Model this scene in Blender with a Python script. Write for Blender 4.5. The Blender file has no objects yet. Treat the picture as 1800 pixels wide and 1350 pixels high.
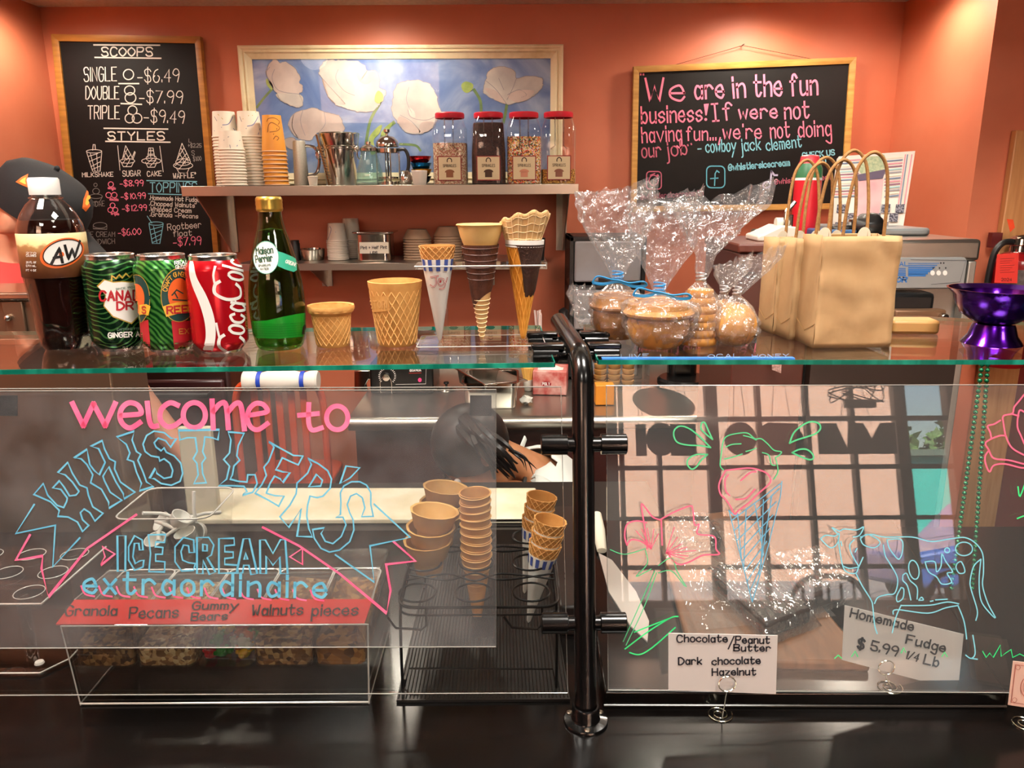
import bpy, bmesh, math, random
from math import sin, cos, tan, pi, radians, sqrt, atan2
from mathutils import Vector, Matrix, noise
from mathutils.geometry import delaunay_2d_cdt
from mathutils.bvhtree import BVHTree
V = Vector
random.seed(7)
SC = bpy.context.scene
COL = SC.collection
# ---------------------------------------------------------------- camera, world, sun, exposure
EYE = 1.55
F = 1350.0                      # focal length in pixels of the 1800 x 1350 frame
PITCH, ROLL = radians(14.2), 0.006
_r0, _u0, FW = V((1, 0, 0)), V((0, sin(PITCH), cos(PITCH))), V((0, cos(PITCH), -sin(PITCH)))
RT = _r0 * cos(ROLL) - _u0 * sin(ROLL)
UP = _u0 * cos(ROLL) + _r0 * sin(ROLL)
EP = V((0, 0, EYE))
cam_d = bpy.data.cameras.new('camera'); cam = bpy.data.objects.new('camera', cam_d); COL.objects.link(cam)
cam_d.sensor_width = 36; cam_d.lens = 36 * F / 1800; cam_d.clip_start = 0.02; cam_d.clip_end = 400
M3 = Matrix((RT, UP, -FW)).transposed()
cam.matrix_world = Matrix.Translation(EP) @ M3.to_4x4()
SC.camera = cam
vs = SC.view_settings
vs.view_transform = 'Standard'; vs.look = 'None'; vs.exposure = 0.0; vs.gamma = 1.0
vs.use_curve_mapping = False
cy = SC.cycles
cy.max_bounces = 9; cy.diffuse_bounces = 3; cy.glossy_bounces = 6; cy.transmission_bounces = 8
cy.transparent_max_bounces = 32; cy.use_adaptive_sampling = True; cy.adaptive_threshold = .02; cy.caustics_reflective = False; cy.caustics_refractive = False
cy.sample_clamp_indirect = 6.0; cy.use_denoising = True

world = bpy.data.worlds.new('sky'); SC.world = world; world.use_nodes = True
_nt = world.node_tree; _nt.nodes.clear()
_o = _nt.nodes.new('ShaderNodeOutputWorld'); _b = _nt.nodes.new('ShaderNodeBackground')
_s = _nt.nodes.new('ShaderNodeTexSky'); _s.sky_type = 'NISHITA'; _s.sun_disc = False
_s.sun_elevation = radians(48); _s.sun_rotation = radians(20); _s.air_density = 1.3; _s.ozone_density = 2.0
_b.inputs['Strength'].default_value = .7
_nt.links.new(_s.outputs[0], _b.inputs[0]); _nt.links.new(_b.outputs[0], _o.inputs[0])
sun_d = bpy.data.lights.new('sun', 'SUN'); sun = bpy.data.objects.new('sun', sun_d); COL.objects.link(sun)
sun_d.energy = 92; sun_d.color = (1.0, .93, .84); sun_d.angle = radians(.6)
sun.rotation_euler = (radians(-46), 0, radians(14))   # comes over the shop roof and strikes the house across the street

# ---------------------------------------------------------------- pixel -> place helpers
def ray(px, py):
    return (FW * F + RT * (px - 900) + UP * (675 - py)).normalized()
def onY(px, py, Y):
    d = ray(px, py); return EP + d * (Y / d.y)
def onZ(px, py, Z):
    d = ray(px, py); return EP + d * ((Z - EYE) / d.z)
def onX(px, py, X):
    d = ray(px, py); return EP + d * (X / d.x)
class Plane:
    def __init__(s, p, n): s.p, s.n = V(p), V(n).normalized()
    def at(s, px, py, off=0.0):
        d = ray(px, py); t = (s.p + s.n * off - EP).dot(s.n) / d.dot(s.n); return EP + d * t
def pxm(P):                      # metres per pixel at a place
    return (V(P) - EP).dot(FW) / F

# ---------------------------------------------------------------- colours and materials
def lin(c):
    if isinstance(c, str):
        c = c.lstrip('#'); c = [int(c[i:i + 2], 16) / 255 for i in (0, 2, 4)]
        return tuple(x / 12.92 if x <= .04045 else ((x + .055) / 1.055) ** 2.4 for x in c)
    return tuple(c[:3])
MATS = {}
def _new(name):
    m = bpy.data.materials.new(name); m.use_nodes = True; nt = m.node_tree; nt.nodes.clear()
    o = nt.nodes.new('ShaderNodeOutputMaterial'); MATS[name] = m
    return m, nt, o
def L(nt, a, b): nt.links.new(a, b)
def N(nt, t, **k):
    n = nt.nodes.new(t)
    for a, b in k.items(): setattr(n, a, b)
    return n
def coords(nt, kind='Object', scale=(1, 1, 1), rot=(0, 0, 0)):
    tc = N(nt, 'ShaderNodeTexCoord'); mp = N(nt, 'ShaderNodeMapping')
    mp.inputs['Scale'].default_value = scale; mp.inputs['Rotation'].default_value = rot
    L(nt, tc.outputs[kind], mp.inputs['Vector']); return mp.outputs[0]
def mat(name, c=None, rough=.5, metal=0.0, c2=None, ns=30, nd=4, bump=0, bs=80, stretch=(1, 1, 1), emit=None, es=0,
        coat=0, sss=0, spec=.5, lo=.35, hi=.65, aniso=0, alpha=1):
    """Principled with optional two-tone noise and fine relief."""
    if name in MATS: return MATS[name]
    m, nt, o = _new(name)
    b = N(nt, 'ShaderNodeBsdfPrincipled'); L(nt, b.outputs[0], o.inputs[0])
    b.inputs['Base Color'].default_value = (*lin(c), 1); b.inputs['Roughness'].default_value = rough
    b.inputs['Metallic'].default_value = metal; b.inputs['Specular IOR Level'].default_value = spec
    b.inputs['Coat Weight'].default_value = coat; b.inputs['Coat Roughness'].default_value = .05
    if sss: b.inputs['Subsurface Weight'].default_value = sss; b.inputs['Subsurface Scale'].default_value = .01
    if aniso: b.inputs['Anisotropic'].default_value = aniso
    if c2 is not None:
        v = coords(nt, 'Object', stretch)
        t = N(nt, 'ShaderNodeTexNoise'); t.inputs['Scale'].default_value = ns; t.inputs['Detail'].default_value = nd
        L(nt, v, t.inputs['Vector'])
        r = N(nt, 'ShaderNodeValToRGB'); r.color_ramp.elements[0].position = lo; r.color_ramp.elements[1].position = hi
        r.color_ramp.elements[0].color = (*lin(c), 1); r.color_ramp.elements[1].color = (*lin(c2), 1)
        L(nt, t.outputs[0], r.inputs[0]); L(nt, r.outputs[0], b.inputs['Base Color'])
    if bump:
        v = coords(nt, 'Object', stretch)
        t = N(nt, 'ShaderNodeTexNoise'); t.inputs['Scale'].default_value = bs; t.inputs['Detail'].default_value = 3
        L(nt, v, t.inputs['Vector'])
        bp = N(nt, 'ShaderNodeBump'); bp.inputs['Strength'].default_value = bump; bp.inputs['Distance'].default_value = .002
        L(nt, t.outputs[0], bp.inputs['Height']); L(nt, bp.outputs[0], b.inputs['Normal'])
    if emit is not None:
        b.inputs['Emission Color'].default_value = (*lin(emit), 1); b.inputs['Emission Strength'].default_value = es
    return m
def clear(name, tint=(1, 1, 1), f0=.045, rough=0.0, gl=(1, 1, 1), haze=0, hazec=(.8, .8, .8), bump=0, bs=60, stretch=(1, 1, 1), fmax=.95, streak=0):
    """Thin clear sheet: see-through, mirror share by Fresnel, optional scratches (haze) and crumples (bump)."""
    if name in MATS: return MATS[name]
    m, nt, o = _new(name)
    tr = N(nt, 'ShaderNodeBsdfTransparent'); tr.inputs[0].default_value = (*lin(tint), 1)
    g = N(nt, 'ShaderNodeBsdfGlossy'); g.inputs['Roughness'].default_value = rough; g.inputs[0].default_value = (*lin(gl), 1)
    lw = N(nt, 'ShaderNodeLayerWeight'); lw.inputs[0].default_value = .5
    p = N(nt, 'ShaderNodeMath', operation='POWER'); p.inputs[1].default_value = 5
    mr = N(nt, 'ShaderNodeMapRange'); mr.inputs['To Min'].default_value = f0; mr.inputs['To Max'].default_value = fmax
    L(nt, lw.outputs['Facing'], p.inputs[0]); L(nt, p.outputs[0], mr.inputs[0])
    mx = N(nt, 'ShaderNodeMixShader'); L(nt, mr.outputs[0], mx.inputs[0]); L(nt, tr.outputs[0], mx.inputs[1]); L(nt, g.outputs[0], mx.inputs[2])
    out = mx.outputs[0]
    if bump:
        v = coords(nt, 'Object', stretch)
        t = N(nt, 'ShaderNodeTexNoise'); t.inputs['Scale'].default_value = bs; t.inputs['Detail'].default_value = 3
        t.inputs['Distortion'].default_value = .6
        L(nt, v, t.inputs['Vector'])
        bp = N(nt, 'ShaderNodeBump'); bp.inputs['Strength'].default_value = bump; bp.inputs['Distance'].default_value = .01
        L(nt, t.outputs[0], bp.inputs['Height']); L(nt, bp.outputs[0], g.inputs['Normal']); L(nt, bp.outputs[0], lw.inputs['Normal'])
    if haze:
        d = N(nt, 'ShaderNodeBsdfDiffuse'); d.inputs[0].default_value = (*lin(hazec), 1)
        m2 = N(nt, 'ShaderNodeMixShader'); m2.inputs[0].default_value = haze
        if streak:
            v = coords(nt, 'Object', (1, 1, 1))
            t = N(nt, 'ShaderNodeTexNoise'); t.inputs['Scale'].default_value = streak; t.inputs['Detail'].default_value = 6
            t.inputs['Roughness'].default_value = .62; L(nt, v, t.inputs['Vector'])
            q = N(nt, 'ShaderNodeMapRange'); q.inputs['From Min'].default_value = .35; q.inputs['From Max'].default_value = .75
            q.inputs['To Min'].default_value = haze * .35; q.inputs['To Max'].default_value = haze * 2
            L(nt, t.outputs[0], q.inputs[0]); L(nt, q.outputs[0], m2.inputs[0])
        L(nt, out, m2.inputs[1]); L(nt, d.outputs[0], m2.inputs[2]); out = m2.outputs[0]
    L(nt, out, o.inputs[0]); return m

# ---------------------------------------------------------------- mesh builder
class MB:
    def __init__(s): s.v, s.f = [], []
    def add(s, vs, fs, M=None):
        k = len(s.v)
        s.v += [tuple(M @ V(p)) if M else tuple(p) for p in vs]
        s.f += [tuple(i + k for i in f) for f in fs]; return s
    def box(s, c, d, M=None):
        (x, y, z), (a, b, h) = c, (d[0] / 2, d[1] / 2, d[2] / 2)
        vs = [(x + i * a, y + j * b, z + k * h) for i in (-1, 1) for j in (-1, 1) for k in (-1, 1)]
        return s.add(vs, [(0, 1, 3, 2), (4, 6, 7, 5), (0, 4, 5, 1), (2, 3, 7, 6), (0, 2, 6, 4), (1, 5, 7, 3)], M)
    def bx(s, x0, x1, y0, y1, z0, z1, M=None):
        return s.box(((x0 + x1) / 2, (y0 + y1) / 2, (z0 + z1) / 2), (abs(x1 - x0), abs(y1 - y0), abs(z1 - z0)), M)
    def lathe(s, prof, n=32, c=(0, 0, 0), M=None, a0=0, fr=None):
        """prof: (r, z) list, turned about z; fr(angle, r, z) may change the radius."""
        vs, fs, rows = [], [], []
        for r, z in prof:
            if r <= 1e-7: rows.append([len(vs)]); vs.append((c[0], c[1], c[2] + z))
            else:
                row = []
                for i in range(n):
                    a = a0 + 2 * pi * i / n; q = fr(a, r, z) if fr else r
                    row.append(len(vs)); vs.append((c[0] + q * cos(a), c[1] + q * sin(a), c[2] + z))
                rows.append(row)
        for A, B in zip(rows, rows[1:]):
            if len(A) == 1 and len(B) == 1: continue
            for i in range(n):
                j = (i + 1) % n
                if len(A) == 1: fs.append((A[0], B[j], B[i]))
                elif len(B) == 1: fs.append((A[i], A[j], B[0]))
                else: fs.append((A[i], A[j], B[j], B[i]))
        return s.add(vs, fs, M)
    def tube(s, pts, r, n=8, closed=False, M=None, caps=True, flat=1.0):
        pts = [V(p) for p in pts]; m = len(pts); vs, fs = [], []
        ref = None
        for i, p in enumerate(pts):
            a = pts[(i - 1) % m] if (closed or i > 0) else p
            b = pts[(i + 1) % m] if (closed or i < m - 1) else p
            t = (b - a)
            t = t.normalized() if t.length > 1e-9 else V((0, 0, 1))
            if ref is None:
                ref = V((0, 0, 1)) if abs(t.z) < .9 else V((1, 0, 0))
            u = (ref - t * ref.dot(t))
            if u.length < 1e-6: u = t.orthogonal()
            u.normalize(); w = t.cross(u); ref = u
            q = r[i] if isinstance(r, (list, tuple)) else r
            for k in range(n):
                g = 2 * pi * k / n; vs.append(p + u * (q * flat * cos(g)) + w * (q * sin(g)))
        for i in range(m if closed else m - 1):
            for k in range(n):
                A, B = i * n, ((i + 1) % m) * n; l = (k + 1) % n
                fs.append((A + k, A + l, B + l, B + k))
        if not closed and caps:
            fs.append(tuple(reversed(range(n)))); fs.append(tuple((m - 1) * n + k for k in range(n)))
        return s.add(vs, fs, M)
    def prism(s, poly, z0, z1, M=None):
        """poly: xy outline, extruded from z0 to z1."""
        n = len(poly); vs = [(x, y, z0) for x, y in poly] + [(x, y, z1) for x, y in poly]
        fs = [tuple(reversed(range(n))), tuple(range(n, 2 * n))] + [(i, (i + 1) % n, n + (i + 1) % n, n + i) for i in range(n)]
        return s.add(vs, fs, M)
    def grid(s, fn, nu, nv, wu=False, wv=False, M=None):
        vs = [fn(i / (nu if wu else nu - 1), j / (nv if wv else nv - 1)) for i in range(nu) for j in range(nv)]
        fs = []
        for i in range(nu if wu else nu - 1):
            for j in range(nv if wv else nv - 1):
                a, b = i, (i + 1) % nu; c, d = j, (j + 1) % nv
                fs.append((a * nv + c, b * nv + c, b * nv + d, a * nv + d))
        return s.add(vs, fs, M)
    def sph(s, c, r, n=16, m=10, M=None):
        rx, ry, rz = (r, r, r) if not isinstance(r, (tuple, list)) else r
        T = Matrix.Translation(c) @ Matrix.Diagonal((rx, ry, rz, 1))
        return s.lathe([(sin(pi * i / m), -cos(pi * i / m)) for i in range(m + 1)], n, M=(M @ T) if M else T)
    def slab(s, quad, nrm, th):
        """A sheet with the given four corners, thickness th along nrm (away from the given face)."""
        q = [V(p) for p in quad]; w = V(nrm).normalized() * th
        vs = q + [p + w for p in q]
        return s.add(vs, [(0, 1, 2, 3), (7, 6, 5, 4), (0, 4, 5, 1), (1, 5, 6, 2), (2, 6, 7, 3), (3, 7, 4, 0)])
    def mesh(s, name, smooth=35):
        me = bpy.data.meshes.new(name); me.from_pydata(s.v, [], s.f); me.validate(); me.update()
        bm = bmesh.new(); bm.from_mesh(me); bmesh.ops.recalc_face_normals(bm, faces=bm.faces); bm.to_mesh(me); bm.free()
        if smooth:
            me.shade_smooth()
            if smooth < 180: me.set_sharp_from_angle(angle=radians(smooth))
        return me
def obj(name, mb, m=None, parent=None, smooth=35, bevel=0, loc=None, seg=2, solid=0, sub=0):
    me = mb if isinstance(mb, bpy.types.Mesh) else mb.mesh(name, smooth)
    if m is not None and not len(me.materials): me.materials.append(m)
    o = bpy.data.objects.new(name, me); COL.objects.link(o)
    if parent is not None: o.parent = parent
    if loc is not None: o.location = loc
    if solid:
        d = o.modifiers.new('solid', 'SOLIDIFY'); d.thickness = solid; d.offset = 0
    if sub:
        d = o.modifiers.new('sub', 'SUBSURF'); d.levels = sub; d.render_levels = sub
    if bevel:
        d = o.modifiers.new('bevel', 'BEVEL'); d.width = bevel; d.segments = seg; d.limit_method = 'ANGLE'; d.angle_limit = radians(40)
    return o
def tag(o, label, cat, group=None, kind=None):
    o['label'] = label; o['category'] = cat
    if group: o['group'] = group
    if kind: o['kind'] = kind
    return o
def thing(name, label, cat, loc=(0, 0, 0), rot=(0, 0, 0), group=None):
    o = bpy.data.objects.new(name, None); COL.objects.link(o); o.empty_display_size = .02
    o.location = loc; o.rotation_euler = rot
    return tag(o, label, cat, group)
def struct(name, mb, m, parent=None, bevel=0, smooth=35, label=None):
    o = obj(name, mb, m, parent, bevel=bevel, smooth=smooth)
    if parent is None: o['kind'] = 'structure'
    if label: o['label'] = label
    return o
def dup(root, loc, rot=None, label=None, group=None):
    r = root.copy(); COL.objects.link(r); r.location = loc
    if rot is not None: r.rotation_euler = rot
    if label: r['label'] = label
    if group: r['group'] = group
    for ch in list(root.children):
        c = ch.copy(); COL.objects.link(c); c.parent = r
        for g in list(ch.children):
            d = g.copy(); COL.objects.link(d); d.parent = c
    return r
def cat_rom(pts, k=6, closed=False):
    P = [V(p) for p in pts]; n = len(P)
    if n < 3: return P
    out = []
    for i in range(n if closed else n - 1):
        if closed: a, b, c, d = P[(i - 1) % n], P[i], P[(i + 1) % n], P[(i + 2) % n]
        else: a, b, c, d = P[max(i - 1, 0)], P[i], P[i + 1], P[min(i + 2, n - 1)]
        for j in range(k):
            t = j / k
            out.append(.5 * ((2 * b) + (c - a) * t + (2 * a - 5 * b + 4 * c - d) * t * t + (3 * b - a - 3 * c + d) * t ** 3))
    if not closed: out.append(P[-1])
    return out
def rrect(w, h, r, k=5, cx=0, cy=0):
    pts = []
    for sx, sy, a0 in ((1, 1, 0), (-1, 1, 90), (-1, -1, 180), (1, -1, 270)):
        for i in range(k + 1):
            a = radians(a0 + 90 * i / k); pts.append((cx + sx * (w / 2 - r) + r * cos(a), cy + sy * (h / 2 - r) + r * sin(a)))
    return pts

# ---------------------------------------------------------------- drawing: strokes and fills laid on real surfaces
FONT = dict(zip('ABCDEFGHIJKLMNOPQRSTUVWXYZ', [
 "002640 1232", "0006 ~0636453303 ~0333413000", "~4536160402103041", "0006 ~062644422000", "46060040 0333", "460600 0333",
 "~4536160402103041 414323", "0006 4046 0343", "0006", "~46412001", "0006 4602 1340", "060040", "0006234640", "00064046",
 "~26040220424426", "0006 ~0636453303", "~26040220424426 2240", "0006 ~0636453303 2340", "~45361605133341301001", "0646 2620",
 "~060210304246", "062046", "0610243046", "0046 0640", "062346 2320", "06460040"]))
FONT.update(dict(zip('abcdefghijklmnopqrstuvwxyz', [
 "~3314021031 3430", "0600 ~0324322001", "~332403012031", "~3314021031 3630", "0232 ~322403012031", "~35261510 0424",
 "~3314021031 ~343b2c0b", "0600 ~03243330", "0400 0506", "~141b0c 1516", "0600 3401 1230", "0600", "0400 ~03142320 ~23344340",
 "0400 ~03243330", "~140301102031332414", "040c ~0324322001", "~3314021031 343c", "0400 ~03142433", "~3324031222311001",
 "~16112031 0434", "~04011031 3430", "042044", "0410233044", "0034 0430", "0420 440c", "04340030"])))
FONT.update(dict(zip('0123456789', ["~26040220424426", "152620", "~0516364400 0040", "~051636453313 ~133341301001", "30360242",
 "460603 ~033341301001", "~36150210304233 1302", "064610", "~2605234526 ~2301204123", "~44230416364430"])))
FONT.update({'.': "0001", ',': "110b", '-': "0232", '!': "0602 0001", '$': FONT['S'] + " 272a", "'": "0605", '"': "0605 1615",
 '/': "0046", '@': "~412001042645433234 ~3323132233", ':': "0001 0304", '*': "0416 0614 0525", '¡': "1016 0626 0020",
 '&': "~4002153635211021 40", '+': "1115 0333", '|': "0006"})
def _num(ch): return {'a': -1, 'b': -2, 'c': -3}.get(ch) if ch in 'abc' else int(ch)
def glyph(ch):
    res, w = [], 0
    for st in FONT.get(ch, '').split():
        sm = st.startswith('~'); st = st.lstrip('~')
        p = [(int(st[i]), _num(st[i + 1])) for i in range(0, len(st) - 1, 2)]
        w = max([w] + [q[0] for q in p])
        if sm: p = [tuple(q)[:2] for q in cat_rom([(a, b, 0) for a, b in p], 5)]
        res.append(p)
    return res, w
def text_px(s, x0, y0, x1, y1, h, slant=0, jit=.0, gap=1.6):
    """Stroke text in photo pixels: baseline from (x0,y0) to (x1,y1), cap height h."""
    u, lay = 0, []
    for ch in s:
        if ch == ' ': u += 3; continue
        g, w = glyph(ch)
        lay.append((u, g)); u += w + gap
    tot = max(u - gap, 1e-6); ux, uy = (x1 - x0) / tot, (y1 - y0) / tot; ln = sqrt((x1 - x0) ** 2 + (y1 - y0) ** 2)
    nx, ny = (y1 - y0) / ln, -(x1 - x0) / ln
    out = []; rnd = random.Random(sum(map(ord, s)))
    for u, g in lay:
        jy = rnd.uniform(-jit, jit)
        for p in g:
            out.append([(x0 + ux * (u + a + slant * b) + nx * h / 6 * (b + jy), y0 + uy * (u + a + slant * b) + ny * h / 6 * (b + jy)) for a, b in p])
    return out
def ribbon(mb, pts, nrms, w, closed=False):
    """Flat brush stroke through 3D points; nrms: one normal or one per point."""
    n = len(pts)
    if n < 2: return
    if not isinstance(nrms, list): nrms = [nrms] * n
    ws = w if isinstance(w, list) else [w] * n
    vs, fs = [], []
    for i in range(n):
        a = pts[(i - 1) % n] if closed or i else pts[0]; b = pts[(i + 1) % n] if closed or i < n - 1 else pts[-1]
        t = b - a; t = t.normalized() if t.length > 1e-9 else V((1, 0, 0))
        p = pts[i]
        if not closed and i == 0: p = p - t * ws[i] * .4
        if not closed and i == n - 1: p = p + t * ws[i] * .4
        d = nrms[i].cross(t); k = 1.0
        if 0 < i < n - 1 or closed:
            e1 = (pts[i] - a); e2 = (b - pts[i])
            if e1.length > 1e-9 and e2.length > 1e-9:
                cs = max(-.6, min(1, e1.normalized().dot(e2.normalized()))); k = min(1.5, 1 / sqrt((1 + cs) / 2))
        vs += [p + d * ws[i] / 2 * k, p - d * ws[i] / 2 * k]
    for i in range(n if closed else n - 1):
        j = (i + 1) % n; fs.append((2 * i, 2 * i + 1, 2 * j + 1, 2 * j))
    mb.add(vs, fs)
class Surf:
    """Lay pixel drawings on a plane, or on any mesh object (already placed) by casting to it."""
    def __init__(s, plane=None, target=None, off=.0004, bothmesh=None):
        s.pl, s.off = plane, off
        if target is not None:
            bpy.context.view_layer.update()
            Mw = target.matrix_world; me = target.data
            s.bv = BVHTree.FromPolygons([Mw @ v.co for v in me.vertices], [tuple(p.vertices) for p in me.polygons])
    def hit(s, px, py):
        if s.pl:
            n = s.pl.n if s.pl.n.dot(ray(px, py)) < 0 else -s.pl.n
            return s.pl.at(px, py) + n * s.off, n
        d = ray(px, py); h = s.bv.ray_cast(EP, d)
        if h[0] is None: return None, None
        n = h[1] if h[1].dot(d) < 0 else -h[1]
        return h[0] + n * s.off, n
    def line(s, mb, pts, w, closed=False, smooth=False, dense=0):
        if smooth: pts = [(q.x, q.y) for q in cat_rom([(a, b, 0) for a, b in pts], 5, closed)]
        if dense:
            o = []
            m = len(pts)
            for i in range(m if closed else m - 1):
                (a, b), (c, d) = pts[i], pts[(i + 1) % m]; k = max(1, int(max(abs(c - a), abs(d - b)) / dense))
                o += [(a + (c - a) * j / k, b + (d - b) * j / k) for j in range(k)]
            if not closed: o.append(pts[-1])
            pts = o
        P, Nn = [], []
        for a, b in pts:
            p, n = s.hit(a, b)
            if p is not None: P.append(p); Nn.append(n)
        if len(P) > 1: ribbon(mb, P, Nn, [w * pxm(p) for p in P], closed and len(P) == len(pts))
    def text(s, mb, t, x0, y0, x1, y1, h, w, dense=0, **k):
        for p in text_px(t, x0, y0, x1, y1, h, **k): s.line(mb, p, w, dense=dense)
    def fill(s, mb, poly, step=0, smooth=False, k=0):
        if smooth: poly = [(q.x, q.y) for q in cat_rom([(a, b, 0) for a, b in poly], 6, True)]
        pts = [V((a, b)) for a, b in poly]; n = len(pts); face = list(range(n))
        if step:
            o = []
            for i in range(n):
                a, b = pts[i], pts[(i + 1) % n]; m = max(1, int((b - a).length / step))
                o += [a.lerp(b, j / m) for j in range(m)]
            pts = o; n = len(pts); face = list(range(n))
            x0, x1 = min(p.x for p in pts), max(p.x for p in pts); y0, y1 = min(p.y for p in pts), max(p.y for p in pts)
            x = x0 + step / 2
            while x < x1:
                y = y0 + step / 2
                while y < y1: pts.append(V((x, y))); y += step
                x += step
        vs, _, fs, *_ = delaunay_2d_cdt(pts, [], [face], 1, 1e-4)
        P = [s.hit(p.x, p.y)[0] for p in vs]
        ok = [f for f in fs if all(P[i] is not None for i in f)]
        mb.add([p if p is not None else V((0, 0, 0)) for p in P], ok)
def ell(cx, cy, rx, ry, n=24, rot=0, a0=0, a1=360):
    o = []
    full = abs(a1 - a0) >= 360
    for i in range(n if full else n + 1):
        a = radians(a0 + (a1 - a0) * i / n); x, y = rx * cos(a), ry * sin(a)
        o.append((cx + x * cos(rot) - y * sin(rot), cy + x * sin(rot) + y * cos(rot)))
    return o
# ================================================================ lamps of the room (ceiling fixtures, with an added fill pair)
CEIL = 2.14; CEIL2 = 3.05; YB = 2.75; XL = -1.545; XP = 1.30; YP = 2.23; YF = -3.2; XR = 3.6; XL2 = -2.4
WARM = (1.0, .88, .73)
def area(name, loc, w, h, power, col, rot=(0, 0, 0), spread=180, parent=None):
    d = bpy.data.lights.new(name, 'AREA'); d.shape = 'RECTANGLE'; d.size = w; d.size_y = h; d.energy = power; d.color = col
    d.spread = radians(spread)
    o = bpy.data.objects.new(name, d); COL.objects.link(o); o.location = loc; o.rotation_euler = rot
    if parent: o.parent = parent
    return o
M_trim = mat('fixture_white', '#d8d4c8', .4)
M_lens = mat('lamp_lens', '#fff4dc', .3, emit=(1, .86, .66), es=6)
def downlight(x, y, label, power):
    t = thing('recessed_downlight', label, 'light', (x, y, CEIL), group='recessed ceiling downlights')
    obj('trim_ring', MB().lathe([(.062, -.001), (.085, -.001), (.088, -.006), (.062, -.010), (.062, -.001)], 32), M_trim, t)
    obj('lens', MB().lathe([(0, -.004), (.061, -.004), (.061, -.002), (0, -.002)], 32), M_lens, t)
    d = bpy.data.lights.new('downlight_lamp', 'SPOT'); d.energy = power; d.color = WARM; d.spot_size = radians(172); d.spot_blend = .6; d.shadow_soft_size = .06
    o = bpy.data.objects.new('downlight_lamp', d); COL.objects.link(o); o.parent = t; o.location = (0, 0, -.02)
for i, (x, y, w, pw) in enumerate(((-1.38, 2.46, 'leftmost', 16), (-.42, 2.48, 'second from the left', 18), (.80, 2.54, 'second from the right', 20), (1.17, 2.36, 'rightmost', 14))):
    downlight(x, y, f'round recessed downlight in the low ceiling by the orange wall, {w}', pw)
downlight(-.85, 1.85, 'added fill downlight over the work table, left of the front pair', 15); downlight(.45, 1.85, 'added fill downlight over the work table, right of the front pair', 15)  # added pair of fill lamps, lighting the wall and shelves from the front
def troffer(x, y, label, power):
    t = thing('ceiling_panel_light', label, 'light', (x, y, CEIL2), group='ceiling panel lights')
    fr = MB()
    for a, b, c, d in ((-.32, .32, -.32, -.29), (-.32, .32, .29, .32), (-.32, -.29, -.29, .29), (.29, .32, -.29, .29)): fr.bx(a, b, c, d, -.025, 0)
    obj('frame', fr, M_trim, t); obj('lens', MB().bx(-.29, .29, -.29, .29, -.016, -.008), M_lens, t)
    area('panel_lamp', (0, 0, -.03), .56, .56, power, (1, .95, .88), parent=t)
for x, y, w, pw in ((-.95, .55, 'above the soda cans', 62), (.55, .35, 'above the middle of the counter', 52), (-.6, -1.5, 'near the left of the shop front', 22), (1.6, -1.2, 'near the shop window', 16)):
    troffer(x, y, f'square ceiling panel light {w}', pw)

# ================================================================ room shell
M_wall = mat('orange_paint', '#cd7656', .5, c2='#c76e4e', ns=6, bump=.05, bs=220)
M_ceil = mat('ceiling_tile', '#d9d2c2', .8, c2='#cbc3b0', ns=90)
M_floor = mat('floor_tile', '#4a3a30', .35, c2='#3c2f28', ns=4)
M_dark = mat('dark_brown_wall', '#3a2a22', .5, c2='#33241d', ns=3)
M_red = mat('deep_red_paint', '#6e1d14', .6)
M_wood = mat('casing_wood', '#c58f5c', .45, c2='#b57d4b', ns=7, stretch=(12, 12, 1))
struct('floor', MB().bx(XL2 - .1, XR + .2, YF - .2, 3.2, -.06, 0), M_floor)
struct('ceiling', MB().bx(-1.7, XR, 1.55, 3.0, CEIL, CEIL + .06).bx(-1.7, XR, 1.50, 1.55, CEIL, CEIL2 + .06).bx(XL2 - .1, XR + .1, YF - .1, 1.52, CEIL2, CEIL2 + .06), M_ceil)
struct('wall_back', MB().bx(-1.7, XP + .02, YB, YB + .1, 0, CEIL + .02), M_wall)
struct('wall_left', MB().bx(XL - .1, XL, .20, YB + .1, 0, CEIL2).bx(XL2, XL - .1, .20, .30, 0, CEIL2), M_wall)
struct('wall_left_shop', MB().bx(XL2 - .1, XL2, YF, .30, 0, CEIL2), M_dark)
struct('wall_pillar', MB().bx(XP, XP + .14, YP, YB + .1, 0, CEIL + .02), M_wall)
struct('wall_recess', MB().bx(XP + .14, XR, 2.9, 3.0, 0, CEIL + .02), M_red)
struct('wall_right', MB().bx(XR, XR + .1, YF, 3.0, 0, CEIL2), M_dark)
struct('trim_1', MB().bx(XP + .085, XP + .20, YP - .025, YP - .001, 0, 1.70), M_wood, bevel=.003)
# shop front behind the customer: wall, big mullioned window, transom high on the left
M_frame = mat('window_frame_black', '#1d1b1c', .45)
WX0, WX1, WZ0, WZ1 = .62, 2.84, .62, 2.35
TX0, TX1, TZ0, TZ1 = -2.05, -.72, 2.22, 2.93; XL2 = -2.4
fw = MB()
fw.bx(XL2 - .1, TX0, YF - .1, YF, 0, CEIL2).bx(TX0, TX1, YF - .1, YF, 0, TZ0).bx(TX0, TX1, YF - .1, YF, TZ1, CEIL2)
fw.bx(TX1, WX0, YF - .1, YF, 0, CEIL2).bx(WX0, WX1, YF - .1, YF, 0, WZ0).bx(WX0, WX1, YF - .1, YF, WZ1, CEIL2).bx(WX1, XR + .1, YF - .1, YF, 0, CEIL2)
struct('wall_front', fw, M_dark)
win = struct('window_1', MB().bx(WX0, WX1, YF - .07, YF + .01, WZ0, WZ0 + .05).bx(WX0, WX1, YF - .07, YF + .01, WZ1 - .05, WZ1).bx(WX0, WX0 + .05, YF - .07, YF + .01, WZ0, WZ1).bx(WX1 - .04, WX1, YF - .07, YF + .01, WZ0, WZ1), M_frame)
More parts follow.
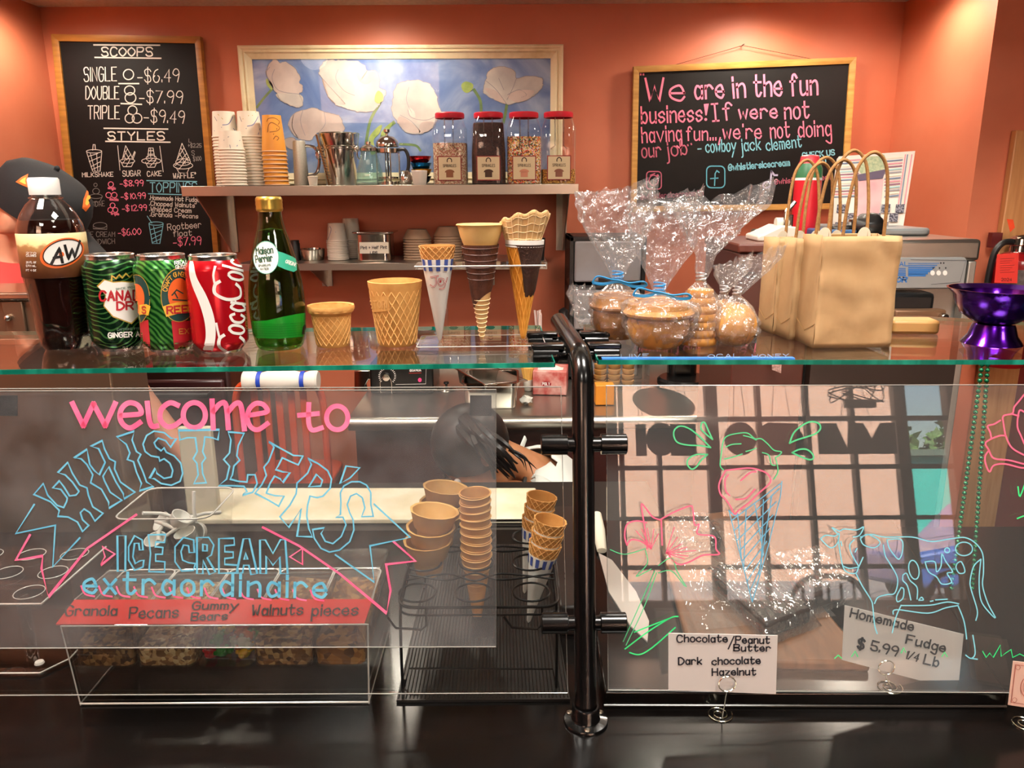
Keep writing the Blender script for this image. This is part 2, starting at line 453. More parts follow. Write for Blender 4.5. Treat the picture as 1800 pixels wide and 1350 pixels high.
MX = [.70, .94, 1.285, 1.59, 1.90, 2.19, 2.50]
for x in MX:
    w = .075 if x in (1.285, 2.50) else .026
    obj('mullion', MB().bx(x - w / 2, x + w / 2, YF - .06, YF, WZ0 + .05, WZ1 - .05), M_frame, win)
for z in (.87, 1.17, 1.49, 1.80, 2.10):
    obj('glazing_bar', MB().bx(WX0 + .05, WX1 - .04, YF - .055, YF - .005, z - .014, z + .014), M_frame, win)
M_pane = clear('window_glass', (.97, .98, .98), .04)
edges = [WX0 + .05] + MX + [WX1 - .04]
for a, b in zip(edges, edges[1:]):
    obj('pane', MB().bx(a, b, YF - .032, YF - .028, WZ0 + .05, WZ1 - .05), M_pane, win)
w2 = struct('window_2', MB().bx(TX0, TX1, YF - .07, YF, TZ0, TZ0 + .03).bx(TX0, TX1, YF - .07, YF, TZ1 - .03, TZ1).bx(TX0, TX0 + .03, YF - .07, YF, TZ0, TZ1).bx(TX1 - .03, TX1, YF - .07, YF, TZ0, TZ1), M_frame)
obj('pane', MB().bx(TX0 + .03, TX1 - .03, YF - .032, YF - .028, TZ0 + .03, TZ1 - .03), M_pane, w2)

# ================================================================ street outside (seen mirrored in the display glass)
m, nt, o = _new('brick_facade')
b = N(nt, 'ShaderNodeBsdfPrincipled'); L(nt, b.outputs[0], o.inputs[0]); b.inputs['Roughness'].default_value = .85
br = N(nt, 'ShaderNodeTexBrick'); v = coords(nt, 'Object', (4.2, 4.2, 4.2), (radians(90), 0, 0)); L(nt, v, br.inputs['Vector'])
br.inputs['Color1'].default_value = (*lin('#d3a58c'), 1); br.inputs['Color2'].default_value = (*lin('#c8957a'), 1); br.inputs['Mortar'].default_value = (*lin('#cdb7a8'), 1)
br.inputs['Scale'].default_value = 1; br.inputs['Mortar Size'].default_value = .02
L(nt, br.outputs[0], b.inputs['Base Color'])
M_brick = m
M_road = mat('asphalt', '#5a5a5c', .8, c2='#4c4c50', ns=3)
M_leaf = mat('tree_leaf', '#4d6b35', .7, c2='#2f4a22', ns=8)
struct('street', MB().bx(-40, 60, -60, YF - .12, -.12, -.02), M_road, label='grey asphalt street outside the shop window')
bh = thing('brick_building', 'pale pink brick building across the street, mirrored in the display glass', 'building', (0, -13, -.02))
obj('facade', MB().bx(-9, 7.6, -6, 0, 0, 9), M_brick, bh); obj('cornice', MB().bx(-9.1, 7.7, -6, .12, 9, 9.4), mat('stone_band', '#cfc3b2', .8), bh)
gr = thing('green_awning_kiosk', 'teal painted kiosk beyond the brick building, mirrored in the glass', 'kiosk', (9.6, -17, -.02))
obj('wall', MB().bx(-1.5, 1.7, -1, 0, 0, 2.6), mat('teal_paint', '#1f8a80', .6), gr)
obj('roof', MB().bx(-1.7, 1.9, -1.2, .2, 2.6, 2.75), mat('kiosk_roof', '#3c4a40', .6), gr)
def crown(mb, c, R, n, seed, size):
    r = random.Random(seed)
    for _ in range(n):
        d = V((r.gauss(0, 1), r.gauss(0, 1), r.gauss(0, .8))).normalized() * R * r.random() ** .4
        p = V(c) + V((d.x, d.y, d.z * .8)); u = V((r.gauss(0, 1), r.gauss(0, 1), r.gauss(0, 1))).normalized(); w = u.orthogonal().normalized()
        s_ = size * r.uniform(.6, 1.3)
        mb.add([p - u * s_, p + w * s_ * .5, p + u * s_, p - w * s_ * .5], [(0, 1, 2, 3)])
for x, y, R, lb in ((11.2, -24, 2.1, 'round leafy street tree behind the teal kiosk'), (18, -27, 2.4, 'taller leafy street tree at the far right behind the kiosk')):
    t = thing('street_tree', lb, 'tree', (x, y, -.02), group='street trees')
    obj('trunk', MB().tube([(0, 0, 0), (.05, 0, 1.2), (0, .05, 2.4)], [.18, .15, .12], 10), mat('bark', '#4a3a2c', .9), t)
    cr = MB(); crown(cr, (0, 0, 3.3), R, 900, int(x), .3); o = obj('foliage', cr, M_leaf, t, smooth=0)
def car(x, y, c, lb):
    t = thing('parked_car', lb, 'car', (x, y, -.02), group='cars parked outside')
    pf = [(-2.1, .35), (-2.1, .75), (-1.2, .9), (-.7, 1.35), (.7, 1.4), (1.4, .95), (2.1, .8), (2.15, .35)]
    Mx = Matrix(((1, 0, 0, 0), (0, 0, 1, 0), (0, 1, 0, 0), (0, 0, 0, 1)))
    obj('body', MB().prism(pf, -.85, .85, Mx), mat('car_paint_' + lb.split()[0], c, .25, .2, coat=.6), t, bevel=.06)
    obj('side_window', MB().prism([(-1.05, .93), (-.62, 1.29), (.62, 1.33), (1.15, .97)], .84, .87, Mx), mat('car_glass', '#10161c', .1), t)
    for wx in (-1.35, 1.35):
        for wy in (-.75, .75):
            obj('wheel', MB().lathe([(0, -.1), (.26, -.1), (.33, -.07), (.33, .07), (.26, .1), (0, .1)], 20, M=Matrix.Translation((wx, wy, .33)) @ Matrix.Rotation(radians(90), 4, 'X')), mat('tyre', '#141414', .7), t)
car(10.2, -11.6, '#5b7ea6', 'blue car parked nearest to the brick building'); car(14.2, -14.6, '#c9ced2', 'silver car parked beside the teal kiosk')
car(6.8, -8.4, '#2c4a86', 'navy car on the near side of the street')
# cut-out letters and neon hung inside the window
M_sil = mat('painted_sign_back', '#24282b', .6)
def hang(name, pts, label, cat='sign', dy=0):
    """pts: outline in the window plane (x, z); hung 6 cm inside the panes on two cords."""
    t = thing(name, label, cat, (0, YF + .06 + dy, 0), group='cut-out signs hanging in the shop window')
    Mx = Matrix(((1, 0, 0, 0), (0, 0, 1, 0), (0, 1, 0, 0), (0, 0, 0, 1)))
    obj('board', MB().prism(pts, -.006, .006, Mx), M_sil, t)
    xs = [p[0] for p in pts]; zt = max(p[1] for p in pts); mx = (min(xs) + max(xs)) / 2; q = (max(xs) - min(xs)) * .2
    obj('cord', MB().tube([(mx - q, 0, zt - .01), (mx, 0, 2.33)], .002, 5).tube([(mx + q, 0, zt - .01), (mx, 0, 2.33)], .002, 5), M_sil, t)
def dsk(cx, cz, a, b, rot=0): return ell(cx, cz, a, b, 28, rot)
hang('oval_sign', dsk(.955, 1.885, .20, .095, -.22), 'large dark oval board hanging highest in the shop window', dy=.05)
hang('letter_sign', [(.78, 1.56), (.845, 1.56), (.845, 1.76), (.78, 1.76)], 'narrow dark upright letter board under the oval one')
hang('letter_sign', dsk(.94, 1.665, .095, .105), 'round dark letter board under the oval one')
hang('letter_sign', [(1.0, 1.56), (1.16, 1.56), (1.16, 1.76), (1.0, 1.76)], 'square dark letter board right of the round one')
hang('letter_sign', dsk(1.44, 1.665, .10, .105), 'round dark letter board just right of the thick window post')
hang('letter_sign', [(1.55, 1.56), (1.86, 1.56), (1.86, 1.62), (1.80, 1.76), (1.62, 1.765), (1.55, 1.73)], 'wide dark letter board with a sloping corner')
hang('letter_sign', [(1.93, 1.565), (2.42, 1.565), (2.42, 1.76), (2.33, 1.76), (2.27, 1.66), (2.22, 1.76), (2.13, 1.76), (2.11, 1.60), (2.05, 1.76), (1.93, 1.76)], 'widest dark letter board with notched top, near the right post')
t = thing('neon_sign', 'neon tube sign with tangled wires high in the window', 'sign', (2.18, YF + .12, 1.95))
rr = random.Random(3)
for k in range(5):
    obj('neon_tube', MB().tube(cat_rom([(rr.uniform(-.2, .2), rr.uniform(-.01, .02), rr.uniform(-.08, .12)) for _ in range(7)], 5), .004, 6), M_sil, t)
obj('transformer', MB().bx(-.09, .10, -.02, .02, -.10, -.05), M_sil, t); obj('cord', MB().tube([(0, 0, .1), (.02, 0, .38)], .003, 5), M_sil, t)
# cafe chairs by the window
M_iron = mat('black_iron', '#1b1918', .45, .3)
def chair(x, y, rz, lb):
    t = thing('cafe_chair', lb, 'chair', (x, y, 0), (0, 0, rz), group='cafe chairs by the shop window')
    obj('seat', MB().prism(rrect(.40, .40, .08), .43, .46), mat('chair_seat', '#5a3020', .5), t)
    for a in (-.17, .17):
        obj('leg', MB().tube([(a, .17, .43), (a * 1.1, .2, 0)], .011, 8), M_iron, t); obj('leg', MB().tube([(a, -.17, .43), (a * 1.1, -.2, 0)], .011, 8), M_iron, t)
    obj('back_hoop', MB().tube(cat_rom([(-.18, -.18, .45), (-.185, -.2, .75), (-.12, -.21, .9), (0, -.21, .93), (.12, -.21, .9), (.185, -.2, .75), (.18, -.18, .45)], 5), .012, 8), M_iron, t)
    for a in (-.11, -.055, 0, .055, .11):
        obj('back_rod', MB().tube([(a, -.185, .45), (a, -.208, .90)], .007, 6), M_iron, t)
chair(1.35, -1.9, pi, 'black cafe chair with hooped rod back, left of the two by the window'); chair(2.0, -2.1, pi * .95, 'black cafe chair with hooped rod back, right of the two by the window')
# ================================================================ counters, glass, posts
ZC, ZG, ZBC = .96, 1.36, .93            # front counter, glass shelf, back counter heights
TILT = radians(12); PHI = radians(1.8)
n_r = V((0, -cos(TILT), sin(TILT)))
RP = Plane((0, .845, ZG), n_r)
n_l = Matrix.Rotation(PHI, 3, 'Z') @ n_r
LP = Plane((.1, .847, ZG), n_l)
AP = Plane(V((.1, .847, ZG)) + n_l * .008, n_l)
M_lam = mat('black_laminate', '#0a0807', .2, c2='#0e0b0a', ns=14, bump=.02, bs=300, spec=.4)
M_steel = mat('brushed_steel', '#b9b4aa', .28, .95, bump=.06, bs=40, stretch=(1, 30, 30))
M_steel2 = mat('polished_steel', '#c9c5bd', .14, 1.0)
M_black = mat('black_paint_metal', '#0b0a0a', .22, .3, coat=.3)
M_rub = mat('black_plastic', '#131212', .45)
counter = obj('serving_counter', MB().bx(-1.5, 1.9, .40, 1.275, ZC - .05, ZC), M_lam, bevel=.006)
tag(counter, 'long glossy black counter top in front of the display glass', 'counter')
o = obj('counter_plinth', MB().bx(-1.5, 1.9, .55, 1.24, 0, ZC - .0505), M_dark); tag(o, 'dark brown panelled base under the black counter top', 'counter base')
# glass sheets
M_glass = clear('counter_glass', (.965, .985, .975), .052)
M_gedge = mat('green_glass_edge', '#0d6b58', .12, spec=.8, c2='#2fae93', ns=40, stretch=(1, .2, .2), lo=.45, hi=.8)
def shelf_glass(name, poly, label):
    t = thing(name, label, 'glass shelf', (0, 0, ZG - .006))
    obj('sheet', MB().prism(poly, .0, .006), M_glass, t)
    fr = MB(); n = len(poly)
    for i in range(n):
        (a, b), (c, d) = poly[i], poly[(i + 1) % n]
        e = V((d - b, a - c, 0)).normalized() * .0012
        fr.add([(a, b, .0003), (c, d, .0003), (c, d, .0057), (a, b, .0057), (a + e.x, b + e.y, .0003), (c + e.x, d + e.y, .0003), (c + e.x, d + e.y, .0057), (a + e.x, b + e.y, .0057)], [(0, 1, 2, 3), (7, 6, 5, 4), (0, 4, 5, 1), (3, 2, 6, 7)])
    obj('edge', fr, M_gedge, t)
    return t
def lf(x, y): # left unit frame
    return (.1 + (x - .1) * cos(PHI) - y * sin(PHI), .852 + (x - .1) * sin(PHI) + y * cos(PHI))
shelf_glass('glass_shelf', [lf(-1.0, 0), lf(.048, 0), lf(.048, .245), lf(-1.0, .245)], 'clear glass shelf with green edge carrying the soda cans and cones')
rg = [onZ(1052, 632, ZG), onZ(1900, 632, ZG)]
cb = [(rg[0].x, rg[0].y), (rg[1].x, rg[1].y), (rg[1].x + .1, 1.10), (.62, 1.16), (.50, 1.15), (.30, 1.105), (.105, 1.10)]
shelf_glass('glass_shelf', cb, 'clear glass shelf with green edge carrying the paper bags and purple dish')
def sheet(name, pl, corners, th, m, label, cat, group=None):
    q = [pl.at(*c) for c in corners]
    n = pl.n if pl.n.y < 0 else -pl.n
    o = obj(name, MB().slab(q, -n, th), m); return tag(o, label, cat, group)
M_panel = clear('front_glass', (.97, .985, .98), .048)
gl = sheet('glass_shield', LP, [(-160, 684), (986, 680), (998, 1218), (-160, 1223)], .006, M_panel, 'slanted clear glass panel in front of the cone rack and topping box', 'glass panel')
gr_ = sheet('glass_shield', RP, [(1066, 678), (1960, 676), (1960, 1219), (1069, 1213)], .006, clear('dusty_glass', (.97, .985, .98), .05, haze=.028, hazec=(.9, .9, .88)), 'slanted clear glass panel with a chalk cow and ice cream cone, before the fudge', 'glass panel')
M_acr = clear('scratched_acrylic', (.93, .93, .93), .05, haze=.05, hazec=(.66, .64, .64), streak=9)
acr = sheet('acrylic_sign', AP, [(-160, 688), (866, 684), (872, 690), (872, 1131), (868, 1137), (-160, 1140)][:1] + [(872, 685), (872, 1137), (-160, 1140)], .003, M_acr, 'scratched clear acrylic sign painted with the pink and blue shop welcome', 'sign')
M_lit = mat('sheet_edge_light', '#8f8e88', .15, spec=.8)  # grey tone paints the light caught along the sheet edges
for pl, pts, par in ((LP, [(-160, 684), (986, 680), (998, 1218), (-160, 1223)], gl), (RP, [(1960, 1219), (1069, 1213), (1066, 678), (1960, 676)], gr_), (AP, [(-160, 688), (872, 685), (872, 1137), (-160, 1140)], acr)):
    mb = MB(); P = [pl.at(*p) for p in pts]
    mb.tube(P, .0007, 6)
    obj('edge_glint', mb, M_lit, par)
M_vel = mat('velcro_black', '#191817', .9, bump=.4, bs=900)
s_ = Surf(AP, off=-.0035)
for c in ((845, 713), (849, 1103), (10, 713)):
    mb = MB(); P = [AP.at(c[0] + a, c[1] + b, -.0032) for a, b in ((-19, -18), (19, -18), (19, 18), (-19, 18))]
    mb.slab(P, -AP.n, .002); obj('fastener_patch', mb, M_vel, acr)
# post with clamps
post = thing('sneeze_guard_post', 'bent black steel post with clamps between the two glass panels', 'post', (0, 0, 0))
base = onZ(1029.5, 1268, ZC); top = RP.at(1024, 640, .0)
ax = (top - base).normalized(); top = base + ax * ((ZG + .006 - .030 * ax.z - base.z) / ax.z); back = V((-sin(PHI * 1.5), cos(PHI * 1.5), 0))
bend = top + ax * .006
path = [base + V((0, 0, .004)), base.lerp(top, .5), top]
for i in range(1, 7):
    a = radians(15 * i); path.append(top + ax * (.030 * sin(a)) + back * (.030 * (1 - cos(a))))
path += [path[-1] + back * .10, path[-1] + back * .215]
obj('pole', MB().tube(path, .0125, 24), M_black, post)
mb = MB().lathe([(0, 0), (.0255, 0), (.0255, .002), (.0245, .0035), (.0165, .005), (.0155, .0065), (.0155, .020), (.0145, .0215), (.0125, .0215)], 40, c=tuple(base))
obj('base_flange', mb, M_black, post)
for a in (30, 150, 270):
    c = base + V((.0205 * cos(radians(a)), .0205 * sin(radians(a)), .0042))
    obj('screw', MB().lathe([(.0036, 0), (.0036, .0006), (.0024, .0016), (0, .0018)], 14, c=tuple(c)), mat('screw_steel', '#6d6255', .35, .9), post)
def clamp(c, axis, r, ln, nm='glass_clamp', slot=None):
    p = obj(nm, MB().tube([c - axis * .0, c + axis * (ln * .25), c + axis * (ln * .25 + .001), c + axis * (ln - .001), c + axis * ln], [r * .72, r * .72, r, r, r * .88], 24), M_black, post)
    return p
for py in (781, 1095):
    c = RP.at(1027, py, 0)
    for sg, ln in ((-1, .041), (1, .040)):
        clamp(c + V((sg * .008, 0, 0)), V((sg, 0, 0)), .0118, ln)
side = V((cos(PHI), sin(PHI), 0))
for d in (.028, .105):
    c = path[8] + back * d; c.z = ZG - .003
    for sg in (-1, 1):
        clamp(c + side * (sg * .010), side * sg, .0105, .042)
        # flat jaw over the glass
        q = c + side * (sg * .034) + V((0, 0, .011))
        obj('clamp_jaw', MB().box(tuple(q), (.040, .016, .007), None), M_black, post, bevel=.002)
# ================================================================ back wall: boards, picture, shelves
M_slate = mat('chalkboard_black', '#0b0909', .6, c2='#110e0e', ns=5, spec=.25)
M_oak = mat('oak_frame', '#c99a4e', .42, c2='#a87834', ns=10, stretch=(1, 1, 8))
M_oakd = mat('honey_frame', '#b47a30', .42, c2='#9a6424', ns=10, stretch=(1, 1, 8))
CH = {k: mat('chalk_' + k, c, .9) for k, c in dict(white='#ddd6cc', grey='#8d8a86', blue='#7cc0d2', teal='#5fb0c8', pink='#f2809e', rose='#c0647c', dimpink='#8c4a5e').items()}
def rails(root, O, I, nrm, th, m, name='frame_rail', prof=((0, 0), (0, 1), (.15, 1), (1, .8), (1, 0))):
    """Four mitred rails between outer corners O and inner corners I (TL, TR, BR, BL)."""
    for i in range(4):
        j = (i + 1) % 4; mb = MB(); vs = []
        for a, b in ((O[i], I[i]), (O[j], I[j])):
            for t_, h in prof: vs.append(V(a).lerp(V(b), t_) + V(nrm) * (h * th))
        k = len(prof); fs = [(q, q + 1, k + q + 1, k + q) for q in range(k - 1)] + [tuple(range(k)), tuple(reversed(range(k, 2 * k)))]
        mb.add(vs, fs); obj(name, mb, m, root, smooth=20)
def board(name, label, pts, wpx, Y, m):
    pl = Plane((0, Y, 0), (0, -1, 0))
    c = [sum(p[0] for p in pts) / 4, sum(p[1] for p in pts) / 4]
    O = [pl.at(*p) for p in pts]
    t = thing(name, label, 'chalkboard')
    ctr = sum(O, V((0, 0, 0))) / 4
    w = wpx * pxm(ctr); I = []
    for i, p in enumerate(O):
        a = (O[(i + 1) % 4] - p).normalized(); b = (O[(i - 1) % 4] - p).normalized(); I.append(p + (a + b) * w)
    obj('slate', MB().slab([p + V((0, .0, 0)) for p in I], (0, 1, 0), .01), M_slate, t)
    rails(t, [p + V((0, .012, 0)) for p in O], [p + V((0, .012, 0)) for p in I], (0, -1, 0), .024, m)
    return t, Surf(pl, off=.0006)
# ---- price board on the left
bd, S = board('menu_chalkboard', 'tall black price chalkboard in honey wood frame on the left wall', [(93, 61), (354, 65), (389, 476), (136, 474)], 10.5, 2.725, M_oakd)
def T(par, S, m, w, items, name='lettering', dense=0):
    for it in items:
        mb = MB(); S.text(mb, *it[:6], w, dense=dense)
        o = obj(name, mb, m, par, smooth=0)
    return o
def D(par, S, m, w, lines, name='drawing', dense=0):
    if name in ('ruled_line', 'scoop_drawing', 'divider_stroke'):
        return [D(par, S, m, w, [l], name + '_', dense) for l in lines]
    name = name.rstrip('_'); mb = MB()
    for l in lines:
        cl = l[0] == 'c'; pts = l[1:] if cl else l
        S.line(mb, pts, w, closed=cl, dense=dense)
    return obj(name, mb, m, par, smooth=0)
def C(x, y, r, ry=None): return ['c'] + ell(x, y, r, ry or r, 20)
W = CH['white']
T(bd, S, W, 2.2, [('SCOOPS', 179, 98.5, 268, 98.5, 15), ('STYLES', 190, 246, 289, 246, 14)])
D(bd, S, W, 2.2, [[(165, 79), (281, 79.5)], [(167, 101), (283, 102.5)], [(183, 225.5), (295, 227)], [(186, 248.5), (299, 250)], [(209, 147), (244, 147)], [(213, 182), (249, 183.5)]], 'ruled_line')
T(bd, S, W, 1.6, [('SINGLE', 148, 143, 205, 142, 24), ('DOUBLE', 151, 174, 209, 174, 22), ('TRIPLE', 155, 209, 210, 209, 23)])
T(bd, S, W, 1.5, [('-$6.49', 242, 144, 315, 144, 22), ('-$7.99', 245, 180, 321, 182, 21), ('-$9.49', 253, 214, 324, 217, 21)])
D(bd, S, W, 1.7, [C(226, 131, 9), C(228, 159, 9, 8), C(229.5, 172, 9.5, 9), C(233, 194, 8), C(228, 208, 8), C(241, 208, 8.5)], 'scoop_drawing')
drs = [[[(152, 266), (163, 301), (176, 301), (179, 268)], C(165.5, 266, 13.5, 3), [(163, 264), (164, 254), (167, 254), (168, 263)], [(155, 275), (172, 270)], [(157, 284), (176, 276)], [(160, 293), (177, 284)], [(162, 298), (176, 292)], [(159, 270), (167, 300)], [(170, 270), (172, 300)]]]
drs.append([[(221, 256), (215, 281)], [(221, 256), (235, 281)], C(224, 283, 13, 4), [(213, 285), (217, 293), (231, 293), (235, 285)], [(219, 264), (228, 281)], [(217, 272), (222, 281)], [(224, 262), (217, 277)], [(230, 271), (223, 281)], [(232, 278), (237, 266), (238, 268), (234, 280)], [(216, 287), (220, 281)], [(222, 292), (228, 282)]])
drs.append([[(260, 276), (262, 260), (269, 260), (272, 276)], C(266, 283, 17, 5), [(256, 285), (260, 294), (272, 294), (276, 285)], [(261, 265), (270, 265)], [(260, 271), (271, 271)], C(266, 278, 9, 5), [(258, 288), (268, 279)], [(264, 292), (274, 282)], [(265, 260), (265, 276)]])
drs.append([[(320, 252), (311, 281)], [(320, 252), (334, 281)], C(322, 291, 17, 6), [(310, 295), (315, 304), (329, 304), (333, 295)], [(318, 260), (331, 284)], [(315, 269), (326, 288)], [(323, 261), (312, 279)], [(328, 270), (315, 286)], [(331, 277), (321, 288)], C(322, 285, 13, 6), [(308, 291), (318, 282)], [(314, 298), (326, 284)]])
drs.append([[(207, 256), (211, 299)], [(281, 257), (287, 302)]])
for nm_, dr in zip(('milkshake_drawing', 'sugar_cone_drawing', 'cake_cone_drawing', 'waffle_cone_drawing', 'divider_stroke'), drs): D(bd, S, W, 1.1, dr, nm_)
T(bd, S, W, 1.2, [('MILKSHAKE', 145, 311, 199, 310, 7.5), ('SUGAR', 216, 310, 247, 309, 9.5), ('CAKE', 259, 310, 284, 309, 8.5), ('WAFFLE*', 305, 314, 345, 312, 9)])
T(bd, S, CH['grey'], .9, [('L', 332, 250, 336, 250, 6), ('+$2.25', 331, 259, 354, 259, 6.5), ('S', 337, 273, 342, 273, 8), ('$1.00', 340, 283, 354, 282, 7.5), ('SUNDAE', 151, 364, 184, 362, 9), ('ICE CREAM', 150, 416, 202, 416, 8.5), ('SANDWICH', 152, 430, 202, 428, 8.5)])
D(bd, S, CH['grey'], .9, [C(169, 345, 11, 4), [(158, 346), (163, 355), (175, 355), (180, 346)], C(169, 336, 6, 5), C(168, 325, 3), C(176, 396, 12, 5), [(164, 396), (164, 402), (188, 403), (188, 397)]], 'sundae_drawing')
T(bd, S, CH['pink'], 1.3, [('-$8.99', 211, 327, 252, 327, 10), ('-$10.99', 213, 350, 256, 349, 10), ('-$12.99', 215, 371, 258, 370, 10), ('-$6.00', 208, 414, 248, 412, 11), ('-$7.99', 305, 432, 354, 430, 14), ('single', 190, 332, 203, 333, 4), ('double', 193, 352, 208, 353, 4), ('triple', 195, 377, 209, 378, 4)])
D(bd, S, CH['pink'], 1.3, [C(195, 324, 4.5), C(191, 343, 4.8), C(201, 343, 4.8), C(198, 361, 4.3), C(194, 369, 4.3), C(203, 369, 4.3)], 'scoop_drawing')
D(bd, S, CH['blue'], 1.5, [[(258, 317.5), (346, 319)], [(261, 340.5), (346, 343)]], 'ruled_line')
T(bd, S, CH['blue'], 1.5, [('TOPPINGS', 264, 338, 346, 338, 17)])
T(bd, S, W, 1.0, [('.Homemade Hot Fudge', 263, 351, 350, 355, 7.5), ('.Chopped Walnuts', 263, 361, 342, 365, 7.5), ('.Whipped Cream', 263, 371, 336, 374, 7.5), ('.Granola -Pecans', 264, 380, 348, 384, 7.5), ('Rootbeer', 295, 405, 354, 400, 11), ('float', 305, 416, 337, 414, 10)])
D(bd, S, CH['blue'], 1.2, [[(262, 394), (268, 428), (281, 428), (287, 394)], C(274.5, 393, 12.5, 3), [(259, 380), (267, 392)], [(264, 404), (285, 398)], [(266, 412), (284, 405)], [(267, 420), (283, 412)], [(269, 426), (282, 420)], [(270, 398), (276, 427)]], 'float_drawing')
# ---- quote board on the right, hung a little crooked from a wire
qb, S = board('quote_chalkboard', 'wide black chalkboard with pink and blue lettering hung crooked on a wire', [(1113, 117.5), (1503, 101), (1485, 367), (1108.5, 373)], 10, 2.725, M_oak)
P_ = CH['pink']; R_ = CH['rose']; B_ = CH['blue']
T(qb, S, P_, 3.6, [('We', 1135, 178, 1203, 177, 40), ('are', 1222, 174, 1272, 172, 34), ('in', 1290, 172, 1310, 170.5, 36), ('the', 1326, 169.5, 1374, 168, 37), ('fun', 1390, 168, 1437, 166, 37)])
T(qb, S, P_, 2.9, [('business', 1128, 217, 1234, 213, 29), ('¡f', 1253, 213, 1288, 210, 30), ("were", 1299, 209, 1366, 207, 24), ('not', 1380, 209, 1422, 207, 29), ('"', 1126, 139, 1131, 139, 9)])
mb = MB(); S.fill(mb, [(1237, 183), (1246, 182), (1242, 203), (1240, 203)]); S.fill(mb, ell(1240.5, 210, 2.6, 2.6, 10)); obj('exclamation_mark', mb, P_, qb)
T(qb, S, P_, 2.4, [('having', 1129, 251, 1198, 247, 27), ('fun...,', 1207, 247, 1266, 246, 24), ("we're", 1271, 244, 1338, 243, 25), ('not', 1355, 243, 1388, 241, 27), ('doing', 1404, 241, 1461, 238, 27)])
T(qb, S, R_, 2.4, [('our', 1129, 277, 1162, 275, 24), ('job', 1172, 275, 1208, 271, 24), ('"', 1212, 264, 1218, 262, 10)])
T(qb, S, B_, 2.0, [('- cowboy', 1227, 269, 1294, 265, 21), ('jack', 1303, 266, 1337, 263, 21), ('clement', 1348, 265, 1409, 258, 20), ('CHECK US', 1411, 278, 1467, 272, 9), ('OUT', 1434, 287, 1454, 284, 8), ('@whistlersicecream', 1281, 300, 1388, 291, 11)])
T(qb, S, CH['rose'], 1.3, [('@whistlersicecream', 1362, 324, 1462, 315, 9)])
T(qb, S, CH['dimpink'], 1.3, [('@whistlersicecream_tn', 1126, 351, 1236, 343, 9.5)])
D(qb, S, R_, 1.8, [['c'] + rrect(26, 31, 6, 4, 1149.5, 317), C(1149, 317, 8, 9), C(1156, 308.5, 1.2), [(1143, 308), (1151, 305)]], 'camera_logo')
D(qb, S, CH['teal'], 2.0, [['c'] + rrect(32, 38, 8, 4, 1258, 311), [(1264, 303), (1260, 300), (1257, 305), (1256, 326)], [(1249, 314), (1262, 313)]], 'letter_f_logo')
D(qb, S, mat('chalk_lilac', '#b9b6d6', .9), 3.2, [[(1356, 301), (1354, 325)], [(1356, 301), (1361, 308), (1366, 308)]] + [['c'] + ell(1347.5, 325, 6.5, 5, 14, -.4)], 'music_note_logo')
pl = Plane((0, 2.735, 0), (0, -1, 0))
obj('hanging_wire', MB().tube([pl.at(1187, 114), pl.at(1306, 80), pl.at(1428, 104)], .0009, 5), mat('wire', '#5a3020', .5, .4), qb)
o = obj('nail', MB().tube([pl.at(1306, 79) + V((0, .014, 0)), pl.at(1306, 79) + V((0, -.012, 0))], .002, 8), mat('nail_steel', '#3a332c', .4, .8), qb)

# ---- framed flower picture standing on the shelf against the wall
pic = thing('flower_picture', 'wide framed picture of white poppies on blue, standing on the upper shelf', 'picture')
YPc = 2.715; pl = Plane((0, YPc, 0), (0, -1, 0))
O = [pl.at(*p) for p in ((419, 81), (990, 79), (982, 0), (432, 0))]; ZSH = 1.566
for k in (2, 3): O[k] = V((O[1 if k == 2 else 0].x, YPc, ZSH + .002))
w = 22 * pxm(O[0]); I = [O[0] + V((w, 0, -w)), O[1] + V((-w, 0, -w)), O[2] + V((-w, 0, w)), O[3] + V((w, 0, w))]
M_gilt = mat('distressed_cream_frame', '#eee0ba', .45, c2='#cbb684', ns=16, stretch=(1, 1, 1), lo=.5, hi=.8)
rails(pic, [p + V((0, .012, 0)) for p in O], [p + V((0, .012, 0)) for p in I], (0, -1, 0), .030, M_gilt,
      prof=((0, 0), (0, .85), (.12, 1), (.25, .95), (.32, .8), (.42, .78), (.5, .9), (.6, .72), (.9, .55), (1, .5), (1, 0)))
m, nt, o_ = _new('blue_wash')
b = N(nt, 'ShaderNodeBsdfPrincipled'); L(nt, b.outputs[0], o_.inputs[0]); b.inputs['Roughness'].default_value = .8; b.inputs['Specular IOR Level'].default_value = .05
t1 = N(nt, 'ShaderNodeTexNoise'); t1.inputs['Scale'].default_value = 5; t1.inputs['Detail'].default_value = 6; t1.inputs['Distortion'].default_value = 1.5
L(nt, coords(nt), t1.inputs['Vector']); rp = N(nt, 'ShaderNodeValToRGB'); L(nt, t1.outputs[0], rp.inputs[0]); L(nt, rp.outputs[0], b.inputs['Base Color'])
rp.color_ramp.elements[0].position = .3; rp.color_ramp.elements[0].color = (*lin('#5d78b0'), 1); rp.color_ramp.elements[1].position = .7; rp.color_ramp.elements[1].color = (*lin('#a9bcd8'), 1)
e = rp.color_ramp.elements.new(.5); e.color = (*lin('#7f97c4'), 1)
obj('print', MB().slab(I, (0, 1, 0), .004), m, pic)
S = Surf(pl, off=.0005); S2 = Surf(pl, off=.0010); S3 = Surf(pl, off=.0015)
M_pet = mat('petal_white', '#dcd8ce', .8, c2='#b8b5b2', ns=9, spec=.05); M_pet2 = mat('petal_shade', '#c9c4be', .8, c2='#dcd6ca', ns=20); M_petp = mat('petal_blush', '#dccdc4', .8, c2='#c0b0aa', ns=10, spec=.05)
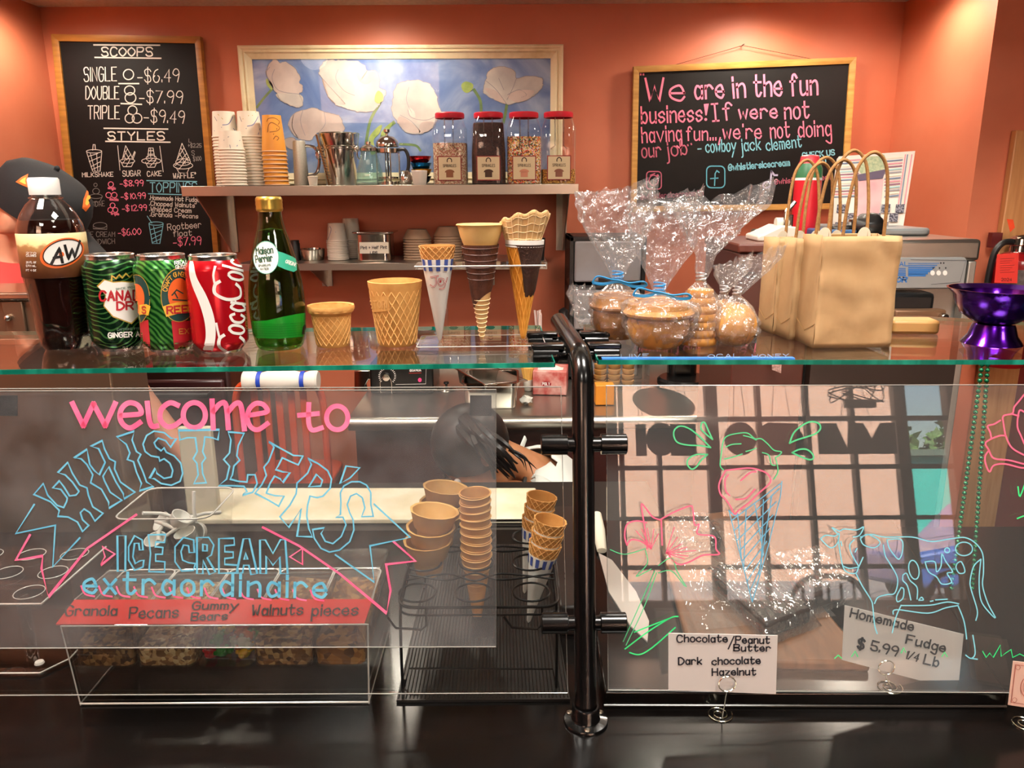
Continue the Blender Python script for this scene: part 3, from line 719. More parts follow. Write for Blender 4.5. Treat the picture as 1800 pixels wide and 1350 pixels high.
M_stem = mat('stem_green', '#7d9a62', .8, c2='#5f7f52', ns=30); M_bud = mat('bud_green', '#b9c873', .8, c2='#8fab5b', ns=30); M_ln = mat('pencil_line', '#9b98a0', .8, spec=.05)
A = lambda pts: [(x / 4.823 + 350, y / 4.823 + 60) for x, y in pts]
B = lambda pts: [(x / 4.5 + 650, y / 4.5 + 60) for x, y in pts]
flowers = [
 (A([(590, 260), (650, 215), (690, 245), (740, 235), (820, 300), (860, 370), (850, 410), (880, 440), (875, 490), (850, 510), (882, 590), (850, 625), (760, 600), (690, 560), (660, 500), (630, 470), (590, 400), (570, 320)]), M_petp,
  [A([(640, 300), (620, 380), (680, 480), (860, 510)]), A([(600, 280), (570, 330), (600, 400)])]),
 (A([(1045, 250), (1110, 215), (1200, 225), (1320, 225), (1400, 260), (1425, 310), (1500, 310), (1530, 380), (1530, 450), (1585, 480), (1580, 530), (1530, 600), (1490, 650), (1380, 660), (1300, 650), (1220, 620), (1150, 590), (1090, 520), (1070, 460), (1040, 370), (1020, 320)]), M_pet,
  [A([(1180, 300), (1160, 380), (1230, 480), (1320, 520)]), A([(1050, 380), (1130, 470), (1240, 590)]), A([(1425, 310), (1380, 380)])]),
 (A([(755, 760), (800, 680), (900, 640), (980, 625), (1060, 660), (1180, 690), (1220, 760), (1215, 830), (1000, 850), (950, 900), (860, 890), (800, 850), (770, 800)]), M_petp,
  [A([(880, 650), (860, 740), (900, 860)]), A([(1060, 660), (1070, 760), (1010, 840)]), A([(800, 690), (790, 790), (840, 880)])]),
 (A([(728, 890), (800, 878), (835, 920), (820, 970), (785, 978), (740, 950)]), M_petp, []),
 (B([(190, 460), (230, 390), (340, 365), (460, 390), (520, 470), (540, 560), (565, 620), (520, 700), (480, 760), (380, 790), (280, 770), (220, 700), (175, 620), (180, 540)]), M_pet,
  [B([(300, 600), (330, 660), (450, 680), (560, 630)]), B([(310, 420), (290, 520), (330, 620)]), B([(240, 640), (330, 690), (400, 770)])]),
 (B([(935, 300), (1010, 258), (1090, 265), (1150, 300), (1160, 350), (1250, 330), (1360, 350), (1370, 400), (1320, 470), (1250, 520), (1160, 545), (1080, 555), (990, 520), (910, 470), (900, 420), (920, 360)]), M_pet,
  [B([(920, 370), (1000, 440), (1080, 550)]), B([(1090, 480), (1180, 440), (1240, 480), (1200, 500)]), B([(1160, 350), (1130, 430), (1085, 520)]), B([(1020, 350), (1060, 440)])]),
]
stems = [([*A([(625, 460), (560, 530), (490, 620)])], 4), (B([(825, 440), (875, 530), (880, 640)]), 5), (B([(1085, 555), (1070, 640), (1055, 700)]), 5), (A([(1530, 590), (1450, 740), (1410, 960)]), 5),
         (B([(190, 700), (120, 760), (90, 830)]), 6), (B([(240, 870), (360, 880), (400, 920)]), 4)]
mb = MB()
for p, w in stems: S.line(mb, p, w, smooth=True)
obj('painted_stem', mb, M_stem, pic, smooth=0)
def ragged(p, s_):
    q = [(v.x, v.y) for v in cat_rom([(a, b, 0) for a, b in p], 6, True)]; cx_ = sum(a for a, b in q) / len(q); cy_ = sum(b for a, b in q) / len(q); o = []
    for a, b in q:
        k = 1 + .05 * noise.noise(V((a * .12, b * .12, s_))) + .035 * noise.noise(V((a * .4, b * .4, s_))); o.append((cx_ + (a - cx_) * k, cy_ + (b - cy_) * k))
    return o
for i, (p, m_, ls) in enumerate(flowers):
    p = ragged(p, i); mb = MB(); S2.fill(mb, p); fl = obj('painted_flower', mb, m_, pic, smooth=0)
    mb = MB(); S3.line(mb, p + [p[0]], .8)
    for l in ls: S3.line(mb, l, .9, smooth=True)
    obj('petal_line', mb, M_ln, fl, smooth=0)
mb = MB(); S3.fill(mb, A([(1200, 400), (1260, 380), (1310, 430), (1320, 490), (1270, 500), (1220, 460)]), smooth=True); S3.fill(mb, B([(310, 580), (350, 610), (360, 660), (320, 640)]), smooth=True); obj('flower_heart', mb, M_pet2, pic, smooth=0)
for sp_ in (A([(1045, 380), (1130, 470), (1240, 590), (1150, 585), (1090, 520)]), A([(690, 560), (660, 505), (860, 515), (880, 590), (850, 620), (760, 598)]), B([(240, 650), (330, 700), (400, 775), (300, 770), (225, 700)]), B([(410, 700), (520, 700), (480, 755), (395, 785)]), B([(910, 430), (1000, 450), (1075, 550), (990, 518)]), B([(1090, 490), (1180, 445), (1300, 450), (1250, 515), (1160, 540)]), A([(770, 760), (800, 690), (860, 740), (850, 870), (790, 830)]), A([(1330, 300), (1420, 320), (1500, 330), (1440, 420), (1360, 400)])):
    mb = MB(); S3.fill(mb, sp_, smooth=True); obj('petal_tone', mb, M_petp if sp_[0][0] > 500 else M_pet2, pic, smooth=0)
mb = MB()
S2.fill(mb, B([(725, 400), (760, 375), (815, 395), (810, 440), (770, 465), (735, 445)]), smooth=True); S3.fill(mb, B([(45, 480), (70, 448), (105, 480), (100, 530), (70, 550), (40, 530)]), smooth=True)
S2.fill(mb, A([(570, 380), (600, 390), (630, 450), (610, 470), (575, 430)]), smooth=True)
S2.fill(mb, A([(1450, 950), (1440, 880), (1500, 800), (1550, 770), (1530, 840), (1480, 900), (1500, 1000), (1460, 1020)]), smooth=True); S2.fill(mb, A([(1540, 840), (1600, 770), (1640, 755), (1580, 860)]), smooth=True)
obj('painted_bud', mb, M_bud, pic, smooth=0)
M_pg = clear('picture_glass', (1, 1, 1), .016)
# glass tipped forward by a hair, as the picture leans
obj('glazing', MB().slab([p + V((0, -.004, 0)) for p in I], (0, 1, 0), .002), M_pg, pic)

# ---- steel shelves on brackets
def shelf(name, label, x0, x1, y0, y1, ztop, lip):
    t = thing(name, label, 'shelf')
    obj('shelf_plate', MB().bx(x0, x1, y0 + .002, y1, ztop - .003, ztop).bx(x0, x1, y0, y0 + .002, ztop - lip, ztop).bx(x0, x1, y1 - .002, y1, ztop, ztop + .03 if lip > .025 else ztop + .001), M_steel, t, bevel=.0015)
    return t
YS0 = 2.42
us = shelf('wall_shelf', 'long upper steel wall shelf holding cup stacks and sprinkle jars', onY(318, 328, YS0).x, onY(1017, 328, YS0).x, YS0, YB - .001, ZSH, .030)
def bracket(par, px, y0, ztop, h, dep):
    x = onY(px, 400, YB - .1).x; Mx = Matrix(((0, 0, 1, 0), (1, 0, 0, 0), (0, 1, 0, 0), (0, 0, 0, 1)))
    obj('bracket', MB().prism([(YB - .002, ztop), (y0, ztop), (y0, ztop - .02), (YB - .03, ztop - h), (YB - .002, ztop - h)], x - .002, x + .002, Mx).prism([(YB - .012, ztop), (YB - .002, ztop), (YB - .002, ztop - h), (YB - .012, ztop - h)], x - .022, x + .014, Mx), M_steel, par)
bracket(us, 392, YS0 + .02, ZSH - .004, .22, .3); bracket(us, 992, YS0 + .02, ZSH - .004, .22, .3)
ZS2 = 1.325; YS2 = 2.47
ls = shelf('wall_shelf', 'narrow lower steel wall shelf holding paper bowls and a lid tub', onY(415, 466, YS2).x, onY(962, 466, YS2).x, YS2, YB - .001, ZS2, .022)
bracket(ls, 560, YS2 + .03, ZS2 - .004, .10, .2); bracket(ls, 860, YS2 + .03, ZS2 - .004, .10, .2)

# ---- nested paper cups, each its own thing
def sh(px, Y, Z): p = onY(px, 330, Y); return V((p.x, Y, Z))
M_cup = mat('paper_cup_white', '#ece4d2', .55); M_cupo = mat('paper_cup_orange', '#e8a23a', .5, c2='#d98a2e', ns=6); M_rim = mat('cup_rim', '#f1e6d4', .45); M_rimo = mat('cup_rim_orange', '#e0b48c', .45)
M_sw = mat('cup_swirl_blue', '#6a78ac', .6); M_sw2 = mat('cup_swirl_ochre', '#cdb470', .6); M_sw3 = mat('cup_swirl_grey', '#8b8790', .6)
def cup_meshes(key, r, rb, h):
    body = MB().lathe([(0, h - .004), (rb - .003, h - .004), (rb - .003, h), (rb, h), (r - .001, .004), (r - .0015, .004), (rb - .0015, h - .006), (0, h - .006)], 32).mesh(key)
    rim = MB().lathe([(r + .0016 * cos(2 * pi * i / 8), .0035 + .0022 * sin(2 * pi * i / 8)) for i in range(9)], 32).mesh(key + '_rim')
    return body, rim
ORD = 'topmost,second,third,fourth,fifth,sixth,seventh,eighth,ninth,tenth,eleventh,twelfth,thirteenth,fourteenth,fifteenth,sixteenth,seventeenth,eighteenth'.split(',')
def cup_stack(px, Y, Z, n, r, rb, h, pitch, mb_, mr_, label, group, lines=None, wob=.0006):
    bm_, rm_ = cup_meshes('paper_cup', r, rb, h); bm_.materials.append(mb_); rm_.materials.append(mr_)
    base = sh(px, Y, Z); rnd = random.Random(int(px)); last = None
    for i in range(n):
        c = thing('paper_cup', label + (', %s from the top' % ORD[n - 1 - i] if i < n - 1 else ', topmost'), 'paper cup', base + V((rnd.uniform(-wob, wob), rnd.uniform(-wob, wob), i * pitch)), (0, 0, rnd.uniform(0, 6)), group)
        b_ = obj('cup_body', bm_, None, c); obj('rim', rm_, None, c); last = (c, b_)
    c, b_ = last; c.rotation_euler = (0, 0, 0)
    if lines:
        S = Surf(target=b_, off=.0004); bpy.context.view_layer.update(); inv = c.matrix_world.inverted()
        for m_, w, ll in lines:
            mb = MB()
            for l in ll: S.line(mb, l, w, smooth=True)
            mb.v = [tuple(inv @ V(p)) for p in mb.v]
            if mb.f: obj('cup_print', mb, m_, b_, smooth=0)
    return last
G1 = 'upside-down paper cups on the upper shelf'
cup_stack(405, 2.58, ZSH, 17, .041, .0335, .080, .0093, M_cup, M_rim, 'white swirl paper cup in the leftmost stack on the upper shelf', G1,
  [(M_sw, 1.3, [A([(200, 770), (250, 760), (285, 700)]), A([(130, 820), (190, 790)]), A([(290, 800), (310, 830)])]), (M_sw2, 1.2, [A([(160, 680), (200, 720)]), A([(240, 680), (280, 650)])]), (M_sw3, 1.2, [A([(130, 700), (150, 735)])])])
cup_stack(447, 2.58, ZSH, 17, .041, .0335, .080, .0093, M_cup, M_rim, 'white swirl paper cup in the second stack on the upper shelf', G1,
  [(M_sw, 1.3, [A([(410, 780), (460, 765), (500, 700)]), A([(345, 830), (400, 800)]), A([(500, 850), (515, 800)])]), (M_sw2, 1.2, [A([(370, 720), (420, 690)]), A([(450, 690), (480, 660)])]), (M_sw3, 1.2, [A([(345, 700), (360, 740)])])])
cup_stack(413, 2.485, ZSH, 13, .0385, .0315, .058, .0088, M_cup, M_rim, 'white swirl paper cup in the short front stack, upper shelf', G1,
  [(M_sw3, 1.2, [A([(210, 900), (250, 870)]), A([(260, 940), (265, 970)])]), (M_sw, 1.2, [A([(320, 950), (345, 900)])])])
cup_stack(487, 2.55, ZSH, 9, .0385, .0285, .112, .0128, M_cupo, M_rimo, 'orange paper cup in the stack on the upper shelf', 'orange paper cups on the upper shelf',
  [(mat('cup_brown_print', '#8a4e16', .6), 1.3, [A([(575, 740), (590, 715), (640, 712), (680, 740), (670, 765)]), A([(580, 830), (590, 770), (620, 750), (680, 790), (660, 820), (600, 830)]), A([(630, 850), (660, 800)]), A([(630, 890), (650, 865), (675, 880), (660, 900)])])])
cup_stack(587, 2.60, ZS2, 12, .034, .0275, .060, .0055, M_cup, M_rim, 'white paper cup in the front stack on the lower shelf', 'upside-down paper cups on the lower shelf', [(M_sw, 1.0, [[(575, 425), (582, 405), (580, 398)], [(578, 400), (590, 408)], [(585, 428), (596, 405)]])])
cup_stack(613, 2.67, ZS2, 10, .032, .026, .075, .0065, M_cup, M_rim, 'white paper cup in the rear stack on the lower shelf', 'upside-down paper cups on the lower shelf')
def bowl_stack(px, Y, Z, n, r, label):
    bw = MB().lathe([(0, .030), (r * .62, .030), (r * .66, .028), (r * .97, .002), (r, 0), (r * 1.02, .0015), (r * .98, .004), (r * .68, .031), (0, .033)], 36).mesh('bowl'); bw.materials.append(mat('kraft_bowl', '#a58a70', .6))
    for i in range(n):
        o = obj('paper_bowl', bw, None, loc=sh(px, Y, Z + i * .0085)); tag(o, label + (', %s from the top' % ORD[n - 1 - i] if i < n - 1 else ', topmost'), 'bowl', 'nested paper bowls on the lower shelf')
bowl_stack(730, 2.60, ZS2, 9, .047, 'brown paper bowl in the left stack on the lower shelf')
bowl_stack(785, 2.60, ZS2, 10, .047, 'brown paper bowl in the right stack on the lower shelf')
# lid tub
t = thing('steel_lid_tub', 'small steel tub with a handwritten paper label on the lower shelf', 'tub', sh(656, 2.58, ZS2))
q = rrect(.108, .12, .02)
obj('tub_wall', MB().prism(q, 0, .090), M_steel2, t, bevel=.004)
obj('rim', MB().prism(rrect(.135, .145, .022), .090, .096), M_steel2, t, bevel=.002)
obj('paper_label', MB().box((.004, -.061, .045), (.094, .001, .036)), mat('label_paper', '#e9e2d0', .8), t)
pl = Plane((0, 2.58 - .062, 0), (0, -1, 0)); S = Surf(pl, off=.0004); mb = MB()
S.text(mb, 'Pint + Half Pint', 634, 438, 680, 437, 5, .9); S.text(mb, 'LIDS', 651, 446, 663, 446, 4, .9)
mb.v = [tuple(V(p) - t.location) for p in mb.v]; obj('handwriting', mb, mat('ink_black', '#1c1a1e', .7), t, smooth=0)
o = obj('steel_ramekin', MB().lathe([(0, 0), (.035, 0), (.038, .004), (.042, .036), (.044, .038), (.041, .038), (.036, .005), (0, .004)], 32), M_steel2, loc=sh(541, 2.60, ZS2)); tag(o, 'shallow steel cup at the left end of the lower shelf', 'cup')
o = obj('black_canister', MB().lathe([(0, 0), (.016, 0), (.016, .055), (.014, .058), (.014, .066), (0, .067)], 24), M_rub, loc=sh(511, 2.60, ZS2)); tag(o, 'small black canister left of the steel cup on the lower shelf', 'canister')
o = obj('black_tumbler', MB().lathe([(0, 0), (.018, 0), (.022, .07), (.022, .072), (0, .07)], 24), M_rub, loc=sh(947, 2.55, ZS2)); tag(o, 'small black cup at the right end of the lower shelf', 'cup')

# ---- bar ware on the upper shelf
t = thing('milk_pitcher', 'plain pale grey metal pitcher with chrome hinge left of the ice bucket', 'pitcher', sh(531, 2.58, ZSH))
obj('pitcher_body', MB().lathe([(0, 0), (.023, 0), (.024, .003), (.020, .135), (.018, .140), (0, .141)], 32), mat('pale_metal', '#b9b4a6', .5, .5, c2='#a8a396', ns=400), t)
obj('handle', MB().tube(cat_rom([(.020, 0, .125), (.05, 0, .118), (.062, 0, .08), (.05, 0, .04), (.023, 0, .03)], 5), .005, 8), M_steel2, t)
t = thing('ice_bucket', 'shiny tapered steel ice bucket with ring handles on the upper shelf', 'bucket', sh(600, 2.60, ZSH))
obj('bucket_wall', MB().lathe([(0, 0), (.045, 0), (.047, .003), (.060, .118), (.0602, .122), (.061, .124), (.0665, .160), (.069, .162), (.067, .164), (.064, .160), (.045, .006), (0, .006)], 48), M_steel2, t)
obj('bead_line', MB().lathe([(.0615 + .0015 * cos(k * pi / 4), .122 + .0015 * sin(k * pi / 4)) for k in range(9)], 48).lathe([(.0605 + .0015 * cos(k * pi / 4), .115 + .0015 * sin(k * pi / 4)) for k in range(9)], 48), M_steel2, t)
for a in (215, 340):
    x, y = .064 * cos(radians(a)), .064 * sin(radians(a))
    h_ = obj('handle_boss', MB().sph((x, y, .115), (.012, .012, .011)), M_steel2, t)
    obj('ring', MB().tube([(x * 1.16 + .013 * cos(g * pi / 9) * -sin(radians(a)), y * 1.16 + .013 * cos(g * pi / 9) * cos(radians(a)), .098 + .016 * sin(g * pi / 9)) for g in range(18)], .0022, 6, closed=True), M_steel2, h_)
t = thing('ice_tongs', 'bronze toned ribbed tongs leaning on the ice bucket', 'tongs', sh(566, 2.52, ZSH))
obj('tong_arm', MB().tube([(.024, 0, .0), (.004, .012, .09), (-.012, .02, .155)], [.006, .009, .008], 8, flat=.4), mat('bronze_metal', '#8c5e38', .3, .9), t)
obj('tong_rib', MB().tube([(.028 - .0011 * k + .008 * ((k % 2) * 2 - 1), -.002, .004 + .0045 * k) for k in range(26)], .0016, 5), mat('bronze_metal2', '#b78a5a', .3, .9), t)
t = thing('tasting_cup', 'tiny white paper cup in front of the pale metal pitcher', 'paper cup', sh(551, 2.46, ZSH))
obj('cup_body', MB().lathe([(0, 0), (.012, 0), (.0155, .026), (.0148, .026), (.0115, .002), (0, .002)], 24), M_cup, t); obj('rim', MB().lathe([(.0155 + .0012 * cos(k * pi / 4), .0262 + .0012 * sin(k * pi / 4)) for k in range(9)], 24), M_rim, t)
t = thing('water_cruet', 'ribbed aqua glass cruet with chrome lid beside the ice bucket', 'cruet', sh(651, 2.52, ZSH))
M_aqua = clear('aqua_glass', (.80, .93, .92), .06, haze=.12, hazec=(.55, .75, .74))
obj('cruet_glass', MB().lathe([(0, 0), (.040, 0), (.043, .006), (.040, .04), (.028, .085), (.024, .10), (.026, .105), (.024, .104), (.022, .098), (.036, .04), (.040, .01), (0, .004)], 40, fr=lambda a, r, z: r * (1 + .03 * cos(10 * a))), M_aqua, t)
obj('lid', MB().lathe([(.026, .104), (.027, .112), (.018, .120), (.008, .124), (.008, .132), (0, .134)], 32), M_steel2, t)
t = thing('french_press', 'chrome and glass french press with black handle on the upper shelf', 'french press', sh(684, 2.54, ZSH))
obj('beaker', MB().lathe([(0, .006), (.033, .006), (.034, .01), (.034, .115), (.035, .118)], 40), clear('press_glass', (.9, .93, .92), .06), t)
obj('lid_dome', MB().lathe([(.036, .118), (.0365, .124), (.033, .136), (.022, .147), (.008, .151), (.004, .152), (.004, .158), (.010, .162), (.010, .170), (0, .172)], 40), M_steel2, t)
obj('frame_band', MB().lathe([(.0355, .100), (.0362, .100), (.0362, .112), (.0355, .112), (.0355, .100)], 40), M_steel2, t)
obj('frame_band', MB().lathe([(.0355, 0), (.0362, 0), (.0362, .012), (.0355, .012), (.0355, 0)], 40), M_steel2, t)
obj('plunger', MB().tube([(0, 0, .02), (0, 0, .15)], .003, 8).lathe([(0, .020), (.032, .020), (.032, .026), (0, .026)], 32), M_steel2, t)
for a in (20, 110, 200, 290): obj('strut', MB().tube([(.0362 * cos(radians(a)), .0362 * sin(radians(a)), .0), (.0362 * cos(radians(a)), .0362 * sin(radians(a)), .11)], .0024, 6), M_steel2, t)
obj('handle', MB().tube(cat_rom([(.036, -.005, .108), (.056, -.008, .108), (.066, -.008, .085), (.064, -.008, .05), (.052, -.008, .032), (.038, -.005, .034)], 5), .0055, 10), M_rub, t)
t = thing('small_creamer', 'little round silver creamer right of the french press', 'creamer', sh(714, 2.50, ZSH))
obj('creamer_body', MB().lathe([(0, 0), (.014, 0), (.020, .010), (.021, .022), (.016, .034), (.014, .040), (.016, .044), (.0145, .043), (0, .03)], 28), M_steel2, t)
for i, (nm, c, zz, px, r) in enumerate((('black', '#101010', .002, 742, .031), ('gold', '#c98a1c', .024, 742, .033), ('blue', '#0f6fb5', .043, 741, .035), ('red', '#b01420', .064, 739, .038))):
    o = obj('dessert_dish', MB().lathe([(0, .0), (r * .45, 0), (r * .48, .002), (r * .8, .010), (r * 1.0, .024), (r * 1.04, .026), (r * .97, .0255), (r * .74, .011), (r * .45, .004), (0, .003)], 40), mat('anodised_' + nm, c, .18, .85), loc=sh(px, 2.58, ZSH + zz))
    tag(o, f'{nm} metal dessert dish in the stack of coloured dishes on the upper shelf', 'dish', 'stack of coloured metal dishes')
t = thing('white_mug', 'small white china mug in front of the coloured dishes', 'mug', sh(738, 2.47, ZSH))
obj('mug_body', MB().lathe([(0, 0), (.019, 0), (.021, .004), (.025, .042), (.024, .043), (.0225, .041), (.018, .005), (0, .004)], 32), mat('china_white', '#ece6da', .25), t)

# ---- sprinkle jars
M_pet_ = clear('jar_plastic', (.97, .97, .97), .05)
M_lid = mat('red_jar_lid', '#c2122c', .4)
def sprink(name, cols, scale):
    m, nt, o_ = _new(name); b = N(nt, 'ShaderNodeBsdfPrincipled'); L(nt, b.outputs[0], o_.inputs[0]); b.inputs['Roughness'].default_value = .6
    vo = N(nt, 'ShaderNodeTexVoronoi'); vo.inputs['Scale'].default_value = scale; L(nt, coords(nt), vo.inputs['Vector'])
    r = N(nt, 'ShaderNodeValToRGB'); r.color_ramp.interpolation = 'CONSTANT'
    sx = N(nt, 'ShaderNodeSeparateColor'); L(nt, vo.outputs['Color'], sx.inputs[0]); L(nt, sx.outputs[0], r.inputs[0]); L(nt, r.outputs[0], b.inputs['Base Color'])
    for i, c in enumerate(cols):
        e = r.color_ramp.elements[i] if i < 2 else r.color_ramp.elements.new(i / len(cols))
        e.position = i / len(cols); e.color = (*lin(c), 1)
    bp = N(nt, 'ShaderNodeBump'); bp.inputs['Strength'].default_value = .5; bp.inputs['Distance'].default_value = .002; bp.invert = True
    L(nt, vo.outputs['Distance'], bp.inputs['Height']); L(nt, bp.outputs[0], b.inputs['Normal'])
    return m
jars = [(793.5, 773, 'pale mixed nonpareils', sprink('nonpareils', ['#d8c6a4', '#b78a6a', '#e4d8c0', '#8f5f4a', '#c9b48c', '#c07a6e'], 330), .125, 'leftmost of the four red-lidded jars, half full of pale mixed sprinkles', '#8a5a3c'),
        (860, 839, 'chocolate sprinkles', sprink('chocolate_sprinkles', ['#33170f', '#47241a', '#24100a', '#3b1c14'], 420), .185, 'second red-lidded jar from the left, full of chocolate sprinkles', '#4a3426'),
        (921, 899, 'rainbow sprinkles', sprink('rainbow_sprinkles', ['#c43a2a', '#e8d9b8', '#d99a2c', '#f0e8d8', '#3f6a4c', '#e07a52', '#5b2c22', '#e8c860'], 300), .143, 'third red-lidded jar from the left, two thirds full of rainbow sprinkles', '#c88a70'),
        (980.5, 960, 'golden crumbs', sprink('golden_crumbs', ['#b7822c', '#8f5f1f', '#d1a54a', '#6f4316'], 300), .045, 'rightmost red-lidded jar, nearly empty with golden crumbs left', '#8a5a48')]
for cx, lx, what, m_, fill, lb, cc in jars:
    t = thing('sprinkle_jar', f'clear square plastic jar, {lb}', 'jar', sh(cx, 2.53, ZSH), group='red-lidded sprinkle jars')
    def shell(off, z):
        w = .108 - off * 2
        if z > .165: w *= 1 - (z - .165) / .035 * .22
        k = [(x, y, z) for x, y in rrect(w, w, max(.026 - off, .01), 5)]
        return k
    zs = [0, .004, .008, .095, .10, .165, .175, .185, .195, .203]
    def ring_mesh(off, zs):
        rows = [shell(off + (.004 if z == 0 else 0), z) for z in zs]; n = len(rows[0]); vs = [p for r_ in rows for p in r_]
        fs = [(i * n + k, i * n + (k + 1) % n, (i + 1) * n + (k + 1) % n, (i + 1) * n + k) for i in range(len(rows) - 1) for k in range(n)]
        fs.append(tuple(reversed(range(n)))); return MB().add(vs, fs), n, len(rows)
    mb, n, k = ring_mesh(0, zs); obj('jar_wall', mb, M_pet_, t)
    zf = [.002, .006, .010, .09, fill * .98 if fill > .1 else fill, fill]; zf = sorted(set(z for z in zf if z <= fill))
    mb, n, k = ring_mesh(.002, zf); mb.f.append(tuple((k - 1) * n + q for q in range(n))); obj('filling', mb, m_, t, smooth=0)['label'] = what
    ld = obj('lid', MB().lathe([(.040, .200), (.0445, .200), (.0455, .203), (.0455, .214), (.043, .217), (0, .2175)], 48, fr=lambda a, r, z: r * (1 + .008 * cos(40 * a)) if .2 < z < .215 and r > .044 else r), M_lid, t)
    for gx in (-.013, .013): obj('grip_ridge', MB().tube([(gx, -.048, .197), (gx, -.0545, .165), (gx, -.0545, .115), (gx * 2, -.0545, .105)], .0022, 6), clear('ridge_plastic', (.9, .9, .9), .25), t)
    lbm = MB().box((0, -.0552, .049), (.074, .0006, .074)); la = obj('paper_label', lbm, mat('label_border_red', '#8c2a26', .6), t)
    obj('label_face', MB().box((0, -.0558, .049), (.068, .0006, .068)), mat('label_cream', '#d8c9a4', .7), la)
    mk = MB().box((0, -.0564, .030), (.022, .0006, .016)); obj('cake_picture', mk.add(*[[(x * 1.25, -.0567, .037 + abs(z)) for x, z in ell(0, .0, .012, .009, 14, 0, 0, 180)], [tuple(range(15))]]), mat('cake_tone_' + cc[1:], cc, .7), la)
    tx = MB()
    for p in text_px('SPRINKLES', 0, 0, 10, 0, 2): ribbon(tx, [V((-.020 + a * .004, -.0566, .053 - b_ * .004)) for a, b_ in p], V((0, -1, 0)), .0011)
    ribbon(tx, [V((x, -.0566, .0715 + z)) for x, z in ell(0, 0, .007, .008, 14, 0, 200, -20)], V((0, -1, 0)), .003)
    obj('label_print', tx, mat('label_ink', '#3d2a22', .7), la, smooth=0)
# ================================================================ on the left glass shelf
def foot(px, py, r, Z=ZG):
    p = onZ(px, py, Z); d = ray(px, py); d = V((d.x, d.y, 0)).normalized(); q = p + d * r
    return V((q.x, q.y, Z))
def local(mb, t):
    bpy.context.view_layer.update(); inv = t.matrix_world.inverted(); mb.v = [tuple(inv @ V(p)) for p in mb.v]; return mb
def islands(mb):
    par_ = list(range(len(mb.v)))
    def fd(i):
        while par_[i] != i: par_[i] = par_[par_[i]]; i = par_[i]
        return i
    for f in mb.f:
        for k in f[1:]: par_[fd(k)] = fd(f[0])
    gr = {}
    for f in mb.f: gr.setdefault(fd(f[0]), []).append(f)
    res = []
    for fs in sorted(gr.values(), key=len, reverse=True)[:6]:
        if len(fs) < 3 and res: continue
        us = sorted({i for f in fs for i in f}); ix = {v: k for k, v in enumerate(us)}
        res.append(MB().add([mb.v[i] for i in us], [tuple(ix[i] for i in f) for f in fs]))
    return res
def decal(name, par, root, m, fn):
    mb = MB(); fn(mb); local(mb, root)
    if not mb.f: return
    parts_ = [mb]
    if not any(k in name for k in ('letter', 'print', 'lines', 'checks')): parts_ = islands(mb)
    return [obj(name, p, m, par, smooth=0) for p in parts_][0]
Z2 = lambda pts: [(x / 3.213, y / 3.213 + 220) for x, y in pts]
def z2(x, y): return x / 3.213, y / 3.213 + 220
M_alu = mat('can_aluminium', '#c8c6c2', .25, 1.0)
M_wht = mat('print_white', '#eee9e2', .4); M_blk = mat('print_black', '#15110f', .4); M_gold = mat('print_gold', '#c9a344', .35, .3); M_redp = mat('print_red', '#b3202a', .4)
M_orgp = mat('print_orange', '#e0662a', .4); M_yelp = mat('print_yellow', '#e3b23a', .4); M_tealp = mat('print_dark_teal', '#12403c', .4)
# ---- root beer bottle
r = .0375; t = thing('soda_bottle', 'plastic root beer bottle with white cap, dark cola-brown drink and cream label', 'bottle', foot(121, 617, r * .8)); t.scale = (1, 1, .955)
pf = [(0, .006), (.014, .004), (.022, .001), (.027, .0), (.0315, .008), (.0335, .025), (.033, .045), (.0345, .065), (.0365, .085), (.0373, .094), (.0373, .150), (.0355, .160), (.030, .173), (.023, .184), (.017, .190), (.0148, .193), (.0148, .197)]
pet = lambda a, r, z: r * (1 - .16 * max(0, 1 - z / .034) * (.5 + .5 * cos(5 * a + 1.0)))
btl = obj('bottle_wall', MB().lathe(pf, 60, fr=pet), clear('pet_plastic', (.93, .92, .90), .06), t)
obj('drink', MB().lathe([(q * .965 if q else 0, z + .0012) for q, z in pf if z < .160] + [(.0325, .1655), (0, .1655)], 60, fr=pet), mat('root_beer', '#1c0705', .06, spec=.6, coat=.5), t)
m, nt, o_ = _new('root_beer_label'); b = N(nt, 'ShaderNodeBsdfPrincipled'); L(nt, b.outputs[0], o_.inputs[0]); b.inputs['Roughness'].default_value = .35
tc = N(nt, 'ShaderNodeTexCoord'); sp = N(nt, 'ShaderNodeSeparateXYZ'); L(nt, tc.outputs['Object'], sp.inputs[0])
nz = N(nt, 'ShaderNodeTexNoise'); nz.inputs['Scale'].default_value = 90; L(nt, tc.outputs['Object'], nz.inputs['Vector'])
ad = N(nt, 'ShaderNodeMath', operation='MULTIPLY_ADD'); ad.inputs[1].default_value = .014; L(nt, nz.outputs[0], ad.inputs[0]); L(nt, sp.outputs[2], ad.inputs[2])
mr = N(nt, 'ShaderNodeMapRange'); mr.inputs['From Min'].default_value = .100; mr.inputs['From Max'].default_value = .157; L(nt, ad.outputs[0], mr.inputs[0])
rp = N(nt, 'ShaderNodeValToRGB'); L(nt, mr.outputs[0], rp.inputs[0]); L(nt, rp.outputs[0], b.inputs['Base Color'])
for i, (p_, c_) in enumerate(((0, '#4a2614'), (.55, '#8a5a34'), (.72, '#a67c4c'), (.78, '#dcc68e'), (1, '#e8d8a4'))):
    e = rp.color_ramp.elements[i] if i < 2 else rp.color_ramp.elements.new(p_)
    e.position = p_; e.color = (*lin(c_), 1)
lab = obj('label', MB().lathe([(.0372, .0945), (.0378, .0955), (.0378, .1485), (.0372, .1495)], 60), m, t)
S = Surf(target=lab, off=.0003); S_ = Surf(target=lab, off=.0006); S__ = Surf(target=lab, off=.0009)
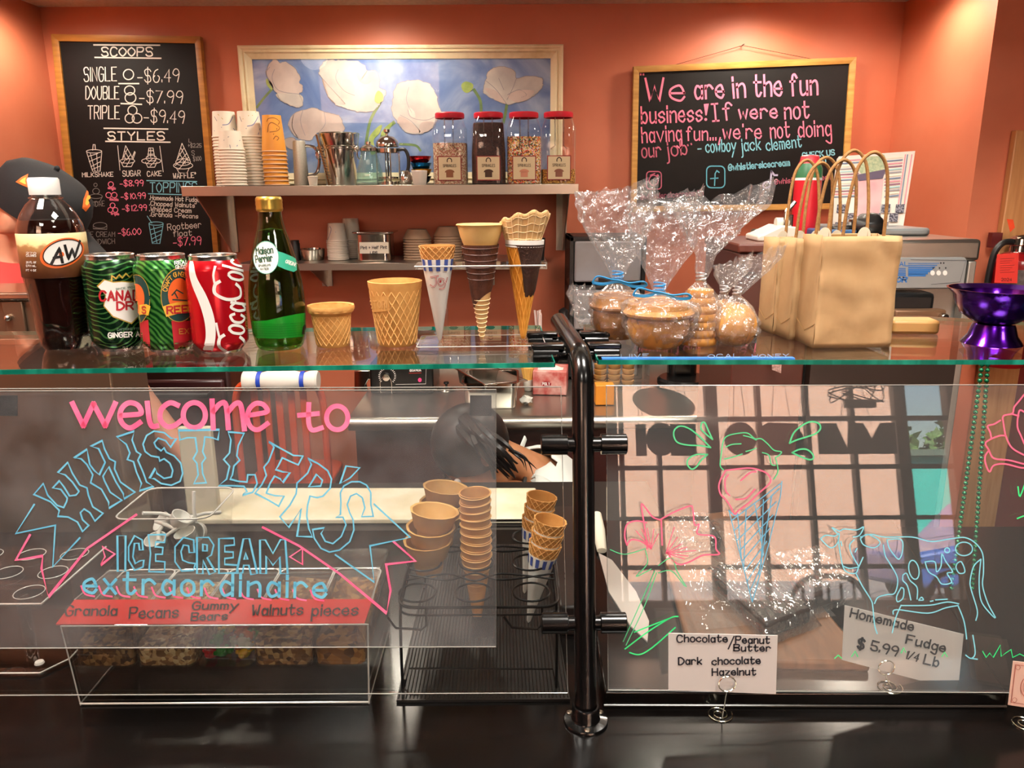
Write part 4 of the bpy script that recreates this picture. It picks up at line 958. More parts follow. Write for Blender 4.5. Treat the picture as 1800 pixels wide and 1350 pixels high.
cx, cyy = z2(350, 722)
decal('logo_ring', lab, t, M_orgp, lambda mb: S.fill(mb, ell(cx, cyy, 40, 25, 36, -.32), 4))
decal('logo_field', lab, t, M_wht, lambda mb: S_.fill(mb, ell(cx + 1, cyy - 1, 34, 20, 36, -.32), 4))
decal('logo_ring', lab, t, M_blk, lambda mb: S__.line(mb, ell(cx + 1, cyy - 1, 35, 21, 40, -.32), 1.6, closed=True))
decal('logo_letters', lab, t, M_blk, lambda mb: [S__.line(mb, Z2(p), 4.6, dense=3) for p in ([(290, 785), (335, 695), (352, 775)], [(305, 750), (345, 742)], [(365, 680), (385, 755), (405, 700), (420, 745), (448, 655)])])
decal('logo_dot', lab, t, M_orgp, lambda mb: S__.fill(mb, ell(*z2(347, 730), 4.5, 4.5, 12), 3))
decal('small_print', lab, t, M_wht, lambda mb: [S_.text(mb, s_, *z2(150, y), *z2(205, y), 3.4, .7, dense=3) for s_, y in (('270', 728), ('CALORIES', 742), ('20 FL OZ', 780), ('591 mL', 800), ('PT 4 OZ', 825))])
cap = obj('cap', MB().lathe([(.0150, .196), (.0166, .196), (.0168, .199), (.0168, .2145), (.0155, .217), (0, .2175)], 60, fr=lambda a, r, z: r * (1 + .012 * cos(30 * a)) if r > .0165 else r), mat('cap_white', '#ece9e4', .4), t)
obj('neck_ring', MB().lathe([(.0148, .1905), (.0185, .1915), (.0185, .1930), (.0148, .194)], 40), clear('pet_ring', (.85, .85, .84), .15), t)
# ---- cans
def can(px, py, label, m, name='soda_can'):
    t = thing(name, label, 'soda can', foot(px, py, .022), group='soda cans on the glass shelf')
    s = .965
    b = obj('can_wall', MB().lathe([(.0252, .0035), (.0322, .0125), (.0327, .016), (.0327, .103), (.0322, .107), (.0272, .1155)], 64), m, t); b.data.transform(Matrix.Diagonal((1, 1, s, 1)))
    e = obj('can_end', MB().lathe([(0, .005), (.019, .004), (.0225, 0), (.0238, 0), (.0252, .0035)], 48).lathe([(.0272, .1155), (.0270, .1185), (.0277, .1205), (.0268, .1215), (.0256, .1205), (.0250, .1165), (0, .1165)], 48), M_alu, t); e.data.transform(Matrix.Diagonal((1, 1, s, 1)))
    obj('pull_tab', MB().prism(rrect(.013, .022, .005), .1172 * s, .1182 * s), M_alu, t)
    return t, b, Surf(target=b, off=.0003), Surf(target=b, off=.0006), Surf(target=b, off=.0009)
m, nt, o_ = _new('ginger_ale_green'); b = N(nt, 'ShaderNodeBsdfPrincipled'); L(nt, b.outputs[0], o_.inputs[0]); b.inputs['Roughness'].default_value = .22; b.inputs['Metallic'].default_value = .6
wv = N(nt, 'ShaderNodeTexWave'); wv.wave_type = 'RINGS'; wv.inputs['Scale'].default_value = 60; wv.inputs['Distortion'].default_value = 9; wv.inputs['Detail'].default_value = 1; wv.inputs['Detail Scale'].default_value = .6
L(nt, coords(nt), wv.inputs['Vector']); rp = N(nt, 'ShaderNodeValToRGB'); L(nt, wv.outputs[0], rp.inputs[0]); L(nt, rp.outputs[0], b.inputs['Base Color'])
rp.color_ramp.elements[0].position = .78; rp.color_ramp.elements[0].color = (*lin('#0c2c17'), 1); rp.color_ramp.elements[1].position = .95; rp.color_ramp.elements[1].color = (*lin('#4f8a4a'), 1)
t, b, S, S_, S__ = can(215, 617, 'dark green ginger ale can with a white shield, next to the root beer bottle', m)
shield = Z2([(555, 912), (592, 876), (640, 890), (690, 886), (745, 890), (800, 876), (832, 912), (808, 960), (818, 1020), (785, 1072), (740, 1116), (640, 1078), (590, 1020), (600, 960)])
decal('shield_border', b, t, M_gold, lambda mb: S.fill(mb, [((x - 216) * 1.06 + 216, (y - 526) * 1.06 + 526) for x, y in shield], 4))
decal('shield', b, t, M_wht, lambda mb: S_.fill(mb, shield, 4))
decal('crown', b, t, M_gold, lambda mb: S_.line(mb, Z2([(630, 878), (632, 850), (655, 866), (672, 845), (690, 862), (710, 838), (730, 858), (752, 838), (770, 855)]), 2.4, dense=3))
decal('brand_letters', b, t, M_redp, lambda mb: [S__.text(mb, 'CANADA', *z2(566, 990), *z2(830, 985), 16, 3.6, dense=3), S__.text(mb, 'DRY', *z2(662, 1042), *z2(800, 1038), 13, 3.4, dense=3)])
decal('small_print', b, t, mat('print_grey', '#5d7a68', .4), lambda mb: [S__.text(mb, 'SINCE 1904', *z2(655, 930), *z2(760, 918), 3, .7, dense=3), S__.text(mb, 'CAFFEINE FREE', *z2(662, 1160), *z2(800, 1152), 3.4, .7, dense=3)])
decal('flavour_letters', b, t, M_wht, lambda mb: [S__.text(mb, 'GINGER ALE', *z2(614, 1200), *z2(838, 1190), 8.2, 1.9, dense=3), S__.text(mb, '12 FL OZ (355 mL)', *z2(692, 1264), *z2(820, 1258), 4.4, 1, dense=3)])
m, nt, o_ = _new('palm_leaf_green'); b = N(nt, 'ShaderNodeBsdfPrincipled'); L(nt, b.outputs[0], o_.inputs[0]); b.inputs['Roughness'].default_value = .22; b.inputs['Metallic'].default_value = .55
wv = N(nt, 'ShaderNodeTexWave'); wv.inputs['Scale'].default_value = 75; wv.inputs['Distortion'].default_value = 7; wv.inputs['Detail Scale'].default_value = .5; wv.bands_direction = 'DIAGONAL'
L(nt, coords(nt), wv.inputs['Vector']); rp = N(nt, 'ShaderNodeValToRGB'); L(nt, wv.outputs[0], rp.inputs[0]); L(nt, rp.outputs[0], b.inputs['Base Color'])
rp.color_ramp.elements[0].position = .2; rp.color_ramp.elements[0].color = (*lin('#0f4a1c'), 1); rp.color_ramp.elements[1].position = .9; rp.color_ramp.elements[1].color = (*lin('#4f9a42'), 1)
t, b, S, S_, S__ = can(302, 619, 'green palm leaf ginger beer can with an orange emblem, between two other cans', m)
decal('red_panel', b, t, M_redp, lambda mb: [S.fill(mb, Z2(p), 4) for p in ([(968, 1105), (1110, 1105), (1120, 1272), (985, 1272)], [(790, 1110), (838, 1100), (852, 1268), (800, 1268)])])
for k, (ex, ey, rx, ry) in enumerate(((1010, 960, 100, 150), (772, 985, 76, 140))):
    c0 = z2(ex, ey); a_, b_ = rx / 3.213, ry / 3.213
    decal('emblem_ring', b, t, M_tealp, lambda mb: S_.fill(mb, ell(*c0, a_, b_, 36), 4))
    decal('emblem_edge', b, t, M_gold, lambda mb: S__.line(mb, ell(*c0, a_, b_, 36), 1.2, closed=True))
    decal('emblem_sun', b, t, M_orgp, lambda mb: S__.fill(mb, ell(c0[0], c0[1] - 1, a_ * .62, b_ * .62, 30), 4))
Sx = Surf(target=b, off=.0012); Sy = Surf(target=b, off=.0015)
def arc_text(mb, S, s, cx, cy, rx, ry, a0, a1, h, w):
    n = len(s)
    for i, ch in enumerate(s):
        a = radians(a0 + (a1 - a0) * i / max(n - 1, 1)); x, y = cx + rx * cos(a), cy + ry * sin(a); tx, ty = -sin(a), cos(a); k = h * .33
        S.text(mb, ch, x - tx * k, y - ty * k, x + tx * k, y + ty * k, h, w, dense=2) if ch != ' ' else None
c0 = z2(1010, 960)
decal('emblem_letters', b, t, M_yelp, lambda mb: arc_text(mb, Sx, 'CRAFT GINGER', c0[0], c0[1], 21.5, 34, 195, 300, 7, 1.2))
decal('palm_silhouette', b, t, M_tealp, lambda mb: [Sx.line(mb, Z2(p), 2.2, dense=3) for p in ([(970, 960), (995, 930), (1030, 950)], [(985, 945), (1000, 975)], [(995, 930), (1020, 915)], [(975, 985), (1050, 990)], [(980, 935), (995, 932)])])
decal('name_banner', b, t, M_yelp, lambda mb: [Sx.fill(mb, Z2(p), 4) for p in ([(918, 1025), (950, 1012), (1000, 1000), (1060, 995), (1120, 1000), (1120, 1062), (1060, 1058), (1000, 1065), (940, 1082)], [(792, 1015), (830, 1010), (853, 1022), (842, 1075), (815, 1068), (792, 1072)])])
decal('brand_letters', b, t, M_redp, lambda mb: [Sy.text(mb, "REED'S", *z2(945, 1064), *z2(1150, 1050), 12, 2.8, dense=3), Sy.text(mb, 'S', *z2(808, 1060), *z2(828, 1060), 11, 2.2, dense=3)])
decal('panel_letters', b, t, M_gold, lambda mb: [Sx.text(mb, 'EXTRA', *z2(1012, 1178), *z2(1150, 1172), 8.5, 1.5, dense=3), Sx.text(mb, '12 FL OZ', *z2(1005, 1258), *z2(1130, 1252), 4.5, .9, dense=3)])
decal('top_letters', b, t, M_wht, lambda mb: [Sx.text(mb, 'REAL', *z2(985, 790), *z2(1060, 785), 6, 1.3, dense=3), Sx.text(mb, 'GINGER', *z2(990, 812), *z2(1060, 808), 5, 1.1, dense=3)])
t, b, S, S_, S__ = can(391, 622, 'red cola can with white script lettering, right of the green cans', mat('cola_red', '#c3121f', .2, .45))
decal('white_wave', b, t, M_wht, lambda mb: S.fill(mb, Z2([(1072, 775), (1090, 770), (1112, 860), (1165, 960), (1203, 1060), (1218, 1150), (1212, 1235), (1190, 1288), (1145, 1288), (1162, 1200), (1156, 1110), (1128, 1010), (1088, 910), (1070, 840)]), 4, smooth=True))
def script(mb):
    for ch, xa_, ya_, xb_, yb_, h, w in (('C', 1378, 1288, 1378, 1200, 43, 5.6), ('oca', 1374, 1180, 1384, 1012, 37, 4.8), ('C', 1352, 992, 1356, 902, 44, 5.6), ('ola', 1368, 880, 1388, 768, 38, 4.6)):
        S_.text(mb, ch, *z2(xa_, ya_), *z2(xb_, yb_), h, w, dense=2, slant=.12)
    for p in ([(1240, 1205), (1228, 1150), (1222, 1120)], [(1215, 905), (1205, 850), (1215, 800)], [(1330, 1000), (1325, 985)]):
        S_.line(mb, [z2(*k) for k in p], 3.6, smooth=True, dense=2)
decal('script_letters', b, t, M_wht, script)
decal('taste_letters', b, t, M_gold, lambda mb: S_.text(mb, 'ORIGINAL TASTE', *z2(1398, 1150), *z2(1388, 930), 4, .9, dense=3))
# ---- green mineral water bottle
t = thing('water_bottle', 'teardrop green glass mineral water bottle with gold cap', 'bottle', foot(494, 617, .027))
pf = [(0, .004), (.020, .002), (.0255, 0), (.0285, .004), (.0305, .012), (.0332, .032), (.0337, .060), (.0318, .082), (.0280, .104), (.0222, .127), (.0175, .143), (.0146, .156), (.0135, .168)]
pf = [(q.x, q.y) for q in cat_rom([(a, b, 0) for a, b in pf], 3)]
wall = obj('bottle_wall', MB().lathe(pf, 56), clear('green_bottle_glass', (.40, .70, .30), .055), t)
obj('water', MB().lathe([(max(q - .0022, 0), z + .001) for q, z in pf if .003 < z < .147] + [(0, .147)], 48), clear('green_water', (.50, .70, .44), .02), t)
cp = obj('cap', MB().lathe([(.0142, .166), (.0154, .1675), (.0158, .170), (.0153, .172), (.0158, .1745), (.0153, .177), (.0158, .179), (.0152, .182), (.0135, .1838), (0, .184)], 48, fr=lambda a, r, z: r * (1 + .01 * cos(44 * a))), mat('gold_cap', '#c7a750', .3, .85), t)
S = Surf(target=wall, off=.0003); S_ = Surf(target=wall, off=.0006); S__ = Surf(target=wall, off=.0010)
Z5 = lambda pts: [(x / 4.355 + 400, y / 4.355 + 330) for x, y in pts]
z5 = lambda x, y: (x / 4.355 + 400, y / 4.355 + 330)
decal('neck_label', wall, t, mat('label_teal', '#35a585', .35), lambda mb: S.fill(mb, Z5([(380, 485), (430, 500), (500, 530), (522, 545), (530, 630), (505, 645), (440, 625), (385, 600)]), 3))
decal('round_label', wall, t, M_wht, lambda mb: S_.fill(mb, ell(*z5(296, 535), 21.5, 28.5, 34), 3))
decal('round_label_edge', wall, t, mat('label_teal2', '#4f9f86', .35), lambda mb: S__.line(mb, ell(*z5(296, 535), 21.5, 28.5, 34), 1.0, closed=True))
decal('brand_letters', wall, t, mat('print_forest', '#1f4a34', .4), lambda mb: [S__.text(mb, 'Maison', *z5(225, 512), *z5(348, 500), 12, 1.9, dense=3), S__.text(mb, 'Perrier', *z5(222, 575), *z5(345, 560), 12, 1.9, dense=3), S__.text(mb, 'SPARKLING', *z5(240, 605), *z5(330, 598), 3.5, .7, dense=3), S__.text(mb, 'WATER', *z5(255, 630), *z5(315, 628), 3.5, .7, dense=3)])
decal('neck_letters', wall, t, M_wht, lambda mb: S_.text(mb, 'ORIGINE', *z5(440, 575), *z5(520, 605), 6, 1.1, dense=3))
decal('lower_band', wall, t, mat('label_bright_green', '#128a22', .3), lambda mb: S.fill(mb, Z5([(185, 1022), (300, 1016), (420, 988), (520, 968), (612, 955), (612, 1135), (400, 1155), (200, 1150)]), 4))
decal('band_lines', wall, t, mat('label_mid_green', '#0b6f1c', .3), lambda mb: [S_.line(mb, Z5([(190 + k, 1040 + 18 * k), (400, 1045 + 18 * k), (606, 1030 + 18 * k)]), .8, dense=4) for k in range(6)])
decal('seal', wall, t, M_blk, lambda mb: S_.fill(mb, Z5([(565, 1120), (575, 1060), (600, 1035), (608, 1120)]), 3))
# ---- wafer cups
M_wafer = mat('wafer', '#d7a159', .75, c2='#c98f48', ns=60, bump=.12, bs=300)
M_waf2 = mat('wafer_ridge', '#dfac66', .7)
def lattice(r0, r1, h, n, rr, z0=0, turns=.18, steps=8, fr=None, lift=0):
    mb = MB()
    for i in range(n):
        for sg in (-1, 1):
            p = []
            for k in range(steps + 1):
                f = k / steps; a = 2 * pi * i / n + sg * 2 * pi * turns * f; q = r0 + (r1 - r0) * f + lift
                p.append((q * cos(a), q * sin(a), z0 + h * f))
            mb.tube(p, rr, 4)
    return mb
t = thing('wafer_cup', 'small flat-bottomed wafer cup with scalloped rim on the glass shelf', 'wafer cup', foot(586, 612, .0195))
obj('cup_wall', MB().lathe([(0, 0), (.0195, 0), (.0205, .002), (.0245, .040), (.0282, .044), (.0288, .050), (.0262, .0495), (.0235, .041), (.0185, .003), (0, .003)], 60, fr=lambda a, r, z: r), M_wafer, t)
obj('scalloped_rim', MB().lathe([(.0288, .046), (.0294, .049), (.0288, .0515), (.0264, .0505), (.0262, .047)], 72, fr=lambda a, r, z: r + .0005 * cos(14 * a)), M_wafer, t)
obj('lattice', lattice(.0206, .0243, .036, 18, .0006, .003), M_waf2, t)
t = thing('wafer_cup', 'large flat-bottomed wafer cup with embossed letters on the glass shelf', 'wafer cup', foot(699, 611, .0235))
lw_ = obj('cup_wall', MB().lathe([(0, 0), (.0225, 0), (.0240, .002), (.0322, .070), (.0332, .074), (.0340, .0805), (.0325, .081), (.0305, .073), (.0225, .003), (0, .003)], 60), M_wafer, t)
obj('lattice', lattice(.0242, .0322, .067, 20, .0007, .003, .2), M_waf2, t)
S = Surf(target=lw_, off=.0012)
decal('name_plate', t, t, M_wafer, lambda mb: S.fill(mb, Z5([(1085, 830), (1235, 825), (1245, 940), (1100, 955)]), 3))
S_ = Surf(target=lw_, off=.0016)
decal('embossed_letters', t, t, M_waf2, lambda mb: S_.text(mb, 'STORI', *z5(1095, 920), *z5(1222, 912), 12, 2, dense=3))
# ---- acrylic cone stand
def plate_hole(mb, cx, cy, w, h, r, z0, z1, n=40):
    o_, i_ = [], []
    for k in range(n):
        a = 2 * pi * k / n; c, s = cos(a), sin(a); q = min(w / 2 / max(abs(c), 1e-9), h / 2 / max(abs(s), 1e-9))
        o_.append((cx + q * c, cy + q * s)); i_.append((cx + r * c, cy + r * s))
    vs = [(x, y, z) for z in (z0, z1) for pts in (o_, i_) for x, y in pts]; fs = []
    for k in range(n):
        l = (k + 1) % n
        fs += [(k, l, n + l, n + k), (2 * n + k, 3 * n + k, 3 * n + l, 2 * n + l), (n + k, n + l, 3 * n + l, 3 * n + k), (k, 2 * n + k, 2 * n + l, l)]
    mb.add(vs, fs)
M_acr2 = clear('clear_acrylic', (.95, .95, .94), .07)
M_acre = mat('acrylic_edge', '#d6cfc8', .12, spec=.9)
b0 = onZ(845, 614, ZG); b0.y += .03
t = thing('cone_stand', 'clear acrylic cone stand with three holes holding display cones', 'cone stand', b0, (0, 0, PHI))
obj('base_plate', MB().prism(rrect(.158, .075, .004), 0, .005), M_acr2, t); obj('base_edge', MB().tube([(x, y, .005) for x, y in rrect(.158, .075, .004)], .0006, 5, closed=True), M_acre, t)
mb = MB()
for cx in (-.0527, 0, .0527): plate_hole(mb, cx, 0, .0527, .05, .0175, .098, .102)
obj('top_plate', mb, M_acr2, t); obj('top_edge', MB().tube([(-.079, -.025, .101), (.079, -.025, .101)], .0010, 5).tube([(.079, -.025, .101), (.079, .025, .101), (-.079, .025, .101), (-.079, -.025, .101)], .0007, 5), M_acre, t)
for cx in (-.047, .049): obj('upright', MB().prism(rrect(.010, .010, .002), .005, .098, Matrix.Translation((cx, .018, 0))), M_acr2, t)
# ---- display cones in the stand
cs = t.location; R_ = Matrix.Rotation(PHI, 3, 'Z')
def cone_at(dx): q = R_ @ V((dx, 0, 0)); return V((cs.x + q.x, cs.y + q.y, 0))
M_sugar = mat('sugar_cone', '#c98f4c', .7, c2='#b97c3a', ns=50); M_sugar2 = mat('sugar_ridge', '#dba765', .7); M_choc = mat('chocolate_coat', '#4a2718', .45, c2='#5a3222', ns=120, bump=.5, bs=260); M_choc2 = mat('dark_chocolate_coat', '#301a12', .45, c2='#3e2418', ns=120, bump=.5, bs=260)
M_golden = mat('golden_waffle', '#d8912c', .65, c2='#c47a1c', ns=60); M_golden2 = mat('golden_ridge', '#e8a848', .65); M_paper = mat('cone_paper', '#e9e4dc', .7); M_bl = mat('cone_paper_blue', '#3c4f96', .7)
M_pale = mat('pale_waffle', '#d9b27c', .7, c2='#c89c62', ns=50); M_pale2 = mat('pale_ridge', '#ecd0a0', .7)
def ring_ridges(r0, r1, z0, z1, n, rr=.0006):
    mb = MB()
    for k in range(n):
        f = k / (n - 1); r = r0 + (r1 - r0) * f; z = z0 + (z1 - z0) * f
        mb.tube([(r * cos(2 * pi * i / 24), r * sin(2 * pi * i / 24), z + .0015 * sin(2 * pi * i / 24)) for i in range(24)], rr, 4, closed=True)
    return mb
def coat(r_tip, r_top, L_, zlow, off, seed):
    """chocolate dip: cone shell from the rim down to a wavy lower edge zlow(angle)"""
    def f(u, v):
        a = 2 * pi * u; zl = zlow(a); z = L_ + .0008 - (L_ - zl) * v; r = r_tip + (r_top - r_tip) * max(z, 0) / L_ + off * (1 if v < .98 else .1)
        return (r * cos(a), r * sin(a), z)
    return MB().grid(f, 48, 10, wu=True)
def zonst(p): return p
p = cone_at(-.0527); t = thing('sugar_cone', 'sugar cone in white paper sleeve with blue checks, left in the stand', 'cone', (p.x, p.y, ZG + .0065))
L_ = .118
obj('cone_shell', MB().lathe([(0, 0), (.002, .001), (.0222, L_), (.0205, L_), (.001, .006), (0, .006)], 40), M_sugar, t); obj('ridges', lattice(.0190, .0224, .017, 16, .0006, L_ - .018, .12), M_sugar2, t)
slv = obj('paper_sleeve', MB().lathe([(.0008, -.001), (.0027, .002), (.0200, L_ - .016)], 40), M_paper, t)
mb = MB()
for k in range(12):
    a0 = 2 * pi * k / 12; 
    mb.grid(lambda u, v: ((.0006 + .0027 + (.0200 - .0027) * ((L_ - .030 + .014 * v) / (L_ - .016))) * cos(a0 + u * pi / 12), (.0006 + .0027 + (.0200 - .0027) * ((L_ - .030 + .014 * v) / (L_ - .016))) * sin(a0 + u * pi / 12), L_ - .030 + .014 * v), 4, 3)
obj('blue_checks', mb, M_bl, t)
S = Surf(target=slv, off=.0004); z6 = lambda x, y: (x / 4.355 + 700, y / 4.355 + 330)
def joy(mb, w):
    for l in ([(250, 685), (305, 675)], [(285, 680), (290, 735), (270, 758), (248, 745)], [(305, 730), (315, 698), (345, 700), (350, 735), (325, 752), (308, 740)], [(325, 712), (322, 722)], [(345, 700), (365, 735)], [(375, 690), (352, 765), (318, 775)]): S.line(mb, [z6(*q) for q in l], w, smooth=True, dense=2)
decal('brand_letters', slv, t, M_redp, lambda mb: joy(mb, 2.6)); S = Surf(target=slv, off=.0008)
decal('brand_inline', slv, t, M_paper, lambda mb: joy(mb, 1.0))
p = cone_at(.0005); t = thing('dipped_cone', 'chocolate-dipped cone in the middle of the stand', 'cone', (p.x, p.y, ZG + .0065)); L_ = .118
obj('cone_shell', MB().lathe([(0, 0), (.0025, .001), (.0215, L_), (.020, L_), (.001, .006), (0, .006)], 40), M_pale, t); obj('ridges', ring_ridges(.0035, .0112, .006, .052, 9), M_pale2, t)
obj('chocolate', coat(.0025, .0215, L_, lambda a: .038 + .022 * (.5 + .5 * sin(a + 1.9)), .0012, 1), M_choc, t); obj('coat_ridges', ring_ridges(.0165, .0228, .078, .116, 6, .0006), M_choc, t)
t2 = thing('wafer_bowl', 'pale wide wafer bowl seated on the chocolate-dipped cone', 'wafer cup', (p.x, p.y, ZG + .0065 + L_ - .004))
obj('bowl_wall', MB().lathe([(0, .0), (.0185, 0), (.020, .003), (.0245, .014), (.0275, .026), (.0285, .029), (.0265, .0285), (.018, .004), (0, .003)], 50), mat('pale_wafer', '#e0bd7c', .7, c2='#d5ae68', ns=40), t2)
obj('rim', MB().lathe([(.0285 + .001 * cos(k * pi / 4), .0285 + .001 * sin(k * pi / 4)) for k in range(9)], 50, fr=lambda a, r, z: r + .0006 * cos(11 * a)), mat('pale_wafer', None), t2)
p = cone_at(.0527); t = thing('dipped_cone', 'golden waffle cone with dark chocolate patch, right in the stand', 'cone', (p.x, p.y, ZG + .0065), (0, radians(1), 0)); L_ = .118
obj('cone_shell', MB().lathe([(0, 0), (.0025, .001), (.0225, L_), (.021, L_), (.001, .006), (0, .006)], 40), M_golden, t); obj('ridges', lattice(.003, .0225, L_ - .006, 12, .0006, .004, .35, 14), M_golden2, t)
def zl(a):
    d = (a - radians(330) + pi) % (2 * pi) - pi
    return .054 if abs(d) < 1.0 else (.054 + (abs(d) - 1.0) * .14 if abs(d) < 1.45 else L_)
obj('chocolate', coat(.0025, .0225, L_, lambda a: min(zl(a), L_ - .001), .0014, 2), M_choc2, t)
obj('paper_band', MB().lathe([(.0200, L_ - .004), (.0236, L_ - .002), (.0240, L_ + .006), (.0216, L_ + .006)], 40), M_paper, t)
t2 = thing('rolled_waffle', 'large rolled waffle cone with torn scalloped edge, topmost on the stand', 'waffle cone', (p.x, p.y, ZG + .0065 + L_ + .001), (0, radians(4), 0))
def f(u, v):
    a = -2.2 + u * 2 * pi * 1.08; h = (.030 + .010 * sin(a * 1.0 + 2.4) + .002 * sin(9 * a)) * v + .001; r = .0195 + .010 * v * (1 + .12 * sin(a + .5)) + .0006 * u
    return (r * cos(a), r * sin(a), h)
obj('waffle_sheet', MB().grid(f, 60, 10), M_pale, t2, solid=.0016)
mb = MB()
for k in range(22): mb.tube([V(f((k + .5) / 22, j / 6)) * 1.0 + V((f((k + .5) / 22, j / 6)[0], f((k + .5) / 22, j / 6)[1], 0)).normalized() * .0009 for j in range(7)], .0005, 4)
for j in (1, 2.5, 4, 5.5): mb.tube([V(f(i / 50, j / 6.5)) + V((f(i / 50, j / 6.5)[0], f(i / 50, j / 6.5)[1], 0)).normalized() * .0009 for i in range(51)], .0005, 4)
obj('waffle_ridges', mb, M_pale2, t2)
# ================================================================ on and behind the right glass shelf
Z8 = lambda x, y: (x / 4.09 + 960, y / 4.09 + 320)
Z9 = lambda x, y: (x / 3.461 + 1290, y / 3.461 + 250)
# ---- kraft paper bags
M_kraft = mat('kraft_paper', '#b9966a', .75, c2='#ae8a5e', ns=25, bump=.5, bs=28)
M_kin = mat('kraft_inside', '#a8804a', .8); M_cord = mat('twisted_paper_cord', '#a97c46', .7, c2='#8f6434', ns=300)
def bag(corner, w, d, h, label, rz=0.0, seed=1, tops=((.0, .095), (.006, .10))):
    """corner: front-left foot of the bag"""
    t = thing('paper_bag', label, 'paper bag', corner, (0, 0, rz), group='kraft gift bags')
    rnd = random.Random(seed)
    def wv(x, z, k): return .0030 * noise.noise(V((x * 26 + seed * 7, z * 34, k))) - .0035 * abs(noise.noise(V((x * 14 + seed, z * 30 + x * 20, k + 4))))
    nx, nz = 16, 22
    obj('bag_wall', MB().grid(lambda u, v: (w * u, wv(u * w, v * h, 1) * (1 if .02 < v < .99 else .2), h * v), nx, nz), M_kraft, t, solid=.0004, smooth=18)
    obj('bag_wall', MB().grid(lambda u, v: (w * u, d + wv(u * w, v * h, 2), h * v), nx, nz), M_kraft, t, solid=.0004)
    for s_, x in ((1, 0), (-1, w)):   # gusset folds inward towards the top
        def g(u, v):
            dep = (.012 * v if v > .2 else .002 * v) * (1 - abs(2 * u - 1)); return (x + s_ * dep, d * u, h * v)
        obj('side_gusset', MB().grid(g, 5, 10), M_kraft, t, solid=.0004)
    obj('bottom', MB().bx(.001, w - .001, .001, d - .001, 0, .0008), M_kraft, t)
    mid = obj('fold_crease', MB().tube([(-.0003, 0, h * .22), (-.0003, d / 2, h * .13), (-.0003, d, h * .22)], .0004, 4), M_kin, t)
    for (yy, lean), (dx, hh) in zip(((.002, -.006), (d - .002, .004)), tops):
        a, b = w * .26 + dx, w * .78 + dx
        pts = [(a, yy, h - .018), (a, yy, h), (a + .002, yy + lean * .4, h + hh * .45), (a + (b - a) * .18, yy + lean * .8, h + hh * .85), ((a + b) / 2, yy + lean, h + hh), (b - (b - a) * .18, yy + lean * .8, h + hh * .85), (b - .002, yy + lean * .4, h + hh * .45), (b, yy, h), (b, yy, h - .018)]
        hd = obj('handle', MB().tube(cat_rom(pts, 6), .0021, 8), M_cord, t)
        obj('handle_patch', MB().bx(a - .006, b + .006, yy - .0009, yy + .0009, h - .028, h - .001), M_kin, hd)
    for fx in (w * .27, w * .8):
        obj('patch_tab', MB().prism(ell(fx, h - .004, .0085, .012, 12, 0, 0, 180), 0, .0006, Matrix(((1, 0, 0, 0), (0, 0, 1, d - .004), (0, 1, 0, 0), (0, 0, 0, 1)))), mat('tab_white', '#d9cdb4', .7), t)
    return t
c1 = onZ(1428.5, 612, ZG); k = pxm(c1)
bag(V((c1.x, c1.y, ZG)), 136 * k, .058, 193 * k, 'front kraft paper bag with broad smooth face, nearest the purple dish', .03, 1)
c2 = onZ(1386, 597, ZG); bag(V((c2.x, c2.y, ZG)), .096, .05, .128, 'middle kraft paper bag half hidden behind the front one', .10, 2)
c3 = onZ(1357, 587, ZG); bag(V((c3.x, c3.y, ZG)), .09, .045, .126, 'rear kraft paper bag, leftmost of the three', .12, 3)
# ---- wax bar, purple dish, tape
c = onZ(1612, 588, ZG); o = obj('wax_bar', MB().prism(rrect(.062, .035, .006), 0, .0185), mat('pale_wax', '#c99a5a', .45, sss=.15), loc=(c.x, c.y + .018, ZG), bevel=.004); o.rotation_euler = (0, 0, -.1)
tag(o, 'pale yellow block of wax lying behind the paper bags', 'wax block')
M_pur = mat('anodised_purple', '#4b0f8a', .2, 1.0, coat=.4)
t = thing('sundae_dish', 'shiny purple metal footed dish with flared lip on the glass shelf', 'dish', foot(1741, 611, .034))
obj('bowl', MB().lathe([(0, .0245), (.016, .025), (.025, .0275), (.040, .038), (.047, .052), (.0495, .061), (.056, .067), (.0572, .0685), (.055, .0685), (.048, .0635), (.045, .052), (.036, .037), (.02, .030), (0, .029)], 64), M_pur, t)
obj('foot', MB().lathe([(0, .0255), (.0225, .025), (.024, .022), (.0275, .010), (.0335, .002), (.0345, .0), (.032, 0), (.026, .008), (.021, .02), (0, .022)], 64), M_pur, t)
t = thing('blue_tape', 'strip of blue masking tape along the front edge of the right glass shelf', 'tape')
A_, B_ = onZ(1058, 631, ZG), onZ(1396, 630.5, ZG)
mb = MB().slab([A_ + V((0, -.0022, .0008)), B_ + V((0, -.0022, .0008)), B_ + V((0, -.0022, -.0052)), A_ + V((0, -.0022, -.0052))], (0, -1, 0), .0004)
mb.slab([A_ + V((0, -.0022, .0008)), B_ + V((0, -.0022, .0008)), B_ + V((0, .006, .0008)), A_ + V((0, .006, .0008))], (0, 0, 1), .0004)
obj('tape_strip', mb, mat('masking_tape_blue', '#2f6fc4', .6, c2='#3f82d6', ns=60, stretch=(1, 6, 6)), t)
mb = MB(); pl_ = Plane(A_ + V((0, -.0028, 0)), (0, -1, 0)); S = Surf(pl_, off=.0003)
for s_, x0, x1 in (('LIIVE', 1092, 1140), ('L', 1162, 1168), ('OCAL', 1245, 1300), ('HONEY', 1322, 1386)): S.text(mb, s_, x0, 629, x1, 628, 6, 1.0)
obj('marker_writing', mb, mat('white_marker', '#a9c6ea', .6), t, smooth=0)
